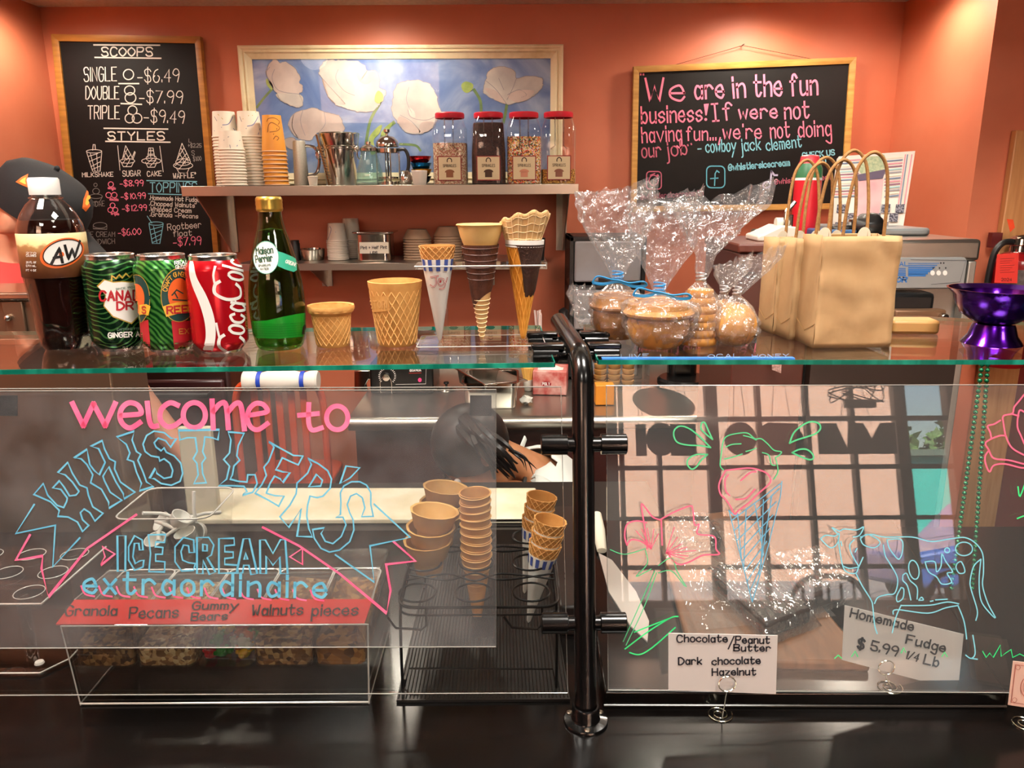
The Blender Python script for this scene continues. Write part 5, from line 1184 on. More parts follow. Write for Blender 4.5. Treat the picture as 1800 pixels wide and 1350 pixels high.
# ---- beeswax candles, each in its own cellophane wrap
M_bees = mat('beeswax', '#c98f45', .5, c2='#bd8038', ns=14, sss=.12); M_bees2 = mat('beeswax_brown', '#b77f42', .5, c2='#a66f34', ns=14, sss=.1)
M_cel = clear('cellophane', (.95, .95, .95), .11, rough=.10, bump=.7, bs=70, haze=.07, hazec=(.85, .85, .85), fmax=.8)
M_celw = clear('cellophane_gather', (.9, .9, .9), .20, rough=.08, bump=.8, bs=90, haze=.16, hazec=(.85, .84, .82))
M_tie = mat('silver_tie', '#b9bcc0', .3, .8); M_ribb = mat('blue_ribbon', '#1f8fd0', .4)
def cello(parent, prof, neck_i, seed, amp=.12, nu=64, lean=(0, 0), cut=0.0):
    """crumpled film: prof is (radius, z) rows from the floor to the free edge; row neck_i is the tied neck"""
    def f(u, j):
        r, z = prof[j]; a = 2 * pi * u; n = noise.noise(V((cos(a) * 2.1 + seed, sin(a) * 2.1, z * 22))); n2 = noise.noise(V((cos(a) * 6 + seed, sin(a) * 6, z * 75))) + .5 * noise.noise(V((cos(a) * 13 + seed, sin(a) * 13, z * 150)))
        fold = sin(a * 9 + seed + 2 * n) * .35
        q = r * (1 + amp * (1.4 * n + 1.5 * n2 + (fold if j > neck_i else fold * .35)))
        top = j - neck_i; k = max(0, (z - prof[neck_i][1]))
        flat = .55 if top > 1 else 1
        return (q * cos(a) + lean[0] * k, q * sin(a) * flat + lean[1] * k, z + (.010 * n2 + cut * cos(a) if j == len(prof) - 1 else .003 * n2 if j > neck_i else 0))
    def sub(j0, j1):
        return MB().add([f(i / nu, j) for j in range(j0, j1) for i in range(nu)], [((j - j0) * nu + i, (j - j0) * nu + (i + 1) % nu, (j - j0 + 1) * nu + (i + 1) % nu, (j - j0 + 1) * nu + i) for j in range(j0, j1 - 1) for i in range(nu)])
    obj('wrap_skirt', sub(0, neck_i + 1), M_cel, parent, smooth=14)
    obj('wrap_top', sub(neck_i, len(prof)), M_celw if len(prof) - neck_i < 4 else M_cel, parent, smooth=8)
def rows(*p):
    out = []
    for (r0, z0), (r1, z1) in zip(p, p[1:]):
        n = max(1, int((z1 - z0) / .0045) + 1)
        out += [(r0 + (r1 - r0) * i / n, z0 + (z1 - z0) * i / n) for i in range(n)]
    return out + [p[-1]]
def neck(rw): return min(range(2, len(rw) - 2), key=lambda i: rw[i][0])
def twist(t, z, r, m):
    obj('tie', MB().tube([((r + .001) * cos(i * .7), (r + .001) * sin(i * .7), z + .0005 * i) for i in range(24)], .0011, 6), m, t)
def pot(px, py, r, label, seed, topz, topr, lean, m=M_bees, ribbon_=True, neckz=.068):
    t = thing('beeswax_candle', label, 'candle', foot(px, py, r * .55), group='wrapped beeswax candles')
    s = r / .043
    obj('candle_body', MB().lathe([(0, 0), (.024 * s, 0), (.030 * s, .005), (.0365 * s, .018), (.0375 * s, .030), (.036 * s, .036), (.042 * s, .040), (.043 * s, .043), (.038 * s, .048), (.037 * s, .054), (.0365 * s, .057), (.030 * s, .056), (.028 * s, .050), (0, .048)], 48), m, t)
    rw = rows((.026 * s, .001), (.041 * s, .018), (.046 * s, .042), (.042 * s, .055), (.022 * s, .062), (.007, neckz), (.013, neckz + .014), (topr * .7, neckz + topz * .45), (topr, neckz + topz * .8), (topr * .95, neckz + topz))
    cello(t, rw, neck(rw), seed, .13, lean=lean, cut=.012)
    if ribbon_:
        rb = obj('ribbon_bow', MB().tube(cat_rom([(-.034, -.012, neckz - .002), (-.028, -.014, neckz + .006), (-.012, -.012, neckz + .002), (0, -.010, neckz), (.014, -.013, neckz - .003), (.03, -.016, neckz - .001), (.034, -.015, neckz - .006), (.018, -.013, neckz - .007), (0, -.010, neckz - .001), (-.02, -.012, neckz - .004), (-.034, -.012, neckz - .002)], 4), .0022, 6, flat=.5), M_ribb, t)
    twist(t, neckz, .006, M_ribb if ribbon_ else M_tie)
    return t
pot(1155, 615, .0435, 'pot-shaped beeswax candle in cellophane with a blue bow, front of the group', 3, .110, .046, (.02, 0))
pot(1083, 598, .036, 'pot-shaped beeswax candle in cellophane behind the front one, at the left', 9, .115, .050, (-.03, 0), M_bees2, True, .076)
def hive(px, py, r, label, seed):
    t = thing('beeswax_candle', label, 'candle', foot(px, py, r * .7), group='wrapped beeswax candles'); pf = [(0, 0)]
    for k in range(7):
        z = k * .0098; q = r * sqrt(max(.05, 1 - (z / .078) ** 2.2)); pf += [(q * .94, z), (q, z + .003), (q, z + .0065), (q * .94, z + .0096)]
    obj('candle_body', MB().lathe(pf + [(0, .071)], 40), M_bees, t)
    rw = rows((r * .95, .001), (r * 1.12, .02), (r * 1.08, .045), (r * .6, .068), (.0055, .078), (.0095, .092), (.011, .110), (.030, .135), (.055, .165), (.062, .178))
    cello(t, rw, neck(rw), seed, .14, lean=(.14, 0), cut=.02); twist(t, .078, .005, M_tie)
hive(1226, 608, .024, 'beehive-shaped beeswax candle in cellophane whose open top fans widest', 5)
def pumpkin(px, py, r, label, seed, lean, toph):
    t = thing('beeswax_candle', label, 'candle', foot(px, py, r * .6), group='wrapped beeswax candles')
    obj('candle_body', MB().lathe([(0, r * .12)] + [(r * sin(pi * (.12 + .8 * i / 14)) ** .9, r * .95 - r * .95 * cos(pi * (.06 + .86 * i / 14))) for i in range(15)] + [(0, r * 1.75)], 60, fr=lambda a, q, z: q * (1 - .05 * abs(sin(5 * a)) ** .5 + .03)), M_bees, t)
    obj('stem', MB().tube([(0, 0, r * 1.72), (.002, 0, r * 1.95)], [.004, .003], 8), M_bees2, t)
    rw = rows((r * .75, .001), (r * 1.12, r * .6), (r * 1.1, r * 1.1), (r * .7, r * 1.75), (.0045, r * 2.25), (.010, r * 2.25 + .012), (.020, r * 2.25 + toph * .6), (.024, r * 2.25 + toph))
    cello(t, rw, neck(rw), seed, .15, lean=lean, cut=.01); twist(t, r * 2.25, .004, M_tie)
pumpkin(1289, 610, .0275, 'pumpkin-shaped beeswax candle in cellophane, front right beside the paper bags', 11, (.55, -.1), .050)
pumpkin(1268, 588, .0235, 'small pumpkin-shaped beeswax candle in cellophane, behind the front pumpkin', 13, (.25, 0), .042)
c = onZ(1030, 590, ZG); t = thing('cellophane_scrap', 'loose crumpled cellophane bag spilling past the black post', 'cellophane', (c.x + .012, c.y + .05, ZG))
rw = rows((.016, .001), (.022, .02), (.018, .035), (.020, .048), (.013, .060)); cello(t, rw, 2, 21, .3, 30, (-.3, 0))
# ---- machine row behind (soft-serve machine and side cabinet)
YM = 1.72
def mx(px, Y=YM, py=470): return onY(px, py, Y).x
def mz(py, Y=YM, px=1600): return onY(px, py, Y).z
x0, x1 = mx(1440), mx(1718); zt = mz(421)
M_pan = mat('machine_panel_grey', '#9aa0a0', .35, .4); M_mach = mat('machine_steel', '#a8a49c', .38, .75, bump=.04, bs=30, stretch=(1, 1, 20))
t = thing('soft_serve_machine', 'steel soft-serve machine with blue striped control panel behind the bags', 'machine', (0, YM, 0))
obj('machine_body', MB().bx(x0, x1 - .02, .03, .50, .06, zt - .03), M_mach, t)
obj('top_rim', MB().bx(x0 - .005, x1, -.005, .51, zt - .048, zt), M_steel, t, bevel=.008)
obj('side_post', MB().bx(x1 - .022, x1 - .004, -.003, .03, .55, zt - .048), M_mach, t, bevel=.003)
pn = obj('control_panel', MB().prism(rrect(x1 - .03 - x0, mz(452) - mz(507), .012, 5, (x0 + x1 - .03) / 2, (mz(452) + mz(507)) / 2), -.012, .03, Matrix(((1, 0, 0, 0), (0, 0, 1, 0), (0, 1, 0, 0), (0, 0, 0, 1)))), M_pan, t, bevel=.003)
S = Surf(Plane((0, YM - .012, 0), (0, -1, 0)), off=.0006)
def dec(name, par, m, fn, root=t):
    mb = MB(); fn(mb); mb.v = [tuple(V(p) - root.location) for p in mb.v]; return obj(name, mb, m, par, smooth=0)
M_bluep = mat('panel_blue', '#2d6fb4', .4)
for k in range(7): dec('blue_stripe', pn, M_bluep, lambda mb: S.fill(mb, [Z9(1060, 735 + 11 * k), Z9(1250 - 14 * k, 735 + 11 * k), Z9(1250 - 14 * k, 739 + 13 * k), Z9(1060, 739 + 13 * k)]))
for k in range(5): dec('blue_stripe', pn, M_bluep, lambda mb: S.fill(mb, [Z9(900, 765 + 10 * k), Z9(1045, 765 + 10 * k), Z9(1045, 770 + 11 * k), Z9(900, 770 + 11 * k)]))
dec('panel_letters', pn, M_bluep, lambda mb: [S.text(mb, 'TAYLOR', *Z9(850, 850), *Z9(1048, 850), 8, 2.6, slant=.2), S.text(mb, 'NATIONAL', *Z9(850, 752), *Z9(1060, 752), 7, 1.5)])
dec('panel_outline', pn, mat('print_slate', '#4c5256', .5), lambda mb: S.line(mb, [Z9(1075, 715), Z9(1410, 720), Z9(1375, 850), Z9(1200, 865)], .8))
for q in ((1212, 765), (1250, 765), (1288, 765), (1258, 735), (1276, 735)): dec('indicator', pn, mat('print_dark', '#23282b', .5), lambda mb: S.fill(mb, ell(*Z9(*q), 1.4, 1.6, 8)))
for q in (1208, 1245, 1284): dec('push_button', pn, M_wht, lambda mb: S.fill(mb, ell(*Z9(q, 795), 4, 4.5, 14)))
obj('hopper_cover', MB().prism(rrect(.20, .28, .03, 5, x1 - .14, .26), zt, zt + .018), M_pan, t, bevel=.006)
obj('hopper_cap', MB().lathe([(0, .018), (.036, .018), (.038, .022), (.036, .036), (.02, .040), (0, .04)], 32, c=(x1 - .165, .22, zt)), M_steel2, t)
obj('dispensing_door', MB().bx(x0 + .05, x1 - .10, -.03, .03, mz(575), mz(512)), mat('door_black', '#161616', .3), t, bevel=.01)
obj('spout_bracket', MB().bx(mx(1560), mx(1648), -.06, -.03, mz(562), mz(538)), mat('bracket_brown', '#7a5c44', .35, .4), t, bevel=.004)
obj('bracket_knob', MB().lathe([(0, 0), (.008, 0), (.008, .014), (.006, .016), (0, .016)], 18, M=Matrix.Translation((mx(1640), -.06, mz(549))) @ Matrix.Rotation(radians(90), 4, 'X')), M_steel2, t)
[obj('foot', MB().lathe([(0, 0), (.025, 0), (.02, .06), (0, .06)], 12, c=(x_, y_, 0)), M_rub, t) for x_ in (x0 + .05, x1 - .07) for y_ in (.08, .45)]
obj('front_skirt', MB().bx(x0, x1 - .02, -.004, .028, .10, mz(600)), mat('machine_dark', '#2a201b', .35), t)
t = thing('brown_cabinet', 'reddish brown cabinet left of the soft-serve machine', 'cabinet', (0, YM + .02, 0)); xc0 = mx(1302)
obj('cabinet_body', MB().bx(xc0, x0 - .006, 0, .30, .0, mz(428) - .02), mat('cabinet_brown', '#4b231a', .4), t, bevel=.004)
obj('cabinet_top', MB().bx(xc0 - .004, x0 - .005, -.006, .305, mz(428) - .02, mz(428)), mat('cabinet_top', '#5c2a1e', .4), t, bevel=.004)
obj('vent_slat', MB().bx(mx(1310), mx(1332), -.004, 0, mz(480), mz(478)), M_rub, t); obj('vent_slat', MB().bx(mx(1310), mx(1332), -.004, 0, mz(487), mz(485)), M_rub, t)
ZT = mz(428)
# things on top of the machines
t = thing('canvas_print', 'small canvas of a pink cupcake on stripes and checks, leaning above the machine', 'picture')
YC = 2.02; P4 = [onY(*Z9(x, y), YC + dy) for x, y, dy in ((640, 85, .05), (1105, 52, .05), (1025, 560, -.03), (575, 560, -.03))]
nrm = (P4[1] - P4[0]).cross(P4[3] - P4[0]).normalized(); nrm = nrm if nrm.y < 0 else -nrm
zb = min(P4[2].z, P4[3].z); 
cvo = obj('canvas', MB().slab(P4, -nrm, .016), mat('canvas_white', '#e6dccf', .8), t, bevel=.001)
S = Surf(Plane(P4[0], nrm), off=.0006); S_ = Surf(Plane(P4[0], nrm), off=.0011); S__ = Surf(Plane(P4[0], nrm), off=.0016)
def dc(name, m, fn):
    mb = MB(); fn(mb); obj(name, mb, m, cvo, smooth=0)
cols = [mat('art_' + k, c, .8) for k, c in dict(rose='#d8909a', slate='#6f7f96', cream='#e8dcc8', grey='#9c979a', teal='#9fc0c0', plum='#8f6478').items()]
for k in range(14): dc('art_stripe', cols[k % 6], lambda mb: S.fill(mb, [Z9(660 - k * 4, 110 + k * 17), Z9(770 - k * 2, 102 + k * 17), Z9(769 - k * 2, 110 + k * 17), Z9(658 - k * 4, 118 + k * 17)]))
for k in range(14): dc('art_stripe', cols[(k * 5 + 2) % 6], lambda mb: S.fill(mb, [Z9(915, 95 + k * 18), Z9(1030 - k * 2, 85 + k * 18), Z9(1028 - k * 2, 94 + k * 18), Z9(914, 104 + k * 18)]))
for k in range(4): dc('art_stripe', cols[k % 3], lambda mb: S.fill(mb, [Z9(1040 + k * 13, 75), Z9(1047 + k * 13, 74), Z9(1004 + k * 12, 380), Z9(997 + k * 12, 380)]))
dc('art_pink_field', mat('art_pink', '#e2aeae', .8, c2='#d79c9e', ns=20), lambda mb: S.fill(mb, [Z9(750, 235), Z9(910, 225), Z9(880, 460), Z9(735, 465)]))
dc('art_cupcake_top', mat('art_sage', '#b9bf98', .8, c2='#8fa283', ns=160), lambda mb: S_.fill(mb, [Z9(770, 110), Z9(800, 90), Z9(880, 85), Z9(915, 80), Z9(925, 160), Z9(880, 190), Z9(800, 195), Z9(765, 180)], smooth=True))
dc('art_cupcake_case', mat('art_case', '#5f5366', .8), lambda mb: S__.fill(mb, [Z9(745, 200), Z9(925, 165), Z9(905, 220), Z9(760, 238)]))
M_ck = mat('art_check', '#3c3a46', .8, c2='#8c8a92', ns=260, lo=.48, hi=.52)
for i, j in ((0, 0), (1, 1), (0, 2), (5, 0), (4, 1), (6, 1.0), (5, 2), (6.6, 0)):
    dc('art_check', M_ck, lambda mb: S__.fill(mb, [Z9(628 + i * 54 - j * 6, 380 + j * 54), Z9(682 + i * 54 - j * 6, 378 + j * 54), Z9(676 + i * 54 - j * 6, 430 + j * 54), Z9(622 + i * 54 - j * 6, 432 + j * 54)]))
c = onY(1411, 428, 1.95); t = thing('red_tumbler', 'tall red drink tumbler with green band and red lid behind the bag handles', 'tumbler', (c.x, 1.95, ZT))
k = pxm(c); h = (415 - 279) * k * 1.02
obj('tumbler_body', MB().lathe([(0, 0), (20 * k, 0), (22 * k, h * .1), (22.5 * k, h * .70)], 36), mat('tumbler_red', '#c81f2c', .35), t)
obj('white_stripe', MB().lathe([(22.6 * k, h * .70), (22.6 * k, h * .73)], 36), M_wht, t); obj('green_band', MB().lathe([(22.6 * k, h * .73), (22 * k, h * .84), (18 * k, h * .90)], 36), mat('tumbler_green', '#2e6b46', .4), t)
obj('lid', MB().lathe([(18 * k, h * .90), (16 * k, h * .93), (15 * k, h * .985), (12 * k, h), (0, h)], 36), mat('tumbler_lid', '#d83a44', .35), t)
c = onY(1352, 428, 1.86); t = thing('white_slicer', 'white hand slicer with chrome crank on the brown cabinet', 'slicer', (c.x, 1.86, ZT))
k = pxm(c)
obj('slicer_base', MB().prism([(-32 * k, 0), (34 * k, 0), (34 * k, 24 * k), (8 * k, 27 * k), (-24 * k, 12 * k), (-32 * k, 10 * k)], -.05, .05, Matrix(((1, 0, 0, 0), (0, 0, 1, 0), (0, 1, 0, 0), (0, 0, 0, 1)))), mat('slicer_white', '#d9d3c6', .35), t, bevel=.004)
obj('clamp', MB().lathe([(0, 0), (9 * k, 0), (9 * k, 24 * k), (0, 24 * k)], 18, M=Matrix.Translation((6 * k, -.01, 30 * k)) @ Matrix.Rotation(radians(90), 4, 'Y')), mat('slicer_white'), t)
obj('crank', MB().tube([(20 * k, -.02, 26 * k), (22 * k, -.02, 50 * k), (34 * k, -.02, 66 * k)], .006, 8).tube([(30 * k, -.02, 20 * k), (30 * k, -.02, 44 * k)], .005, 8), M_steel2, t)
c = onY(1459, 428, 1.86); o = obj('blue_tray', MB().prism(rrect(.085, .10, .012), 0, .016), mat('tray_blue', '#35608f', .35), loc=(c.x, 1.86, zt + .001), bevel=.003); tag(o, 'small blue plastic tray on top of the machine', 'tray')
c = onY(1524, 420, 1.84); t = thing('black_pouch', 'crumpled black bag lying in front of the cupcake canvas', 'bag', (c.x, 1.84, zt + .0005))
mb = MB().sph((0, 0, .025), (.040, .035, .026), 24, 14).sph((-.055, .01, .016), (.035, .03, .016), 20, 12)
mb.v = [(x + .006 * noise.noise(V((x, y, z)) * 60), y, max(z + .008 * noise.noise(V((x, y, z)) * 45 + V((5, 0, 0))), 0)) for x, y, z in mb.v]; obj('pouch_body', mb, mat('black_leather', '#0d0c0c', .4), t)
# ---- fire extinguisher on the pillar
YE = YP - .075; c = onY(1757, 640, YE); t = thing('fire_extinguisher', 'red fire extinguisher with black hose and orange tag on the pillar', 'fire extinguisher', (c.x, YE, 0))
k = pxm(onY(1757, 480, YE)); z_ = lambda py: onY(1757, py, YE).z
rb = 41 * k
obj('cylinder', MB().lathe([(0, z_(640)), (rb * .95, z_(640)), (rb, z_(630)), (rb, z_(468)), (rb * .9, z_(456)), (rb * .55, z_(446)), (rb * .3, z_(442)), (0, z_(441))], 44), mat('extinguisher_red', '#7c1013', .2, coat=.6), t)
la = obj('instruction_label', MB().grid(lambda u, v: ((rb + .0006) * sin(-1.0 + 1.9 * u), -(rb + .0006) * cos(-1.0 + 1.9 * u), z_(512) + (z_(471) - z_(512)) * v), 20, 2), mat('label_grey', '#5c5654', .5, c2='#47403e', ns=120), t)
obj('barcode_sticker', MB().grid(lambda u, v: ((rb + .0012) * sin(-.72 + .6 * u), -(rb + .0012) * cos(-.72 + .6 * u), z_(507) + (z_(498) - z_(507)) * v), 8, 2), mat('sticker_white', '#cfc8bc', .6), la)
mb = MB()
for i in range(12): mb.grid(lambda u, v: ((rb + .0018) * sin(-.69 + .045 * i + .022 * u), -(rb + .0018) * cos(-.69 + .045 * i + .022 * u), z_(505.5) + (z_(500) - z_(505.5)) * v), 2, 2)
obj('barcode', mb, M_blk, la, smooth=0)
obj('valve', MB().lathe([(0, z_(443)), (13 * k, z_(443)), (13 * k, z_(432)), (16 * k, z_(430)), (16 * k, z_(420)), (10 * k, z_(415)), (0, z_(415))], 24), M_steel2, t)
obj('carry_handle', MB().tube([(-8 * k, -.01, z_(416)), (14 * k, -.015, z_(412)), (60 * k, -.02, z_(400))], .008, 8, flat=.5).tube([(4 * k, -.01, z_(420)), (60 * k, -.02, z_(424))], .006, 8, flat=.5), M_steel2, t)
g = obj('pressure_gauge', MB().lathe([(0, 0), (8 * k, 0), (8.5 * k, .004), (7 * k, .008), (0, .008)], 24, M=Matrix.Translation((22 * k, -.035, z_(430))) @ Matrix.Rotation(radians(90), 4, 'X')), M_steel2, t)
obj('gauge_face', MB().lathe([(0, .0085), (6 * k, .0085)], 20, M=Matrix.Translation((22 * k, -.035, z_(430))) @ Matrix.Rotation(radians(90), 4, 'X')), mat('gauge_rose', '#8f3a44', .4), g)
obj('hose', MB().tube(cat_rom([(-14 * k, -.01, z_(425)), (-30 * k, -.012, z_(426)), (-42 * k, -.012, z_(440)), (-46 * k, -.010, z_(470)), (-47 * k, -.008, z_(520)), (-44 * k, 0, z_(580))], 6), .0085, 10).tube(cat_rom([(20 * k, -.01, z_(420)), (36 * k, -.015, z_(428)), (52 * k, -.02, z_(452))], 6), .0075, 10), M_rub, t)
obj('wall_bracket', MB().box((-22 * k, .05, z_(424)), (18 * k, .02, 26 * k)), mat('bracket_red', '#5c1414', .5), t)
S = Surf(Plane((0, YE - rb - .012, 0), (0, -1, 0)), off=.0004); M_tagr = mat('tag_red', '#e0382e', .6)
def dt(nm, m, fn, par): mb = MB(); fn(mb); mb.v = [tuple(V(p) - t.location) for p in mb.v]; return obj(nm, mb, m, par, smooth=0)
tg = dt('inspection_tag', M_tagr, lambda mb: mb.slab([S.pl.at(1753, 447), S.pl.at(1791, 444), S.pl.at(1788, 498), S.pl.at(1748, 497)], (0, 1, 0), .0008), t)
dt('tag_print', mat('tag_ink', '#6d1a18', .6), lambda mb: [S.line(mb, [(1758, 455 + 4 * i), (1783 - (i % 3) * 4, 454 + 4 * i)], .6) for i in range(7)] + [S.text(mb, '2024', 1760, 494, 1778, 494, 5, 1)], tg)
dt('pull_tag', mat('pull_orange', '#e0471e', .5), lambda mb: mb.slab([S.pl.at(1770, 385), S.pl.at(1781, 386), S.pl.at(1784, 400), S.pl.at(1776, 408), S.pl.at(1772, 398)][:4], (0, 1, 0), .0008), t)
obj('tag_wire', MB().tube([(8 * k, -.03, z_(440)), (9 * k, -rb - .012, z_(448))], .0008, 5), M_steel2, t)
# ================================================================ behind the slanted glass, left: toppings, stands, cone rack
zf = lambda ox, oy, s: (lambda x, y: (x / s + ox, y / s + oy))
ZL, ZL2, ZL3, ZL4 = zf(0, 630, 3.913), zf(400, 620, 4.822), zf(0, 860, 3.376), zf(360, 860, 3.374)
M_line = mat('acrylic_edge_highlight', '#cfcac2', .12, spec=.9)  # pale tone that paints the highlight on clear acrylic edges
# ---- five-bin topping caddy
t = thing('topping_caddy', 'clear acrylic caddy with five topping bins and a red label strip', 'topping box')
FY = .790; a = onY(140, 1228, FY); b_ = onY(648, 1226, FY); X0, X1 = a.x, b_.x; BZ = ZC + .0005; TZ = BZ + .105; DY = .150
def wall(nm, p4, n, th=.003, m=M_acr2): return obj(nm, MB().slab(p4, n, th), m, t)
wall('case_wall', [(X0, FY, BZ), (X1, FY, BZ), (X1 + .004, FY, TZ), (X0 - .008, FY, TZ)], (0, 1, 0))
wall('case_wall', [(X0, FY + DY, BZ), (X1, FY + DY, BZ), (X1 + .004, FY + DY, TZ + .02), (X0 - .008, FY + DY, TZ + .02)], (0, 1, 0))
wall('case_wall', [(X0, FY, BZ), (X0, FY + DY, BZ), (X0 - .008, FY + DY, TZ + .02), (X0 - .008, FY, TZ)], (1, 0, 0)); wall('case_wall', [(X1, FY, BZ), (X1, FY + DY, BZ), (X1 + .004, FY + DY, TZ + .02), (X1 + .004, FY, TZ)], (1, 0, 0))
obj('case_highlight', MB().tube([(X0, FY + DY, BZ + .002), (X0, FY, BZ + .002), (X1, FY, BZ + .002), (X1, FY + DY, BZ + .002)], .0013, 6).tube([(X0 - .008, FY, TZ), (X0, FY, BZ)], .0008, 5).tube([(X1 + .004, FY, TZ), (X1, FY, BZ)], .0010, 5).tube([(X0 - .008, FY, TZ), (X1 + .004, FY, TZ)], .001, 5), M_line, t)  # pale tubes painted as the highlight along the case edges
q = [onY(131, 1054, FY + .045), onY(655, 1053, FY + .045), onY(640, 1097, FY + .004), onY(98, 1097, FY + .004)]
n_ = (q[1] - q[0]).cross(q[3] - q[0]).normalized(); n_ = n_ if n_.y < 0 else -n_
st = obj('label_strip', MB().slab(q, -n_, .002), mat('strip_red', '#d3251f', .35), t)
S = Surf(Plane(q[0], n_), off=.0006); M_mark = mat('black_marker', '#1e0808', .5)
for s_, x0, y0, x1, y1, h in (('Granola', *ZL3(388, 752), *ZL3(690, 750), 17), ('Pecans', *ZL3(768, 768), *ZL3(1055, 762), 19), ('Gummy', *ZL3(1142, 715), *ZL3(1410, 712), 13), ('Bears', *ZL3(1135, 780), *ZL3(1345, 775), 13), ('Walnuts', *ZL4(280, 750), *ZL4(578, 745), 18), ('pieces', *ZL4(635, 752), *ZL4(905, 748), 19)):
    mb = MB(); S.text(mb, s_, x0, y0, x1, y1, h, 3.1, slant=.12); obj('handwriting', mb, M_mark, st, smooth=0)
obj('lid', MB().slab([q[0] + V((0, .002, .001)), q[1] + V((0, .002, .001)), onY(668, 998, FY + DY), onY(192, 1003, FY + DY)], (0, 0, -1), .003), clear('lid_acrylic', (.95, .95, .95), .07, haze=.04, hazec=(.8, .8, .8)), t)
obj('lid_highlight', MB().tube([q[0], onY(192, 1003, FY + DY), onY(668, 998, FY + DY), q[1]], .0009, 5), M_line, t)  # painted highlight around the clear lid
def nuts(name, cols, sc): return sprink(name, cols, sc)
fills = [('granola', nuts('granola', ['#7a5434', '#9c7448', '#4f3220', '#b08a5a', '#6b462a'], 190), .016), ('pecan pieces', nuts('pecans', ['#c9a878', '#e0c898', '#8f6844', '#b58e5c', '#6f4c30'], 210), .020), (None, None, 0),
         ('walnut pieces', nuts('walnuts', ['#8a5c30', '#b28552', '#5f3c1e', '#c69e66', '#74491f'], 180), .022), ('peanut butter pieces', nuts('peanut_pieces', ['#a8702f', '#8f5a24', '#c28a44', '#6e4218'], 120), .026)]
xe = [onY(p, 1140, FY + .006).x for p in (124, 232, 338, 440, 548, 642)]; zb = onY(300, 1172, FY + .008).z
for k in range(5):
    x0, x1 = xe[k] + .0012, xe[k + 1] - .0012; w = x1 - x0; d = DY - .014
    bn = thing_part = obj('bin', MB().prism(rrect(w, d, .010, 5, (x0 + x1) / 2, FY + .007 + d / 2), zb, zb + .0012), M_acr2, t)
    rr_ = rrect(w, d, .010, 5, (x0 + x1) / 2, FY + .007 + d / 2); n = len(rr_)
    obj('bin_wall', MB().add([(x, y, z) for z in (zb, TZ - .004) for x, y in rr_], [(i, (i + 1) % n, n + (i + 1) % n, n + i) for i in range(n)]), M_acr2, bn)
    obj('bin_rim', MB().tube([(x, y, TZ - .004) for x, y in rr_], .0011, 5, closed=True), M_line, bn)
    nm, m_, h = fills[k]
    if m_:
        inner = rrect(w - .003, d - .003, .009, 5, (x0 + x1) / 2, FY + .007 + d / 2); cx_, cy_ = (x0 + x1) / 2, FY + .007 + d / 2
        zt_ = zb + .0285 if k != 1 else zb + .026
        def hz(x, y): return zt_ + h * .25 + h * .7 * (y - cy_) / d + .005 * noise.noise(V((x * 90, y * 90, k))) + .004 * noise.noise(V((x * 260, y * 260, k)))
        mb = MB(); ni = len(inner); rings = [[(cx_ + (x - cx_) * f, cy_ + (y - cy_) * f) for x, y in inner] for f in (1, .85, .7, .55, .4, .25, .1)]
        vs = [(x, y, zb + .0016) for x, y in inner] + [(x, y, hz(x, y)) for rg_ in rings for x, y in rg_]
        fs = [(a_ * ni + i, a_ * ni + (i + 1) % ni, (a_ + 1) * ni + (i + 1) % ni, (a_ + 1) * ni + i) for a_ in range(7) for i in range(ni)] + [tuple(7 * ni + i for i in range(ni))]
        o = obj('filling', mb.add(vs, fs), m_, bn, smooth=0); o['label'] = nm; o['kind'] = 'stuff'
GUM = {'green': '#2d8a34', 'red': '#b3202a', 'yellow': '#e0b020', 'orange': '#e0701e', 'clear': '#d8d2b8'}
rnd = random.Random(5); gx0, gx1 = xe[2] + .01, xe[3] - .01
gm = MB().sph((0, 0, 0), (.0065, .0085, .006), 12, 8).sph((0, .0095, .001), (.0048, .0048, .0045), 10, 6).sph((-.003, .0135, .002), .0018, 8, 5).sph((.003, .0135, .002), .0018, 8, 5).sph((-.005, -.006, .003), .0028, 8, 5).sph((.005, -.006, .003), .0028, 8, 5).sph((-.005, .005, .003), .0026, 8, 5).sph((.005, .005, .003), .0026, 8, 5).mesh('gummy')
lay = [('green', gx0 + .016, .016, 0), ('yellow', gx1 - .004, .014, 0), ('red', gx0 + .004, .012, 0), ('clear', gx0 + .028, .03, 0), ('orange', gx1 - .016, .034, 0), ('green', gx1 - .002, .05, 0), ('red', gx0 + .008, .05, 0), ('yellow', gx0 + .022, .065, 0), ('green', gx0 + .010, .022, 1), ('orange', gx1 - .006, .03, 1), ('red', gx1 - .018, .05, 1), ('yellow', gx0 + .012, .044, 1), ('clear', gx1 - .006, .016, 1), ('orange', gx0 + .024, .058, 1)]
place = ['against the front, left of centre', 'in the front right corner', 'in the front left corner', 'in the middle of the bottom layer', 'right of the middle in the bottom layer', 'at the right side, further back', 'at the left side, further back', 'at the back of the bottom layer', 'on top at the left front', 'on top at the right', 'on top near the back right', 'on top near the back left', 'on top of the front right one', 'on top, furthest back']
for (c_, x, dy, ly), w_ in zip(lay, place):
    o = obj('gummy_bear', gm.copy(), mat('gummy_' + c_, GUM[c_], .15, sss=.3), loc=(x, FY + .010 + dy, zb + .008 + ly * .0125)); o.rotation_euler = (rnd.uniform(-.4, .4), rnd.uniform(-.4, .4), rnd.uniform(0, 6)); tag(o, f'{c_} gummy bear in the middle topping bin, {w_}', 'candy', 'gummy bears in the topping caddy')
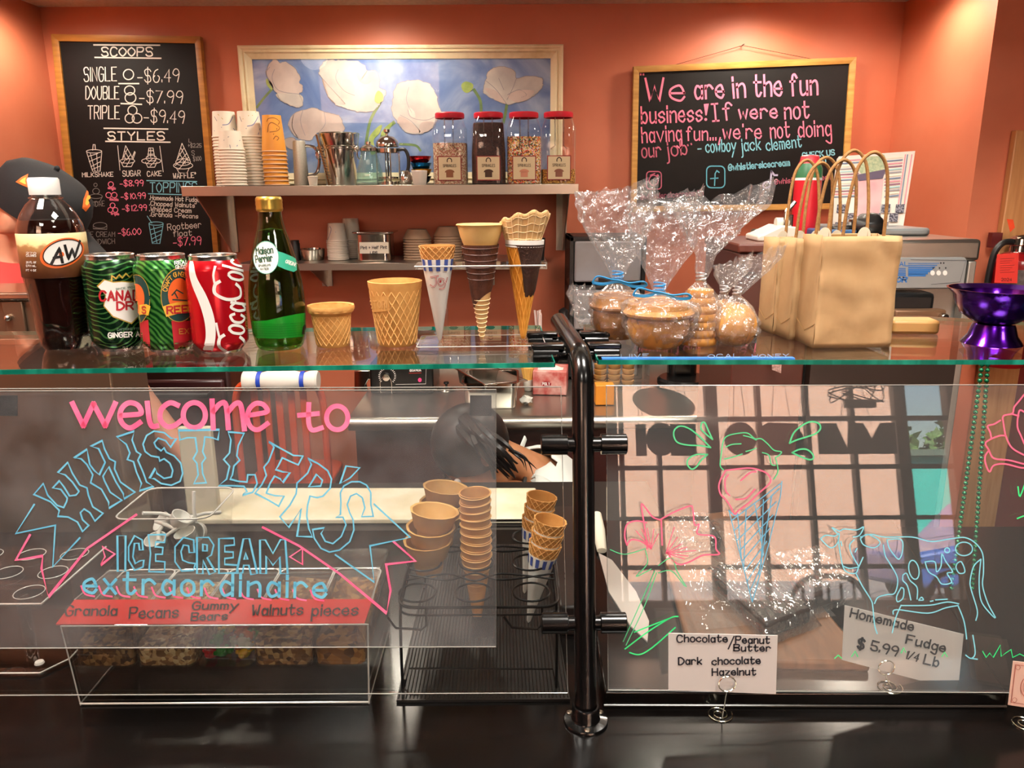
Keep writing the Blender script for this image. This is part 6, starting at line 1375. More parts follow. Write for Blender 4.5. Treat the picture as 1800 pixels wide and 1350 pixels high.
# ---- clear cone holder at far left
c0 = onZ(88, 1192, ZC); t = thing('cone_holder', 'empty clear acrylic cone holder with round holes at the left edge', 'cone stand', (c0.x - .12, c0.y + .085, ZC))
obj('base_plate', MB().prism([(-.12, -.08), (.105, -.08), (.125, -.05), (.125, .05), (.105, .08), (-.12, .08)], .0004, .006), M_acr2, t)
zt_ = onY(60, 1071, c0.y).z - ZC
mb = MB()
for i in range(4):
    for j in range(3): plate_hole(mb, -.09 + i * .06, -.052 + j * .052, .06, .052, .0175, zt_, zt_ + .005, 28)
obj('top_plate', mb, M_acr2, t)
mb = MB()
for i in range(4):
    for j in range(3): mb.tube([(-.09 + i * .06 + .0175 * cos(k * pi / 14), -.052 + j * .052 + .0175 * sin(k * pi / 14), zt_ + .005) for k in range(28)], .0006, 4, closed=True)
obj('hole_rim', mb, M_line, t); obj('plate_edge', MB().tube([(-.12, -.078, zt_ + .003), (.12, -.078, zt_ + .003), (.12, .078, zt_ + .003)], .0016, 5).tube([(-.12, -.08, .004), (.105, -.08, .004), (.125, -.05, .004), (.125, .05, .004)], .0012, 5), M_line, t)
for x, y in ((.082, -.055), (-.1, -.055), (.082, .06)): obj('leg', MB().tube([(x, y, .006), (x, y, zt_)], .0075, 20), clear('acrylic_rod', (.9, .9, .88), .16), t)
for x, y in ((.112, -.062),): obj('bumper', MB().lathe([(0, .006), (.006, .006), (.005, .0085), (0, .009)], 16, c=(x - .018, y, 0)), M_line, t)
# ---- clear bin of white scoops
c0 = onZ(290, 1000, ZC); t = thing('scoop_bin', 'clear plastic bin of white scoops behind the topping caddy', 'bin', (c0.x, c0.y + .07, ZC))
rr_ = rrect(.15, .13, .02); n = len(rr_)
obj('bin_wall', MB().add([(x * s_, y * s_, z) for z, s_ in ((.0005, .9), (.085, 1.02)) for x, y in rr_], [(i, (i + 1) % n, n + (i + 1) % n, n + i) for i in range(n)] + [tuple(reversed(range(n)))]), M_acr2, t)
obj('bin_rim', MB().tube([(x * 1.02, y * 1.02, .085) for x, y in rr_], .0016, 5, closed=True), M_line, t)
M_plw = mat('white_plastic', '#d8d4cc', .4); rnd = random.Random(9)
sm = MB().lathe([(0, 0), (.010, .002), (.016, .010), (.018, .022), (.0165, .022), (.0145, .011), (.009, .004), (0, .002)], 20).tube([(.016, 0, .02), (.04, 0, .03), (.07, 0, .034)], .003, 8).mesh('scoop'); sm.materials.append(M_plw)
for i, (x, y, z, rx, ry, rz, w_) in enumerate(((-.03, -.02, .012, .3, -.2, 0.4, 'lying at the left'), (.02, -.015, .02, -.3, .1, 2.6, 'lying at the front'), (0, .02, .03, .4, -.2, 4.0, 'lying on top'), (.025, .025, .022, 0, -1.25, 1.4, 'standing with handle up'), (-.03, .03, .028, .8, .2, 5.2, 'lying at the back left'), (-.005, -.005, .045, .5, .4, 1.0, 'heaped highest'))):
    o = obj('plastic_scoop', sm, None, loc=(c0.x + x, c0.y + .07 + y, ZC + z)); o.rotation_euler = (rx, ry, rz); tag(o, f'white plastic scoop in the clear bin, {w_}', 'scoop', 'white scoops in the clear bin')
# ---- ribbed mat, wire rack and cones
mc = [onZ(x, y, ZC) for x, y in ((697, 1236), (1002, 1234), (958, 960), (760, 960))]
o = obj('ribbed_mat', MB().prism([(p.x, p.y) for p in mc], .0004, .004), mat('mat_black', '#171513', .35), loc=(0, 0, ZC)); tag(o, 'black ribbed plastic mat under the wire cone rack', 'mat')
mb = MB()
for i in range(46):
    f = (i + .5) / 46; mb.tube([(mc[0].lerp(mc[1], f).x, mc[0].lerp(mc[1], f).y + .003, .0042), (mc[3].lerp(mc[2], f).x, mc[3].lerp(mc[2], f).y - .003, .0042)], .0007, 4)
obj('ribs', mb, mat('mat_black'), o)
M_wire = mat('black_wire', '#0e0d0d', .3, .4)
RYF = .815; RZ = 1.072; xl, xr = onY(700, 1085, RYF).x, onY(982, 1085, RYF).x; RYB = 1.06
t = thing('wire_cone_rack', 'black wire rack with rings for ice cream cones behind the glass', 'cone rack')
ro = rrect(xr - xl, RYB - RYF, .018, 5, (xl + xr) / 2, (RYF + RYB) / 2)
obj('top_frame', MB().tube([(x, y, RZ) for x, y in ro], .0019, 8, closed=True).tube([(x * 1 + .0, y, RZ - .010) for x, y in ro], .0014, 8, closed=True), M_wire, t)
cols_ = [onY(p, 1061, RYF + .035).x for p in (735, 833, 934)]; rows_ = [RYF + .035, RYF + .112, RYF + .190]
for y in rows_:
    for x in cols_: obj('ring', MB().tube([(x + .0225 * cos(k * pi / 14), y + .0225 * sin(k * pi / 14), RZ) for k in range(28)], .0015, 6, closed=True), M_wire, t)
for y in ((rows_[0] + rows_[1]) / 2, (rows_[1] + rows_[2]) / 2):
    for sg in (-1, 1): obj('cross_wire', MB().tube(cat_rom([(xl, y + sg * .008, RZ), (cols_[0] + .033, y - sg * .008, RZ), (cols_[1], y + sg * .010, RZ), (cols_[1] + .034, y - sg * .008, RZ), (xr, y + sg * .008, RZ)], 5), .0014, 6), M_wire, t)
for x in (xl + .002, xr - .002):
    for y0, y1 in ((RYF, RYF - .003), (RYB, RYB + .003)):
        s_ = 1 if y0 < .9 else -1
        obj('leg', MB().tube(cat_rom([(x, y0 + s_ * .012, RZ), (x, y0, RZ - .03), (x, y1, ZC + .02), (x, y1 + s_ * .002, ZC + .004), (x, y1 + s_ * .014, ZC + .0065)], 5), .0018, 8), M_wire, t)
for x in (cols_[0] - .01, cols_[2] - .012): obj('front_hook', MB().tube([(x + .024, RYF, RZ), (x + .024, RYF - .003, RZ - .022), (x + .018, RYF - .005, RZ - .026), (x - .012, RYF - .005, RZ - .024), (x - .022, RYF - .001, RZ - .012)], .0016, 6), M_wire, t)
obj('lower_bar', MB().tube([(xl + .004, RYF, ZC + .006), (xl + .008, RYF + .012, ZC + .022), (xr - .006, RYF + .012, ZC + .020), (xr - .002, RYF, ZC + .006)], .0013, 6), M_wire, t)
def sleeve_cone(x, y, z, label, rot=(0, 0, 0), sleeve=True, grp='sugar cones in the wire rack', L_=.118, r=.0215, m=None, m2=None):
    t = thing('sugar_cone', label, 'cone', (x, y, z), rot, grp)
    obj('cone_shell', MB().lathe([(0, 0), (.002, .001), (r, L_), (r * .93, L_), (.001, .006), (0, .006)], 32), m or M_sugar, t)
    obj('ridges', lattice(r * .86, r * 1.01, .018, 14, .0006, L_ - .018, .12, 4) if sleeve else ring_ridges(r * .5, r * 1.005, L_ * .5, L_ * .99, 7, .0007), m2 or M_sugar2, t)
    if sleeve:
        sl = obj('paper_sleeve', MB().lathe([(.0008, -.001), (.0027, .002), (r * .90, L_ - .015)], 32), M_paper, t)
        mb = MB()
        for k in range(12):
            a0 = 2 * pi * k / 12; f = lambda u, v: (.0027 + (r * .90 - .0027) * ((L_ - .030 + .013 * v) / (L_ - .015)) + .0006)
            mb.grid(lambda u, v: (f(u, v) * cos(a0 + u * pi / 12), f(u, v) * sin(a0 + u * pi / 12), L_ - .030 + .013 * v), 3, 2)
        obj('blue_checks', mb, M_bl, sl)
    return t
x, y = cols_[1], rows_[1]
for i in range(9):
    sleeve_cone(x, y, RZ - .105 + i * .0108, f'plain sugar cone in the tall middle stack, {ORD[8 - i] if i < 8 else "topmost"}' + (' from the top' if i < 8 else ''), (0, 0, i * .7), False, 'tall stack of plain sugar cones in the rack', r=.0205)
x, y = cols_[2], rows_[1]
for i in range(3): sleeve_cone(x - .002 + i * .0032, y, RZ - .088 + i * .0165, f'checked-sleeve sugar cone in the near right stack, {("lowest", "middle", "topmost")[i]} of three', (0, radians(11), 0))
x, y = cols_[2], rows_[2]
for i in range(3): sleeve_cone(x - .006 + i * .0032, y, RZ - .088 + i * .0165, f'checked-sleeve sugar cone in the far right stack, {("lowest", "middle", "topmost")[i]} of three', (0, radians(9), 0))
M_cake = mat('cake_cone', '#d8a862', .7, c2='#cc9850', ns=40)
cm1 = MB().lathe([(0, 0), (.0165, 0), (.018, .002), (.0205, .020), (.025, .024), (.031, .044), (.0325, .047), (.029, .0465), (.0235, .026), (.018, .020), (.015, .003), (0, .003)], 44, fr=lambda a, r, z: r * (1 + .012 * cos(12 * a)) if z > .04 else r).mesh('cake_cone'); cm1.materials.append(M_cake)
for sx, sy, w_ in ((cols_[0] + .004, rows_[1] + .012, 'near'), (cols_[0] + .012, rows_[2] + .016, 'far')):
    for i in range(3):
        o = obj('cake_cone', cm1, None, loc=(sx + .002 * i, sy, RZ - .020 + i * .021)); o.rotation_euler = (radians(4 * i), 0, i); tag(o, f'pale wide cake cone in the {w_} left stack, {("lowest", "middle", "topmost")[i]} of three', 'cake cone', 'cake cones stacked in the rack')
# ---- cream work board and dark partition behind the counter
wb = [onZ(x, y, .925) for x, y in ((330, 913), (945, 911), (942, 857), (362, 857))]
o = obj('cutting_board', MB().prism([(p.x, p.y) for p in wb], -.012, 0), mat('cream_board', '#ddd4bc', .5, c2='#cbbf9f', ns=12), loc=(0, 0, .925), bevel=.003); tag(o, 'long cream cutting board on the work table behind the counter', 'cutting board')
t = thing('work_table', 'dark steel work table carrying the cream cutting board', 'table', (0, 0, 0))
obj('table_top', MB().bx(-.62, .30, 1.30, 1.62, .885, .9125), mat('dark_steel', '#3a3633', .4, .7), t); 
for x in (-.58, .25):
    for y in (1.34, 1.58): obj('leg', MB().bx(x - .02, x + .02, y - .02, y + .02, 0, .885), mat('dark_steel'), t)
o = obj('cream_divider', MB().bx(onY(328, 900, 1.42).x, onY(385, 900, 1.42).x, 1.42, 1.436, .9255, onY(350, 752, 1.42).z), mat('divider_cream', '#bfb49c', .6), bevel=.003); tag(o, 'upright cream plastic divider on the cutting board', 'divider')
pb = [onZ(x, y, ZC) for x, y in ((955, 1180), (1012, 1180), (1010, 850), (946, 850))]
o = obj('dark_partition', MB().bx(.062, .110, .93, 1.27, ZC + .0005, ZC + .045), mat('partition_brown', '#241c19', .35), bevel=.004); tag(o, 'low dark box between the cone rack and the fudge tray', 'box')

# ================================================================ painted welcome on the acrylic sign
SA = Surf(AP, off=.0006); M_pk = mat('paint_pink', '#f0527f', .55, c2='#f56f96', ns=40); M_bp = mat('paint_blue', '#66b2cc', .55, c2='#54a2c2', ns=40)
def paint(name, par, S, m, w, zfn, lines, smooth=True):
    for l in lines:
        cl = l[0] == 'c'; mb = MB(); S.line(mb, [zfn(*p) for p in (l[1:] if cl else l)], w, closed=cl, smooth=smooth); obj(name, mb, m, par, smooth=0)
E_ = lambda x, y, rx, ry: ['c'] + ell(x, y, rx, ry, 24)
paint('painted_letter', acr, SA, M_pk, 9, ZL, [[(500, 308), (575, 462)], [(575, 462), (645, 312)], [(645, 312), (725, 462)], [(725, 462), (795, 308)],
  [(832, 392), (900, 388), (972, 376), (950, 322), (890, 305), (842, 340), (826, 400), (850, 455), (900, 478), (965, 440)], [(1015, 305), (1028, 420), (1048, 466), (1082, 464)],
  [(1225, 322), (1170, 305), (1112, 350), (1105, 420), (1150, 468), (1200, 462), (1245, 430)], E_(1338, 390, 76, 86), [(1460, 290), (1468, 480)], [(1468, 365), (1515, 312), (1555, 320), (1572, 480)], [(1572, 365), (1620, 312), (1658, 325), (1682, 488)]])
paint('painted_letter', acr, SA, M_pk, 8.5, ZL2, [[(180, 530), (260, 518), (338, 496), (305, 440), (240, 430), (185, 480), (170, 560), (200, 630), (260, 652), (340, 600)], [(690, 435), (688, 590), (720, 655), (800, 636)], [(608, 530), (765, 516)], E_(930, 552, 90, 100)])
WH = [[(235, 935), (300, 860), (330, 940), (395, 1010), (440, 1025), (460, 985), (465, 960), (420, 900), (365, 890), (410, 842), (440, 880), (480, 945), (525, 940), (545, 915), (500, 850), (450, 800), (400, 785), (468, 715), (500, 790), (550, 870), (600, 890), (610, 940), (640, 1020), (710, 1065), (655, 1118), (620, 1060), (580, 1035), (555, 1060), (570, 1110), (612, 1148), (570, 1190), (535, 1125), (470, 1090), (400, 1085), (410, 1045), (350, 985)],
 [(510, 685), (600, 625), (610, 680), (620, 730), (650, 770), (685, 800), (725, 715), (680, 620), (625, 605), (705, 565), (720, 620), (755, 690), (795, 710), (790, 760), (830, 850), (930, 920), (855, 965), (850, 930), (800, 850), (750, 745), (710, 810), (720, 840), (760, 920), (840, 975), (750, 1030), (750, 990), (700, 900), (625, 855), (640, 800), (600, 730), (560, 690)],
 [(805, 540), (925, 500), (910, 560), (940, 640), (970, 660), (950, 700), (985, 780), (1010, 850), (1060, 880), (960, 910), (975, 860), (940, 780), (920, 710), (878, 695), (895, 650), (870, 590)],
 [(1000, 640), (985, 590), (1010, 530), (1060, 500), (1130, 510), (1180, 550), (1215, 550), (1175, 610), (1140, 565), (1090, 548), (1062, 580), (1075, 610), (1110, 635), (1130, 615), (1145, 645), (1200, 670), (1245, 720), (1258, 790), (1240, 845), (1180, 872), (1110, 860), (1060, 825), (1030, 825), (1070, 755), (1080, 790), (1130, 825), (1180, 815), (1190, 770), (1170, 720), (1130, 690), (1100, 705), (1095, 680), (1040, 670)],
 [(1230, 495), (1510, 490), (1500, 560), (1460, 545), (1410, 540), (1405, 590), (1395, 640), (1415, 685), (1390, 720), (1395, 790), (1420, 855), (1335, 860), (1365, 800), (1355, 720), (1330, 690), (1358, 640), (1345, 545), (1290, 545), (1240, 560)],
 [(1570, 505), (1680, 515), (1640, 600), (1630, 670), (1650, 700), (1610, 740), (1600, 800), (1585, 830), (1640, 845), (1700, 850), (1705, 800), (1755, 800), (1770, 860), (1740, 920), (1670, 940), (1700, 915), (1680, 880), (1600, 875), (1505, 875), (1560, 830), (1580, 740), (1540, 695), (1580, 650), (1590, 560)]]
paint('outlined_letter', acr, SA, M_bp, 2.8, ZL, [['c'] + l for l in WH], False)
paint('outlined_letter', acr, SA, M_bp, 2.8, ZL2, [['c'] + l for l in (
 [(350, 755), (450, 810), (560, 870), (640, 875), (600, 950), (530, 920), (465, 890), (430, 960), (410, 990), (470, 1010), (530, 1015), (470, 1100), (450, 1070), (400, 1045), (360, 1110), (330, 1190), (400, 1210), (480, 1215), (435, 1300), (350, 1250), (235, 1190), (290, 1120), (330, 1040), (310, 970), (350, 920), (395, 800)],
 [(680, 895), (770, 940), (850, 1000), (882, 1070), (870, 1150), (810, 1215), (760, 1228), (700, 1215), (680, 1290), (672, 1380), (690, 1490), (720, 1560), (590, 1555), (625, 1320), (520, 1480), (445, 1390), (530, 1290), (583, 1195), (590, 1105), (680, 1020), (712, 945)],
 [(755, 1030), (805, 1080), (790, 1130), (690, 1135)], [(1005, 960), (1120, 975), (1040, 1060), (955, 1110)])], False)
paint('outlined_letter', acr, SA, M_bp, 2.6, ZL4, [['c', (778, 165), (805, 150), (808, 80), (805, 20), (825, -20), (870, -45), (920, -45), (960, -25), (985, 20), (985, 90), (1000, 160), (930, 162), (950, 110), (935, 50), (900, 25), (865, 40), (845, 90), (860, 140), (880, 180), (885, 240), (860, 310), (800, 360), (740, 372), (690, 350), (650, 290), (640, 238), (710, 228), (690, 262), (715, 308), (760, 322), (810, 280), (838, 210), (820, 165)]], False)
paint('banner_line', acr, SA, M_bp, 3.0, ZL3, [[(205, 90), (95, 262), (330, 213), (315, 460), (475, 288)]], False); paint('banner_line', acr, SA, M_bp, 3.0, ZL4, [[(1005, 88), (1218, 285), (980, 335), (1005, 550), (775, 388)]], False)
paint('banner_line', acr, SA, M_pk, 3.8, ZL3, [[(180, 270), (95, 420), (255, 395), (248, 470), (290, 638), (520, 350), (810, 150)]], False); paint('banner_line', acr, SA, M_pk, 3.8, ZL4, [[(345, 225), (560, 335), (800, 500), (1080, 735), (1102, 600), (1075, 445), (1250, 425), (1120, 310)]], False)
paint('pointer_mark', acr, SA, M_pk, 2.8, ZL3, [['c', (608, 340), (683, 383), (600, 450), (625, 400)]], False); paint('pointer_mark', acr, SA, M_pk, 2.6, ZL4, [['c', (505, 400), (580, 350), (580, 445)]], False)
paint('outlined_letter', acr, SA, M_bp, 2.6, ZL3, [['c'] + l for l in ([(698, 275), (747, 275), (745, 485), (700, 488)],
 [(850, 360), (845, 300), (800, 275), (765, 340), (765, 420), (800, 480), (850, 460), (855, 420), (830, 425), (805, 440), (790, 400), (800, 320), (825, 320), (830, 360)],
 [(882, 270), (985, 268), (978, 315), (925, 312), (922, 340), (968, 345), (965, 385), (925, 385), (925, 425), (980, 430), (978, 490), (885, 488), (895, 380)],
 [(1155, 375), (1150, 300), (1090, 285), (1040, 340), (1040, 430), (1080, 485), (1150, 480), (1160, 440), (1120, 435), (1085, 420), (1075, 370), (1090, 330), (1120, 335), (1125, 375)],
 [(1170, 285), (1240, 285), (1270, 330), (1255, 390), (1230, 405), (1280, 490), (1245, 505), (1205, 420), (1205, 500), (1170, 500)], [(1205, 325), (1230, 330), (1230, 365), (1205, 365)],
 [(1300, 292), (1390, 290), (1392, 330), (1335, 335), (1335, 370), (1385, 372), (1385, 405), (1335, 410), (1335, 445), (1415, 450), (1415, 495), (1300, 498)])], False)
paint('outlined_letter', acr, SA, M_bp, 2.6, ZL4, [['c'] + l for l in ([(190, 495), (230, 293), (265, 292), (312, 500), (275, 505), (262, 450), (232, 450), (225, 495)], [(243, 375), (255, 415), (235, 415)], [(330, 500), (328, 300), (360, 300), (405, 380), (450, 298), (478, 300), (492, 500), (450, 500), (445, 400), (405, 450), (365, 395), (365, 500)])], False)
mb = MB(); SA.text(mb, 'extraordinaire', 149, 1042, 573, 1050, 37, 5.2, gap=2.0); obj('painted_word', mb, M_bp, acr, smooth=0)
SA2 = Surf(AP, off=.0003)
paint('underline_stroke', acr, SA2, M_pk, 3.0, lambda x, y: (x, y), [[(143 + 31 * k, 1030 + .6 * k), (150 + 31 * k, 1044 + .6 * k), (166 + 31 * k, 1048 + .6 * k)] for k in range(14)])

# ================================================================ fudge display on the right
ZTR = ZC + .020
tq = [onZ(1062, 1216, ZTR), onZ(1772, 1218, ZTR)]
t = thing('slate_tray', 'long low black display tray under the fudge', 'tray', (0, 0, ZC + .0005))
tp = [(tq[0].x, tq[0].y), (tq[1].x, tq[1].y), (tq[1].x + .10, 1.265), (tq[0].x + .012, 1.265)]
obj('tray_top', MB().prism(tp, 0, .0195), M_lam, t, bevel=.003); obj('front_lip', MB().tube([(tp[0][0], tp[0][1] - .001, .002), (tp[1][0], tp[1][1] - .001, .002)], .0016, 6), mat('lip_dark', '#38322e', .2), t)
bq = [onZ(x, y, ZTR + .002) for x, y in ((1150, 925), (1300, 905), (1530, 1180), (1215, 1172))]
o = obj('wooden_board', MB().prism([(p.x, p.y) for p in bq], 0, .014), mat('acacia_wood', '#74492a', .4, c2='#573419', ns=6, stretch=(14, 1.5, 1)), loc=(0, 0, ZTR), bevel=.004); tag(o, 'brown wooden board with plastic-wrapped fudge on the black tray', 'board')
M_wrap = clear('cling_film', (.95, .95, .95), .06, rough=.05, bump=1.0, bs=35, stretch=(1, .25, 1), haze=.05, hazec=(.75, .75, .72))
ZB_ = ZTR + .0142
def film(name, quad, label, seed, h=.012, cat='plastic wrap'):
    Q = [onZ(x, y, ZB_) for x, y in quad]
    def f(u, v):
        p = Q[0].lerp(Q[1], u).lerp(Q[3].lerp(Q[2], u), v); e = min(u, 1 - u, v, 1 - v) * 4
        return (p.x, p.y, ZB_ + .0012 + min(e, 1) * h * (.6 + .5 * noise.noise(V((p.x * 30 + seed, p.y * 14, 0)))) + .0025 * abs(noise.noise(V((p.x * 120, p.y * 50, seed)))))
    o = obj(name, MB().grid(f, 34, 34), M_wrap, smooth=30); return tag(o, label, cat)
film('cling_film', [(1145, 930), (1305, 908), (1470, 1085), (1225, 1110)], 'crinkled clear film over the back of the wooden board', 1, .030)
def fudge(name, quad, h, label, seed, m):
    t = thing(name, label, 'fudge'); Q = [onZ(x, y, ZB_) for x, y in quad]
    obj('fudge_slab', MB().prism([(p.x, p.y) for p in Q], ZB_ + .0004, ZB_ + h), m, t, bevel=.004)
    c = sum(Q, V((0, 0, 0))) / 4; W_ = [c + (p - c) * 1.18 for p in Q]
    def f(u, v):
        p = W_[0].lerp(W_[1], u).lerp(W_[3].lerp(W_[2], u), v); e = min(u, 1 - u, v, 1 - v) * 9
        z = ZB_ + .0012 + min(e, 1) * (h + .002) + .0028 * noise.noise(V((p.x * 190, p.y * 70, seed))) + .004 * max(0, noise.noise(V((p.x * 60, p.y * 40, seed + 3))))
        return (p.x, p.y, z)
    obj('plastic_wrap', MB().grid(f, 40, 26), clear('foil_film', (.85, .85, .85), .22, rough=.1, bump=.8, bs=40, stretch=(1, .3, 1), haze=.03), t, smooth=16)
M_fud = mat('dark_fudge', '#1d0f0a', .35, c2='#2a1710', ns=30)
fudge('fudge_block', [(1238, 1022), (1290, 1008), (1425, 1095), (1345, 1125)], .022, 'dark chocolate fudge slab in silvery wrap, front left on the board', 2, M_fud)
fudge('fudge_block', [(1345, 1002), (1440, 985), (1500, 1050), (1420, 1078)], .026, 'dark fudge slab in wrinkled wrap, right of the front slab', 4, M_fud)
fudge('fudge_block', [(1175, 930), (1240, 920), (1268, 965), (1190, 975)], .020, 'small wrapped fudge slab at the back of the board', 6, M_fud)
# cake knife
kq = [onZ(x, y, ZTR + .002) for x, y in ((1052, 972), (1076, 985), (1118, 1040), (1141, 1092), (1138, 1128), (1108, 1100), (1070, 1040))]
t = thing('cake_server', 'pale plastic cake server lying left of the fudge board', 'cake server')
obj('blade', MB().prism([(p.x, p.y) for p in kq], ZTR + .0004, ZTR + .0025), mat('pale_blade', '#b7aaa2', .35), t)
hp = [onZ(1058, 968, ZTR + .006), onZ(1052, 930, ZTR + .010), onZ(1049, 903, ZTR + .008)]; obj('handle', MB().tube(hp, [.008, .011, .008], 12, flat=.6), mat('handle_cream', '#d6cfbc', .4), t)
# ---- price cards
M_card = mat('card_white', '#d9d3cf', .75); M_chrome = mat('spiral_wire', '#cfc8b4', .18, 1.0); M_ink = mat('card_ink', '#2a2830', .6)
def card(Y, quad, label, texts, spiral, zb_, tilt=0.0):
    pl = Plane((0, Y, ZC), (0, -cos(tilt), sin(tilt))); t = thing('price_card', label, 'sign')
    P = [pl.at(*p) for p in quad]
    cd = obj('card', MB().slab(P, (0, 1, 0), .0006), M_card, t); S = Surf(pl, off=.0005)
    for it in texts: mb = MB(); S.text(mb, *it[:6], it[6] * 1.3, jit=.25); obj('handwriting', mb, M_ink, cd, smooth=0)
    sx, sy = spiral; c = onZ(sx, sy, zb_); r_ = .0125
    h = thing('card_holder', label.replace('card', 'card holder', 1) if False else 'coiled wire holder gripping the ' + label, 'card holder', (c.x, c.y, zb_))
    mid = sum(P, V((0, 0, 0))) / 4; pb_ = (P[2] + P[3]) / 2; top_ = V((c.x, Y - .003, pb_.z + .012)) - h.location
    obj('coil_base', MB().tube([((.003 + r_ * k / 40) * cos(k * .32), (.003 + r_ * k / 40) * sin(k * .32), .0009 + .0009 * (k / 40 * 0)) for k in range(41)], .0008, 6), M_chrome, h)
    obj('stem', MB().tube([(.003, 0, .001), V((0, top_.y * .6, .006)), V((0, top_.y, max(top_.z - .010, .008)))], .0007, 6), M_chrome, h)
    obj('clip_ring', MB().tube([V((.0095 * cos(k * pi / 12), top_.y + (.001 if k % 2 else 0), top_.z + .0095 * sin(k * pi / 12))) for k in range(24)], .0007, 6, closed=True), M_chrome, h)
    return t
card(.748, [(1175, 1113), (1367, 1117), (1364, 1220), (1175, 1213)], 'white card listing chocolate flavours in front of the glass', [('Chocolate', 1190, 1128, 1278, 1128, 12, 2.1), ('/', 1280, 1140, 1290, 1140, 22, 2.0), ('Peanut', 1293, 1130, 1352, 1131, 12, 2.1), ('Butter', 1290, 1144, 1354, 1144, 11, 2.1), ('Dark', 1193, 1168, 1233, 1167, 12, 2.1), ('chocolate', 1252, 1168, 1336, 1166, 12, 2.1), ('Hazelnut', 1252, 1187, 1328, 1186, 12, 2.1)], (1264, 1256), ZC)
card(.80, [(1485, 1064), (1694, 1115), (1684, 1214), (1480, 1160)], 'tilted white card with the fudge price behind the glass', [('Homemade', 1494, 1084, 1604, 1108, 15, 2.4), ('Fudge', 1592, 1130, 1660, 1146, 15, 2.4), ('$', 1507, 1138, 1517, 1140, 16, 3.2), ('5.99', 1530, 1141, 1576, 1153, 16, 2.4), ('1/4', 1590, 1156, 1612, 1163, 14, 2.1), ('Lb', 1623, 1166, 1648, 1172, 16, 2.4)], (1562, 1208), ZTR)
pl = Plane((0, .738, ZC), (0, -1, 0)); t = thing('pink_note', 'pale pink printed note with ornate border at the right edge', 'note')
nt_ = obj('note_paper', MB().slab([pl.at(*p) for p in ((1781, 1162), (1850, 1170), (1845, 1250), (1772, 1239))], (0, 1, 0), .0006), mat('note_pink', '#e6bfae', .7), t)
S = Surf(pl, off=.0005); mb = MB(); S.line(mb, [(1785, 1168), (1846, 1175), (1841, 1244), (1777, 1234)], 1.4, closed=True); S.line(mb, ell(1808, 1208, 14, 19, 24), 1.4, closed=True); S.line(mb, ell(1808, 1208, 10, 15, 24), .8, closed=True)
for p in ((1789, 1173), (1783, 1230)): S.line(mb, ell(*p, 4, 4, 12), .8, closed=True)
obj('note_print', mb, mat('note_red', '#b4685a', .7), nt_, smooth=0)
c = onZ(1800, 1272, ZC); h = thing('card_holder', 'coiled wire holder under the pink note at the right edge', 'card holder', (c.x, c.y, ZC))
obj('coil_base', MB().tube([((.003 + .0125 * k / 40) * cos(k * .32), (.003 + .0125 * k / 40) * sin(k * .32), .0009) for k in range(41)], .0008, 6), M_chrome, h); obj('stem', MB().tube([(.003, 0, .001), (.004, .005, .012), (.006, .738 - c.y - .002, .03)], .0007, 6), M_chrome, h)
# ---- green bead strands hanging behind the glass
M_bead = mat('bead_green', '#0f7a4e', .15, .6, coat=.5)
for k, (px0, w_) in enumerate(((1726, 'left'), (1736, 'right'))):
    Y = .92; a = onY(px0, 641, Y); b2 = onY(1686 if k == 0 else 1716, 935, Y); n = 46
    t = thing('bead_string', f'shiny green bead string hanging under the glass shelf, {w_} strand', 'beads', (a.x, Y, a.z))
    mb = MB(); dz = (b2 - a) / 33
    for i in range(n): mb.sph(tuple(dz * i), .0029 if i else .003, 8, 6)
    o = obj('beads', mb, M_bead, t); o['kind'] = 'stuff'
    obj('thread', MB().tube([V((0, 0, ZG - .0065 - a.z)), dz * (n - 1)], .0005, 4), mat('thread_green', '#0a4a30', .6), t)

# ================================================================ drawings on the right glass
SR = Surf(RP, off=.0006); ZA, ZB2, ZC2, ZD = zf(1040, 620, 4.5), zf(1400, 620, 4.5), zf(1040, 860, 3.068), zf(1400, 880, 3.214)
M_gp = mat('paint_green', '#46b87c', .55); M_cowp = mat('paint_sky', '#74c2d4', .55); M_pk2 = mat('paint_rose', '#e85f80', .55); M_gb = mat('paint_bright_green', '#2fd67a', .55); M_cb = mat('paint_cone_blue', '#5ba3c4', .55)
G_ = gr_
paint('splash_drop', G_, SR, M_gp, 2.6, ZA, [[(940, 750), (850, 660), (770, 600), (700, 580), (655, 610), (650, 660), (680, 710), (760, 730), (860, 735), (940, 750)], [(955, 685), (920, 610), (895, 555), (870, 555), (865, 600), (900, 640), (955, 685)], [(915, 805), (830, 805), (770, 835), (755, 880), (790, 920), (830, 900), (865, 850), (915, 805)]])
paint('splash_drop', G_, SR, M_gp, 2.8, ZB2, [[(-55, 715), (-20, 630), (60, 565), (120, 545), (175, 560), (188, 600), (150, 640), (80, 665), (0, 690), (-55, 715)], [(-35, 790), (20, 765), (80, 765), (125, 800), (132, 835), (100, 845), (40, 825), (-35, 790)]])
paint('mint_scoop', G_, SR, M_gp, 2.0, ZA, [[(1040, 925), (1015, 890), (1025, 800), (1040, 700), (1070, 660), (1140, 640), (1230, 635), (1290, 680), (1340, 680), (1390, 720), (1440, 770), (1500, 785), (1470, 820), (1455, 830), (1470, 900), (1470, 950), (1440, 1000)], [(1060, 745), (1110, 725), (1180, 720)], [(1220, 780), (1260, 770), (1300, 755)], [(1050, 840), (1120, 825), (1190, 800)], [(1350, 790), (1400, 810), (1420, 880), (1450, 890)], [(1200, 655), (1260, 670), (1300, 690)]])
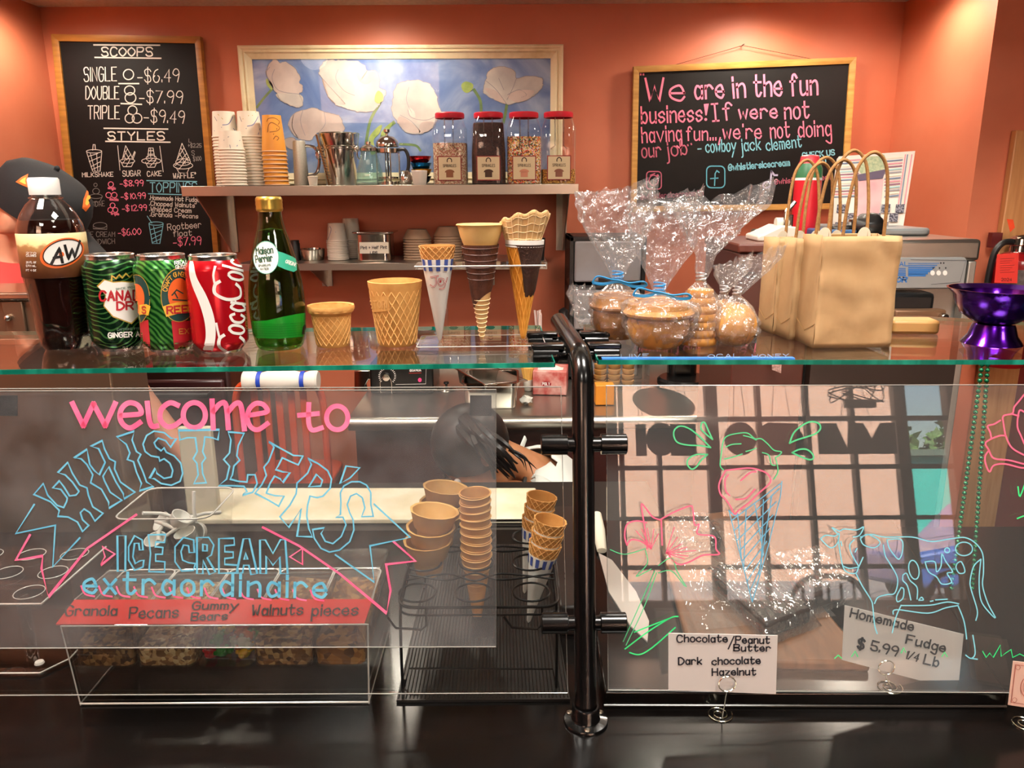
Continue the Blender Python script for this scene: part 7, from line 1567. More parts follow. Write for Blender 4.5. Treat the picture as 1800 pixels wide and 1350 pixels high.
paint('strawberry_scoop', G_, SR, M_pk2, 2.6, ZA, [[(1060, 930), (1020, 1000), (1005, 1060), (1020, 1120), (1060, 1160), (1100, 1220), (1130, 1275), (1170, 1240), (1240, 1190), (1310, 1120), (1400, 1040), (1415, 1000), (1380, 950), (1300, 920), (1230, 912), (1150, 920), (1060, 930)], [(1080, 965), (1055, 1010), (1060, 1090), (1090, 1130)], [(1180, 1010), (1250, 950), (1300, 940)], [(1140, 1160), (1220, 1150), (1290, 1080)]])
Lc, Rc, Tc = V((1281, 897)), V((1372, 850)), V((1322, 1058)); ls_ = [[tuple(Lc), tuple(Tc)], [(1374, 846), (1372, 870), (1350, 960), tuple(Tc)], [tuple(Lc), (1290, 906), (1300, 905)]]
for k in range(1, 9):
    f = k / 9; ls_.append([tuple(Lc.lerp(Tc, f)), tuple(Rc.lerp(Tc, max(0, f - .18)))])
for k in range(1, 6):
    f = k / 6; p = Lc.lerp(Rc, f); ls_.append([tuple(p + V((0, 12))), tuple(Lc.lerp(Tc, 1 - (1 - f) * .55) if k < 3 else Rc.lerp(Tc, .35 + f * .5))])
paint('cone_lattice', G_, SR, M_cb, 1.7, lambda x, y: (x, y), ls_, False)
paint('flower_petal', G_, SR, M_pk2, 2.6, ZC2, [[(300, 320), (285, 200), (268, 85), (290, 100), (330, 150), (375, 165)], [(190, 300), (178, 250), (190, 190), (240, 170), (295, 180)], [(190, 300), (215, 272), (270, 282), (320, 320)], [(375, 165), (380, 300)], [(375, 160), (450, 120), (530, 90), (545, 110), (555, 190), (580, 190), (570, 240), (660, 255), (670, 320), (685, 350), (600, 355), (540, 385), (480, 405), (440, 385), (410, 340)]] )
paint('flower_stamen', G_, SR, M_pk2, 1.4, ZC2, [[(400, 345), q] for q in ((445, 205), (462, 258), (490, 290), (512, 312), (560, 330), (520, 360), (500, 375))] + [[(320, 320), q] for q in ((240, 225), (270, 215), (300, 210), (335, 215), (360, 240))])
paint('flower_stem', G_, SR, M_gp, 1.6, ZC2, [[(100, 325), (180, 350), (290, 320)], [(290, 330), (300, 400), (240, 470), (320, 430)], [(340, 440), (260, 620), (170, 820)], [(350, 450), (280, 640), (185, 840)], [(360, 410), (430, 370), (460, 440), (510, 525)], [(360, 450), (430, 440), (500, 520)]])
paint('flower_leaf', G_, SR, M_gb, 2.4, ZC2, [[(180, 860), (300, 770), (420, 695), (465, 685)], [(205, 880), (260, 890), (330, 850), (450, 745)], [(230, 770), (330, 730), (420, 695)]])
cow = [[(360, 205), (420, 190), (500, 205), (650, 205), (760, 230), (870, 215), (950, 208), (1010, 240), (1050, 300), (1055, 400), (1050, 480), (1080, 580), (1122, 660), (1085, 628), (1040, 560), (1030, 450), (1040, 335)], [(1040, 330), (1000, 370), (980, 450), (985, 500), (1020, 620), (1012, 675)], [(590, 592), (750, 590), (850, 572), (915, 582)], [(545, 640), (565, 615), (740, 635), (840, 605), (910, 592)], [(910, 590), (945, 680), (960, 780)], [(995, 760), (1008, 860), (985, 890), (955, 872)], [(985, 890), (1020, 895)],
 [(490, 250), (500, 310), (530, 360), (570, 440), (555, 520), (510, 530), (460, 545), (440, 580)], [(135, 215), (165, 195), (215, 200), (240, 185), (230, 240), (190, 265), (135, 215)], [(235, 190), (200, 152), (240, 170), (270, 160), (340, 165), (378, 148), (355, 195), (320, 205)], [(235, 210), (245, 290), (270, 390), (330, 410), (352, 370), (375, 320)], [(350, 370), (310, 300), (300, 250), (325, 220)], [(360, 215), (400, 190), (470, 230), (440, 265), (380, 250), (360, 215)], [(265, 370), (300, 382), (345, 375)], [(335, 410), (370, 480), (420, 560), (430, 600), (440, 700), (455, 750)], [(590, 590), (560, 660), (540, 745)], [(250, 230), (255, 255)], [(330, 290), (340, 270)],
 [(510, 220), (590, 220), (598, 280), (578, 330), (545, 300), (520, 260), (510, 220)], [(600, 420), (620, 410), (640, 450), (680, 490), (680, 555)], [(645, 560), (625, 480), (600, 450), (600, 420)], [(725, 345), (780, 345), (790, 400), (815, 370), (820, 300), (840, 340), (880, 400), (850, 410), (875, 460), (820, 470), (790, 430), (745, 400), (725, 345)], [(905, 355), (930, 345), (950, 400), (920, 410), (900, 380), (905, 355)], [(590, 490), (605, 500), (600, 550), (570, 570), (565, 540), (590, 490)], [(690, 560), (705, 545), (715, 560), (690, 562)], [(755, 568), (770, 565)], [(785, 560), (850, 556)]] + [E_(945, 272, 48, 38), E_(850, 280, 14, 14)] + [['c'] + ell(662, 390, 28, 54, 20, -.2)]
paint('cow_outline', G_, SR, M_cowp, 2.1, ZD, cow)
paint('grass_line', G_, SR, M_gb, 1.6, ZD, [[(1050, 850), (1070, 885), (1090, 860), (1110, 885), (1150, 815), (1155, 880), (1180, 860), (1210, 840), (1220, 885), (1260, 865), (1290, 880)], [(215, 890), (235, 872), (255, 890)], [(310, 880), (330, 850), (345, 880)], [(590, 860), (605, 830), (615, 855)], [(820, 880), (835, 855), (850, 880)]], False)
paint('flower_petal', G_, SR, M_pk2, 2.8, ZB2, [[(1830, 300), (1800, 330), (1760, 380), (1720, 430), (1705, 480), (1635, 500), (1635, 560), (1650, 650)], [(1610, 535), (1560, 565), (1510, 580), (1530, 630), (1540, 680)], [(1650, 655), (1590, 660), (1495, 710), (1520, 770), (1560, 835), (1680, 850), (1800, 880), (1850, 880)], [(1520, 770), (1490, 820), (1495, 880), (1525, 940), (1560, 890), (1650, 880), (1780, 910), (1850, 900)], [(1650, 650), (1700, 750), (1800, 810)], [(1800, 470), (1760, 460), (1745, 580), (1775, 660), (1800, 720)], [(1705, 485), (1755, 500)]])
paint('flower_leaf', G_, SR, M_gb, 2.4, ZB2, [[(1750, 1060), (1765, 1135), (1810, 1020)], [(1745, 1310), (1800, 1290), (1830, 1300)]])
# ================================================================ back counter and what stands on it
xa, xb = onZ(612, 735, ZBC).x, .62; YBC = 2.06
t = thing('prep_counter', 'stainless back counter with rounded front edge below the wall shelves', 'counter', (0, 0, 0))
obj('counter_top', MB().bx(xa, xb, YBC + .02, YB - .002, ZBC - .004, ZBC), M_steel, t)
Mx = Matrix(((0, 0, 1, 0), (1, 0, 0, 0), (0, 1, 0, 0), (0, 0, 0, 1)))
obj('bullnose', MB().prism([(YBC + .022, ZBC + .001)] + [(YBC + .018 - .018 * sin(radians(a)), ZBC - .019 + .020 * cos(radians(a))) for a in range(0, 181, 15)] + [(YBC + .022, ZBC - .04)], xa, xb, Mx), M_steel, t)
obj('cabinet_front', MB().bx(xa + .01, xb - .01, YBC + .05, YB - .01, .08, ZBC - .0045), mat('cabinet_maroon', '#3a1712', .5), t); obj('plinth', MB().bx(xa + .03, xb - .03, YBC + .1, YB - .05, 0, .08), M_rub, t)
obj('backsplash', MB().bx(xa, xb, YB - .006, YB - .0025, ZBC, ZBC + .05), M_steel, t)
def on_bc(px, py, dy=0): p = onZ(px, py, ZBC + .0012); return V((p.x, p.y + dy, ZBC + .0012))
Zs = zf(560, 630, 3.462)
# food warmer
c = on_bc(707, 692, .09); t = thing('food_warmer', 'black topping warmer with white dial scale on the back counter', 'warmer', c); k = pxm(c + V((0, 0, .05)))
w = 108 * k; hh = 52 * k
obj('warmer_body', MB().bx(-w / 2, w / 2, -.09, .12, 0, hh), mat('warmer_black', '#0e0d0c', .3), t, bevel=.006)
S = Surf(Plane(c + V((0, -.09, 0)), (0, -1, 0)), off=.0006)
def dcl(nm, m, fn, par=None, root=t):
    mb = MB(); fn(mb); mb.v = [tuple(V(p) - root.location) for p in mb.v]; return obj(nm, mb, m, par or root, smooth=0)
dcl('panel_outline', M_wht, lambda mb: S.line(mb, [Zs(352, 45), Zs(655, 42), Zs(652, 155), Zs(470, 158)], .6))
for i in range(22): dcl('dial_tick', M_wht, lambda mb: S.line(mb, [(Zs(418, 108)[0] + 13 * cos(radians(140 + 12.5 * i)), Zs(418, 108)[1] + 13 * sin(radians(140 + 12.5 * i))), (Zs(418, 108)[0] + 15 * cos(radians(140 + 12.5 * i)), Zs(418, 108)[1] + 15 * sin(radians(140 + 12.5 * i)))], 1.2))
dcl('brand_letters', M_wht, lambda mb: S.text(mb, 'SERVER', *Zs(556, 78), *Zs(622, 76), 5.5, 1.5))
dcl('red_rule', mat('rule_red', '#8a2a20', .5), lambda mb: S.line(mb, [Zs(552, 90), Zs(624, 88)], 1.6)); dcl('indicator_light', mat('light_pink', '#e0306a', .3, emit='#ff4a86', es=.4), lambda mb: S.fill(mb, ell(*Zs(616, 131), 3.2, 3.6, 14)))
p = S.pl.at(*Zs(414, 112)) - c; obj('knob', MB().lathe([(0, 0), (7 * k, 0), (6 * k, .012), (0, .013)], 20, M=Matrix.Translation(p) @ Matrix.Rotation(radians(90), 4, 'X')), M_steel2, t)
obj('pump_wire', MB().tube(cat_rom([p + V((-9 * k, -.02, -28 * k)), p + V((-9 * k, -.02, -4 * k)), p + V((0, -.02, 3 * k)), p + V((9 * k, -.02, -4 * k)), p + V((9 * k, -.02, -28 * k))], 5), .0012, 6), M_steel2, t)
# bracket-like clip and dark bottle left of it
c = on_bc(640, 690, .02); t = thing('steel_clamp', 'notched steel clamp beside the black warmer', 'clamp', c); k = pxm(c)
obj('clamp_plate', MB().prism([(-18 * k, 0), (4 * k, 0), (2 * k, 12 * k), (8 * k, 22 * k), (18 * k, 22 * k), (18 * k, 38 * k), (-16 * k, 38 * k)], -.01, .01, Matrix(((1, 0, 0, 0), (0, 0, 1, 0), (0, 1, 0, 0), (0, 0, 0, 1)))), M_steel2, t, bevel=.002)
c = onZ(618, 690, ZBC); o = obj('dark_bottle', MB().lathe([(0, 0), (.014, 0), (.016, .004), (.016, .06), (.010, .075), (.010, .085), (0, .086)], 24), mat('navy_plastic', '#141c33', .3), loc=(xa + .02, c.y + .10, ZBC + .0012)); tag(o, 'dark blue squeeze bottle at the left end of the back counter', 'bottle')
# round lid
c = on_bc(782, 694, .06); t = thing('round_lid', 'round steel pot lid with knob right of the warmer', 'lid', c)
obj('lid_disc', MB().lathe([(0, 0), (.030, 0), (.031, .004), (.026, .008), (.010, .012), (0, .012)], 32), M_steel2, t); obj('knob', MB().lathe([(.004, .012), (.004, .018), (.009, .022), (.008, .027), (0, .028)], 20), M_rub, t)
# deep steel container with a shallow pan tilted on top
c = on_bc(862, 722, .10); k = pxm(c); t = thing('steel_pan', 'deep steel food pan on the back counter under a tilted one', 'pan', c)
rr_ = rrect(92 * k, .17, .02); n = len(rr_)
obj('pan_wall', MB().add([(x * s_, y * s_, z) for z, s_ in ((0, .92), (.004, .95), (.075, 1.0), (.077, 1.06), (.079, 1.06), (.078, .98), (.008, .92)) for x, y in rr_], [(j * n + i, j * n + (i + 1) % n, (j + 1) * n + (i + 1) % n, (j + 1) * n + i) for j in range(6) for i in range(n)] + [tuple(reversed(range(n))), tuple(6 * n + i for i in range(n))]), M_steel2, t)
P = [onY(*Zs(x, y), Y) for x, y, Y in ((815, 52, 2.30), (1000, 28, 2.40), (1270, 135, 2.22), (1015, 162, 2.12))]
t = thing('tilted_pan', 'shallow steel pan tipped towards the room on the deep pan', 'pan'); c_ = sum(P, V((0, 0, 0))) / 4; nn = (P[1] - P[0]).cross(P[3] - P[0]).normalized(); nn = nn if nn.z > 0 else -nn
q_ = [c_ + (p - c_) * .86 for p in P]; b5 = [c_ + (p - c_) * .74 - nn * .045 for p in P]
mb = MB().add(P + q_ + b5, [(i, (i + 1) % 4, 4 + (i + 1) % 4, 4 + i) for i in range(4)] + [(4 + i, 4 + (i + 1) % 4, 8 + (i + 1) % 4, 8 + i) for i in range(4)] + [(8, 9, 10, 11)])
obj('pan_wall', mb, M_steel, t, solid=.0015); obj('rim', MB().tube(P, .0022, 8, closed=True), M_steel2, t)
# cup with yellow filter, red glove box, tissue
c = on_bc(929, 690, .03); k = pxm(c); t = thing('filter_cup', 'white paper cup topped with a pleated yellow filter', 'cup', c)
obj('cup_body', MB().lathe([(0, 0), (7 * k, 0), (9.5 * k, 20 * k), (8.5 * k, 20 * k), (0, 2 * k)], 24), M_cup, t); obj('pleated_filter', MB().lathe([(8.5 * k, 19 * k), (9 * k, 24 * k), (13 * k, 42 * k), (12 * k, 42 * k), (0, 30 * k)], 40, fr=lambda a, r, z: r * (1 + .05 * cos(14 * a))), mat('filter_yellow', '#e8b45a', .7), t)
c = on_bc(969, 696, .05); k = pxm(c); t = thing('glove_box', 'red and white box of poly gloves with a tuft sticking out', 'box', c, (0, 0, -.12))
obj('carton', MB().bx(-29 * k, 29 * k, -.04, .07, 0, 42 * k), mat('carton_red', '#b23a34', .5, c2='#d9a79c', ns=26), t, bevel=.002)
obj('glove_tuft', MB().grid(lambda u, v: ((u - .5) * 44 * k, -.02 + v * .04, 42 * k + 14 * k * (1 - abs(2 * u - 1)) * (.5 + .7 * noise.noise(V((u * 7, v * 5, 1)))) * sin(pi * v)), 12, 8), mat('glove_film', '#d9d4cc', .4), t, smooth=20)
obj('label_oval', MB().prism(ell(-6 * k, 20 * k, 9 * k, 4.5 * k, 20), -.0412, -.0404, Matrix(((1, 0, 0, 0), (0, 0, 1, 0), (0, 1, 0, 0), (0, 0, 0, 1)))), mat('oval_red', '#8f1a20', .5), t)
tx = MB()
for p in text_px('POLY', 0, 0, 10, 0, 4): ribbon(tx, [V((-12.5 * k + a * 1.3 * k, -.0416, 17.5 * k - b * 1.25 * k)) for a, b in p], V((0, -1, 0)), 1.0 * k)
obj('label_letters', tx, M_wht, t, smooth=0)
c = on_bc(925, 712, .01); mb = MB().sph((0, 0, .013), (.019, .016, .013), 16, 12); mb.v = [(x + .006 * noise.noise(V((x, y, z)) * 120), y + .006 * noise.noise(V((y, z, x)) * 120), max(0, z + .006 * noise.noise(V((z, x, y)) * 120))) for x, y, z in mb.v]
o = obj('crumpled_tissue', mb, mat('tissue_white', '#ddd8cc', .8), loc=c, smooth=25); tag(o, 'crumpled white tissue near the front edge of the back counter', 'tissue')
# straws, canister, drawer tower, cone box
c = V((onY(948, 600, 2.45).x, 2.45, ZBC + .0012)); t = thing('straw_jar', 'black cup of pale wrapped straws under the upper shelf bracket', 'straw cup', c)
obj('jar', MB().lathe([(0, 0), (.022, 0), (.024, .12), (.022, .12), (.020, .003), (0, .003)], 24), M_rub, t)
rnd = random.Random(2); zt_ = onY(948, 546, 2.45).z - c.z
for i in range(7): obj('straw', MB().tube([(rnd.uniform(-.008, .008), rnd.uniform(-.008, .008), .004), (rnd.uniform(-.018, .022), rnd.uniform(-.015, .015), zt_ + rnd.uniform(-.012, .006))], .0032, 8), mat('straw_pink', '#d8c2ba', .5), t)
c = V((onY(990, 600, 2.5).x, 2.5, ZBC + .0012)); o = obj('black_thermos', MB().lathe([(0, 0), (.02, 0), (.021, .004), (.021, .19), (.016, .2), (.016, onY(990, 540, 2.5).z - c.z - .01), (0, onY(990, 540, 2.5).z - c.z)], 24), M_rub, loc=c); tag(o, 'slim black flask left of the drawer tower', 'flask')
Yd = 2.50; dx0, dx1 = onY(1001, 480, Yd).x, onY(1135, 480, Yd).x; dz1 = onY(1020, 416, Yd).z
t = thing('drawer_tower', 'black plastic drawer tower with frosted drawers beside the cellophane bags', 'drawers', ((dx0 + dx1) / 2, Yd, ZBC + .0012)); W2 = (dx1 - dx0) / 2; H = dz1 - ZBC - .0012
obj('tower_frame', MB().bx(-W2, -W2 + .014, 0, .22, 0, H).bx(W2 - .014, W2, 0, .22, 0, H).bx(-W2, W2, 0, .22, H - .016, H).bx(-W2, W2, 0, .22, 0, .012).bx(-W2, W2, 0, .22, H * .33 - .006, H * .33 + .006).bx(-W2, W2, 0, .22, H * .66 - .008, H * .66 + .004), M_rub, t, bevel=.002)
for i in range(3):
    d_ = obj('drawer', MB().bx(-W2 + .016, W2 - .016, -.004, .20, H * i / 3 + .012, H * (i + 1) / 3 - .014), mat('frosted_plastic', '#8f9096', .45, c2='#83807f', ns=8), t, bevel=.006); obj('pull', MB().bx(-.03, .03, -.012, -.0041, H * i / 3 + .016, H * i / 3 + .026), M_rub, d_)
c = on_bc(1092, 684, .03); k = pxm(c); t = thing('cone_box', 'clear box of stacked tan wafer cups on the back counter', 'box', c)
bw, bh = 97 * k, 46 * k
obj('box_wall', MB().bx(-bw / 2, bw / 2, -.03, -.0285, 0, bh).bx(-bw / 2, bw / 2, .06, .0615, 0, bh).bx(-bw / 2, -bw / 2 + .0015, -.0285, .06, 0, bh).bx(bw / 2 - .0015, bw / 2, -.0285, .06, 0, bh).bx(-bw / 2, bw / 2, -.03, .0615, 0, .001), M_acr2, t)
wc = MB().lathe([(0, 0), (.012, 0), (.019, .008), (.0205, .019), (.019, .020), (.011, .002), (0, .002)], 24).mesh('wafer'); wc.materials.append(mat('stacked_wafer', '#d3a05c', .7))
for i in range(3):
    for j in range(4):
        o = obj('wafer_cup', wc, None, loc=c + V((-bw / 2 + .026 + i * .045, .012, .0012 + j * .0185))); tag(o, f'tan wafer cup in the clear box, {("left", "middle", "right")[i]} stack, {("bottom", "second", "third", "top")[j]} one', 'wafer cup', 'wafer cups in the clear box')
c = on_bc(1063, 712, .02); o = obj('orange_carton', MB().prism(rrect(.055, .045, .004), 0, .060), mat('carton_orange', '#d98a2a', .5), loc=c, bevel=.002); tag(o, 'small orange carton on the back counter right of the post', 'carton')
c = on_bc(1214, 690, .10); t = thing('drink_mixer', 'black round-based drink mixer with chrome plate on the back counter', 'mixer', c)
obj('mixer_base', MB().lathe([(0, 0), (.082, 0), (.086, .006), (.086, .018), (.078, .026), (0, .028)], 40), mat('mixer_black', '#121212', .25), t); obj('mixer_column', MB().prism(rrect(.09, .07, .02, 5, 0, .04), .026, .20), mat('mixer_black'), t); obj('chrome_plate', MB().box((-.005, .002, .055), (.05, .008, .035)), M_steel2, t)
for px, w_ in ((1274, 'left'), (1302, 'right')):
    c = on_bc(px, 694, .04); o = obj('shaker_cup', MB().lathe([(0, 0), (.024, 0), (.026, .003), (.029, .05), (.0285, .053), (.032, .12), (.034, .15), (.032, .15), (.024, .005), (0, .004)], 32), M_steel2, loc=c); tag(o, f'polished steel milkshake cup by the mixer, {w_} of two', 'cup', 'steel milkshake cups')
pl = Plane((0, YM - .006, 0), (0, -1, 0)); o = obj('sticker', MB().slab([pl.at(*p) for p in ((1357, 634), (1374, 634), (1373, 656), (1357, 650))], (0, 1, 0), .0005), mat('sticker_pinkish', '#c9a59a', .6, c2='#8f6a60', ns=200)); tag(o, 'small torn paper sticker on the dark machine front', 'sticker')
# orange crate with white roll, dark cart, dark cabinet, steel cabinet
Yo = 2.13; ox0, ox1 = onY(414, 720, Yo).x, onY(570, 720, Yo).x; zt_ = onY(490, 668, Yo).z; zb_ = onY(490, 800, Yo).z
M_or = mat('orange_plastic', '#c8451c', .4)
t = thing('orange_stool', 'orange plastic stool with rounded slatted back', 'stool', ((ox0 + ox1) / 2, Yo, 0)); hw = (ox1 - ox0) / 2
obj('back_loop', MB().tube(cat_rom([(-hw, 0, zb_ - .1), (-hw, 0, zb_ + .05), (-hw + .005, 0, zt_ - .05), (-hw + .04, 0, zt_ - .008), (0, 0, zt_), (hw - .04, 0, zt_ - .008), (hw - .005, 0, zt_ - .05), (hw, 0, zb_ + .05), (hw, 0, zb_ - .1)], 5), .011, 10), M_or, t)
for i in range(5): obj('slat', MB().bx(-hw * .55 + i * hw * .275 - .010, -hw * .55 + i * hw * .275 + .010, -.005, .005, zb_ - .08, zt_ - .012), M_or, t, bevel=.003)
obj('seat', MB().prism(rrect(hw * 2, .26, .05, 5, 0, -.0 + .10), zb_ - .12, zb_ - .095), M_or, t, bevel=.005)
for sx in (-1, 1):
    for y in (.0, .20): obj('leg', MB().tube([(sx * hw * .85, y, zb_ - .11), (sx * hw, y, 0)], .013, 8), M_or, t)
c = onY(494, 662, Yo - .02); k = pxm(c); ln = 131 * k / 2; R0 = 18.5 * k
t = thing('white_roll', 'white padded roll with two blue bands on the orange stool back', 'roll', (c.x, c.y, c.z - .012))
My = Matrix.Rotation(radians(90), 4, 'Y')
obj('roll_body', MB().lathe([(0, -ln), (R0 * .92, -ln), (R0 * 1.04, -ln * .93), (R0 * .98, -ln * .78), (R0 * .80, -ln * .60), (R0 * .78, -ln * .55), (R0 * .86, -ln * .46), (R0 * 1.08, -ln * .2), (R0 * 1.10, 0), (R0 * 1.06, ln * .2), (R0 * .86, ln * .5), (R0 * .76, ln * .58), (R0 * .78, ln * .63), (R0 * .92, ln * .75), (R0 * .98, ln * .95), (R0 * .86, ln), (0, ln)], 32, M=My), mat('roll_white', '#ddd6cb', .6), t)
for z in (-.565, .59): obj('blue_band', MB().lathe([(R0 * .87, ln * z - .006), (R0 * .90, ln * z - .005), (R0 * .90, ln * z + .005), (R0 * .87, ln * z + .006)], 32, M=My), mat('band_blue', '#2447b8', .5), t)
t = thing('dark_fridge', 'low dark brown refrigerated cabinet left of the orange stool', 'fridge', (0, 2.18, 0)); fx0, fx1 = onY(235, 660, 2.18).x, onY(402, 660, 2.18).x
obj('fridge_body', MB().bx(fx0, fx1, .004, .45, .06, 1.07), mat('fridge_brown', '#2a1512', .35), t, bevel=.01); d_ = obj('fridge_door', MB().bx(fx0 + .012, fx1 - .012, -.016, .003, .12, 1.02), mat('fridge_door', '#34191a', .3), t, bevel=.008)
obj('handle', MB().tube([(fx0 + .05, -.016, .985), (fx0 + .05, -.04, .98), (fx1 - .05, -.04, .98), (fx1 - .05, -.016, .985)], .007, 8), M_rub, d_)
for x in (fx0 + .05, fx1 - .05):
    for y in (.06, .40): obj('foot', MB().lathe([(0, 0), (.02, 0), (.015, .06), (0, .06)], 12, c=(x, y, 0)), M_rub, t)
Ys = 1.34; sx0, sx1 = -1.54, onY(196, 680, Ys).x; stz = onY(20, 514, Ys).z
t = thing('steel_dipping_cabinet', 'brushed steel ice cream cabinet tinted with orange reflection, far left behind the bottles', 'cabinet', (0, Ys, 0)); M_bs = mat('steel_orange_reflection', '#7d6450', .33, .75, bump=.05, bs=30, stretch=(1, 1, 25))  # brown tint puts the orange wall's reflection into the steel colour
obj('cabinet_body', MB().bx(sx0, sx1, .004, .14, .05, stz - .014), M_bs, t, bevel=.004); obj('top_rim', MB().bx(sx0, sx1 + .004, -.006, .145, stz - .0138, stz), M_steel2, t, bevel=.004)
obj('front_rail', MB().bx(sx0, sx1, -.008, .0035, onY(20, 600, Ys).z - .006, onY(20, 600, Ys).z + .006), M_steel2, t, bevel=.002); obj('plinth', MB().bx(sx0 + .02, sx1 - .02, .02, .12, 0, .05), M_rub, t)
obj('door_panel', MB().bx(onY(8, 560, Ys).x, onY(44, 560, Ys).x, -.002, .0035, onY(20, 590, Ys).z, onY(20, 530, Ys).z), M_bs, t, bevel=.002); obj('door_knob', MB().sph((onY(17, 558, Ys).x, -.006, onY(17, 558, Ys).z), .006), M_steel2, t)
# ================================================================ people
def skin_mesh(J, Ed, root):
    """Skin-modifier body from named joints {name: (pos, radius)}; returns verts, faces."""
    ks = list(J); me = bpy.data.meshes.new('sk'); me.from_pydata([J[k][0] for k in ks], [(ks.index(a), ks.index(b)) for a, b in Ed], [])
    o = bpy.data.objects.new('sk', me); COL.objects.link(o)
    o.modifiers.new('s', 'SKIN'); d = o.modifiers.new('u', 'SUBSURF'); d.levels = 2; d.render_levels = 2
    for i, k in enumerate(ks):
        v = me.skin_vertices[0].data[i]; r = J[k][1]; v.radius = (r, r) if not isinstance(r, tuple) else r; v.use_root = (k == root)
    bpy.context.view_layer.update(); dg = bpy.context.evaluated_depsgraph_get(); ev = o.evaluated_get(dg).to_mesh()
    vs = [tuple(v.co) for v in ev.vertices]; fs = [tuple(p.vertices) for p in ev.polygons]
    o.evaluated_get(dg).to_mesh_clear(); bpy.data.objects.remove(o); bpy.data.meshes.remove(me)
    return vs, fs
def frame(c, fwd, up):
    f = V(fwd).normalized(); u = V(up); r = f.cross(u).normalized(); u = r.cross(f).normalized()
    return Matrix.Translation(c) @ Matrix((r, f, u)).transposed().to_4x4()   # local x = right, y = forward, z = up
def head_mb(M):
    mb = MB()
    mb.sph((0, -.006, .028), (.074, .094, .090), 28, 18, M)                 # skull
    mb.sph((0, .030, -.040), (.056, .060, .072), 24, 16, M)                 # jaw and face
    mb.sph((0, .066, -.088), (.024, .022, .020), 14, 10, M)                 # chin
    mb.tube([(0, .086, .018), (0, .104, -.012), (0, .112, -.024)], [.008, .011, .013], 10, M=M)   # nose
    for s in (-1, 1):
        mb.sph((s * .013, .100, -.027), (.008, .009, .007), 10, 8, M); mb.sph((s * .036, .070, -.012), (.020, .020, .018), 12, 8, M)
        mb.sph((s * .074, -.008, -.006), (.010, .018, .030), 12, 10, M)     # ear
    mb.sph((0, .092, -.056), (.024, .010, .0065), 14, 8, M); mb.sph((0, .090, -.067), (.021, .011, .0075), 14, 8, M)   # lips
    return mb
def hand_chain(J, Ed, wrist, pre, d, palm_n, s=1.0, curl=.5):
    """palm, four fingers and a thumb hung on joint wrist; d = pointing direction, palm_n = palm normal"""
    d = V(d).normalized(); n = V(palm_n).normalized(); w = d.cross(n).normalized(); p0 = V(J[wrist][0])
    J[pre + 'palm'] = (p0 + d * .045 * s, (.030 * s, .014 * s)); Ed.append((wrist, pre + 'palm'))
    for i, (o, ln) in enumerate(((-.027, .068), (-.009, .076), (.009, .072), (.026, .058))):
        b = p0 + d * .078 * s + w * o * s; a = d
        J[f'{pre}k{i}'] = (b, .0095 * s); Ed.append((pre + 'palm', f'{pre}k{i}')); q = b; prev = f'{pre}k{i}'
        for j, f in enumerate((.45, .32, .25)):
            a = (a + n * curl * .6).normalized(); q = q + a * ln * f * s; nm = f'{pre}f{i}{j}'; J[nm] = (q, (.0090 - .0009 * j) * s); Ed.append((prev, nm)); prev = nm
    b = p0 + d * .022 * s - w * .030 * s; J[pre + 't0'] = (b, .0125 * s); Ed.append((wrist, pre + 't0'))
    q = b + (d * .7 - w * .6 + n * .3).normalized() * .030 * s; J[pre + 't1'] = (q, .0105 * s); Ed.append((pre + 't0', pre + 't1'))
    q2 = q + (d * .9 - w * .2 + n * .4).normalized() * .026 * s; J[pre + 't2'] = (q2, .0088 * s); Ed.append((pre + 't1', pre + 't2'))
M_skin = mat('skin_fair', '#c98a6c', .5, c2='#bf7f62', ns=20, sss=.15); M_skin2 = mat('skin_tan', '#b57a50', .5, c2='#a86c46', ns=20, sss=.15)
def person(label, J, Ed, root, headM, m, vox=.008):
    t = thing('person', label, 'person'); vs, fs = skin_mesh(J, Ed, root); mb = MB().add(vs, fs); h = head_mb(headM); mb.add(h.v, h.f)
    b = obj('body', mb, m, t, smooth=180); r = b.modifiers.new('r', 'REMESH'); r.mode = 'VOXEL'; r.voxel_size = vox; r.use_smooth_shade = True
    sm_ = b.modifiers.new('sm', 'SMOOTH'); sm_.factor = .5; sm_.iterations = 3
    for s in (-1, 1):
        e = obj('eye', MB().sph((s * .032, .083, .012), (.0125, .010, .009), 14, 10, headM), mat('eye_white', '#e6ded4', .3), t); obj('iris', MB().sph((s * .032, .0912, .011), (.006, .003, .006), 12, 8, headM), mat('iris_dark', '#2a1a12', .2), e)
        obj('eyebrow', MB().tube([headM @ V((s * .016, .094, .034)), headM @ V((s * .034, .094, .039)), headM @ V((s * .05, .084, .033))], [.003, .004, .0025], 6), mat('brow_dark', '#2b1c14', .8), t)
    return t
def garment(t, name, J, Ed, root, m, grow, keep):
    """cloth shell: the same skeleton grown a little, cut to the faces whose nearest bone passes keep(a, b, position along the bone)"""
    J2 = {k: (V(p), r + grow if not isinstance(r, tuple) else (r[0] + grow, r[1] + grow)) for k, (p, r) in J.items()}
    vs, fs = skin_mesh(J2, Ed, root); out = []
    for f in fs:
        c = sum((V(vs[i]) for i in f), V((0, 0, 0))) / len(f); best = None
        for a, b in Ed:
            A, B = V(J[a][0]), V(J[b][0]); d = B - A; k = max(0, min(1, (c - A).dot(d) / max(d.length_squared, 1e-9))); q = (c - A - d * k).length
            if best is None or q < best[0]: best = (q, a, b, k)
        if keep(best[1], best[2], best[3]): out.append(f)
    us = sorted({i for f in out for i in f}); ix = {v: k for k, v in enumerate(us)}
    return obj(name, MB().add([vs[i] for i in us], [tuple(ix[i] for i in f) for f in out]), m, t, smooth=180, solid=.004)
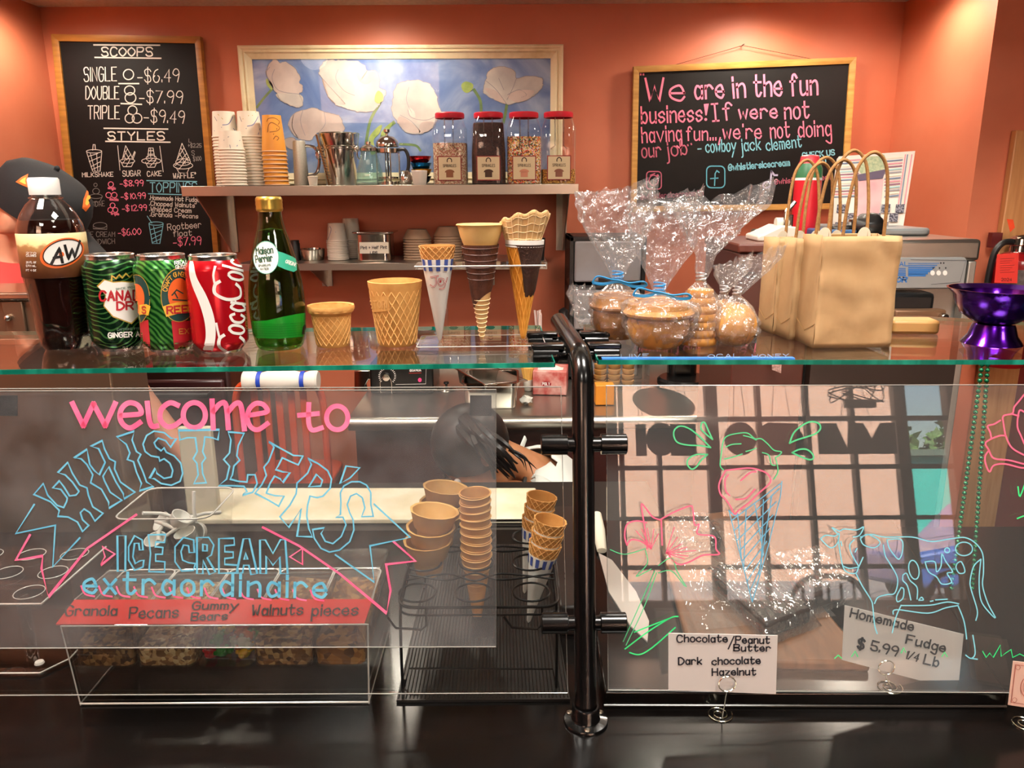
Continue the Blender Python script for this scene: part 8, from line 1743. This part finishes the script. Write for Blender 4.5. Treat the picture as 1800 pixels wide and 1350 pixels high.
TORSO = {('pelvis', 'belly'), ('belly', 'chest'), ('chest', 'sh'), ('sh', 'nsho'), ('sh', 'fsho')}
def shirt(sl): return lambda a, b, k: (a, b) in TORSO or ((a, b) == ('sh', 'neck') and k < .8) or (a in ('nsho', 'fsho') and k < sl)
def pants(a, b, k): return b in ('nhip', 'fhip', 'nkne', 'fkne') or (b in ('nank', 'fank') and k < .9) or ((a, b) == ('pelvis', 'belly') and k < .25)
# ---- employee with the black cap, bent over work on the left
hc = onY(62, 392, 1.76); fw_ = V((.80, -.10, -.52)); up_ = V((.52, -.05, .82)); HM = frame(hc, fw_, up_)
nk = HM @ V((0, -.045, -.10)); ch = V((hc.x - .085, 1.80, 1.215)); pv = V((-1.28, 1.84, .93)); sh_ = ch + V((.03, -.02, .085))
J = {'pelvis': (pv, .13), 'belly': (pv.lerp(ch, .45), .128), 'chest': (ch, .132), 'sh': (sh_, .09), 'neck': (nk, .056), 'skull': (HM @ V((0, -.01, 0)), .06)}
Ed = [('pelvis', 'belly'), ('belly', 'chest'), ('chest', 'sh'), ('sh', 'neck'), ('neck', 'skull')]
for s, y in (('n', -.17), ('f', .17)):
    a = sh_ + V((.01, y, -.03)); e = a + V((.10, y * .25, -.25)); w = e + V((.15, -y * .25, -.17))
    J[s + 'sho'] = (a, .062); J[s + 'elb'] = (e, .045); J[s + 'wri'] = (w, .030); Ed += [('sh', s + 'sho'), (s + 'sho', s + 'elb'), (s + 'elb', s + 'wri')]
    hand_chain(J, Ed, s + 'wri', s, (.45, -.1, -.85), (1, 0, -.4), 1.0, .5)
    h = pv + V((.02, y * .55, -.06)); kn = V((-1.24, 1.84 + y * .6, .50)); an = V((-1.30, 1.86 + y * .65, .09)); ft = an + V((.15, 0, -.055))
    J[s + 'hip'] = (h, .092); J[s + 'kne'] = (kn, .060); J[s + 'ank'] = (an, .042); J[s + 'toe'] = (ft, (.042, .030)); Ed += [('pelvis', s + 'hip'), (s + 'hip', s + 'kne'), (s + 'kne', s + 'ank'), (s + 'ank', s + 'toe')]
p1 = person('person in black cap and red shirt bending over behind the root beer bottle', J, Ed, 'pelvis', HM, M_skin)
garment(p1, 'red_shirt', J, Ed, 'pelvis', mat('shirt_red', '#c4423a', .8, c2='#b83a34', ns=14), .020, shirt(.6))
garment(p1, 'trousers', J, Ed, 'pelvis', mat('trousers_dark', '#1d1c22', .85), .013, pants)
nv = (nk - sh_).normalized(); u_ = nv.orthogonal().normalized(); w_ = nv.cross(u_)
obj('collar', MB().tube([sh_.lerp(nk, .35) + (u_ * cos(a * pi / 10) + w_ * sin(a * pi / 10)) * .072 for a in range(20)], .016, 8, closed=True), mat('collar_red', '#9c1a1c', .8), p1)
for s in ('n', 'f'): obj('shoe', MB().sph(tuple(V(J[s + 'toe'][0]) + V((-.05, 0, .0))), (.13, .048, .036), 16, 10), M_rub, p1)
M_capb = mat('cap_black', '#121113', .85, bump=.15, bs=400)
cap = obj('cap_crown', MB().lathe([(.094, .012), (.0965, .03), (.096, .06), (.088, .088), (.068, .108), (.036, .119), (.006, .122), (.004, .126), (0, .127)], 36, M=HM @ Matrix.Translation((0, -.004, .010)) @ Matrix.Diagonal((.90, 1.08, 1, 1))), M_capb, p1)
def brim(u, v):
    a = radians(-72 + 144 * u); r0 = .098; e = .075 * cos(radians(-72 + 144 * u)) ** .6 * v
    x, y = .088 * sin(a), .100 * cos(a) + e; return HM @ V((x * (1 + .06 * v), y, .026 - .012 * v - .018 * (x / .088) ** 2 * v))
obj('cap_brim', MB().grid(brim, 24, 8), M_capb, p1, solid=.004)
obj('cap_button', MB().sph(tuple(HM @ V((0, -.004, .137))), .006), M_capb, p1)
M_flame = mat('flame_orange', '#d8641c', .7); M_flame2 = mat('flame_yellow', '#f0b040', .7)
Sc = Surf(target=cap, off=.0012); Sc2 = Surf(target=cap, off=.002)
for pts in ([(28, 320), (38, 312), (50, 306), (47, 320), (50, 330), (40, 326)], [(146, 350), (152, 335), (162, 333), (161, 346), (154, 352), (158, 362), (150, 372), (144, 366)]):
    mb = MB(); Sc.fill(mb, pts, 3); fl_ = obj('flame_patch', mb, M_flame, p1) if mb.f else None
    if fl_:
        mb = MB(); cx_ = sum(p[0] for p in pts) / len(pts); cy_ = sum(p[1] for p in pts) / len(pts); Sc2.fill(mb, [(cx_ + (x - cx_) * .5, cy_ + (y - cy_) * .5) for x, y in pts], 3)
        if mb.f: obj('flame_core', mb, M_flame2, fl_)
# ---- second person crouching behind the cream board, long dark hair, white shirt
hc = onY(842, 800, 1.82); HM = frame(hc, (-.55, -.25, -.75), (-.72, .0, .62))
sh_ = onY(950, 838, 1.85) + V((0, 0, -.01)); ch = sh_ + V((.06, .01, -.13)); pv = V((sh_.x + .20, 1.86, .42)); nk = HM @ V((0, -.05, -.10))
J = {'pelvis': (pv, .135), 'belly': (pv.lerp(ch, .5), .118), 'chest': (ch, .118), 'sh': (sh_, .078), 'neck': (nk.lerp(sh_, .35), .048), 'skull': (HM @ V((0, -.01, 0)), .06)}
Ed = [('pelvis', 'belly'), ('belly', 'chest'), ('chest', 'sh'), ('sh', 'neck'), ('neck', 'skull')]
el = onY(893, 866, 1.74); el2 = sh_ + V((.0, .13, -.24))
for s, y, e in (('n', -.12, el), ('f', .11, el2)):
    a = sh_ + V((.01, y, -.02)); w = e + V((-.20, .03, -.08))
    J[s + 'sho'] = (a, .055); J[s + 'mid'] = (a.lerp(e, .45), .047); J[s + 'elb'] = (e, .040); J[s + 'wri'] = (w, .026); Ed += [('sh', s + 'sho'), (s + 'sho', s + 'mid'), (s + 'mid', s + 'elb'), (s + 'elb', s + 'wri')]
    hand_chain(J, Ed, s + 'wri', s, (-.9, 0, -.4), (0, -y * 3, -1), .92, .4)
    h = pv + V((-.03, y * .7, -.02)); kn = pv + V((-.36, y * 1.1, .06)); an = pv + V((-.16, y * 1.1, -.33)); ft = an + V((-.14, 0, -.05))
    J[s + 'hip'] = (h, .095); J[s + 'kne'] = (kn, .062); J[s + 'ank'] = (an, .042); J[s + 'toe'] = (ft, (.04, .03)); Ed += [('pelvis', s + 'hip'), (s + 'hip', s + 'kne'), (s + 'kne', s + 'ank'), (s + 'ank', s + 'toe')]
p2 = person('person in white shirt with long dark hair crouching behind the cream cutting board', J, Ed, 'pelvis', HM, M_skin2)
garment(p2, 'white_shirt', J, Ed, 'pelvis', mat('shirt_white', '#cfd2cc', .8), .022, shirt(1.0))
garment(p2, 'trousers', J, Ed, 'pelvis', mat('trousers_black', '#161519', .85), .013, pants)
for s in ('n', 'f'): obj('shoe', MB().sph(tuple(V(J[s + 'toe'][0]) + V((.05, 0, 0))), (.13, .046, .034), 16, 10), M_rub, p2)
pE = V(J['nelb'][0]); pS = V(J['nsho'][0]); d_ = (pS - pE).normalized(); u_ = d_.orthogonal().normalized(); w_ = d_.cross(u_)
obj('dark_armband', MB().tube([pE.lerp(pS, .28) + (u_ * cos(a * pi / 12) + w_ * sin(a * pi / 12)) * .047 for a in range(24)], .005, 6, closed=True), M_rub, p2)
M_hair = mat('hair_black', '#0d0a0a', .4, c2='#1a1312', ns=60, stretch=(4, 4, 1))
hp = obj('hair', MB().sph((0, -.014, .038), (.086, .100, .098), 28, 18, HM), M_hair, p2)
rnd = random.Random(4)
for k in range(30):
    a = rnd.uniform(-1.4, 1.4); st_ = HM @ V((.075 * sin(a), -.06 + .03 * rnd.random(), .05 + .05 * cos(a)))
    tx_, ty_ = rnd.uniform(868, 912), rnd.uniform(800, 846); en = onY(tx_, ty_, rnd.uniform(1.68, 1.72)); mid = st_.lerp(en, .5) + V((rnd.uniform(-.02, .02), -.05 - .03 * rnd.random(), .03))
    obj('hair_lock', MB().tube(cat_rom([st_, mid, en], 6), [.016 - .0012 * i for i in range(13)], 6), M_hair, hp)
for k, (ex, ey) in enumerate(((922, 822), (926, 828), (944, 825), (938, 836))):
    st_ = onY(895, 790, 1.70); en = onY(ex, ey, 1.695); obj('hair_lock', MB().tube(cat_rom([st_, st_.lerp(en, .5) + V((.01, -.01, .015 * (k % 2))), en], 6), [.004 - .0003 * i for i in range(13)], 5), M_hair, hp)
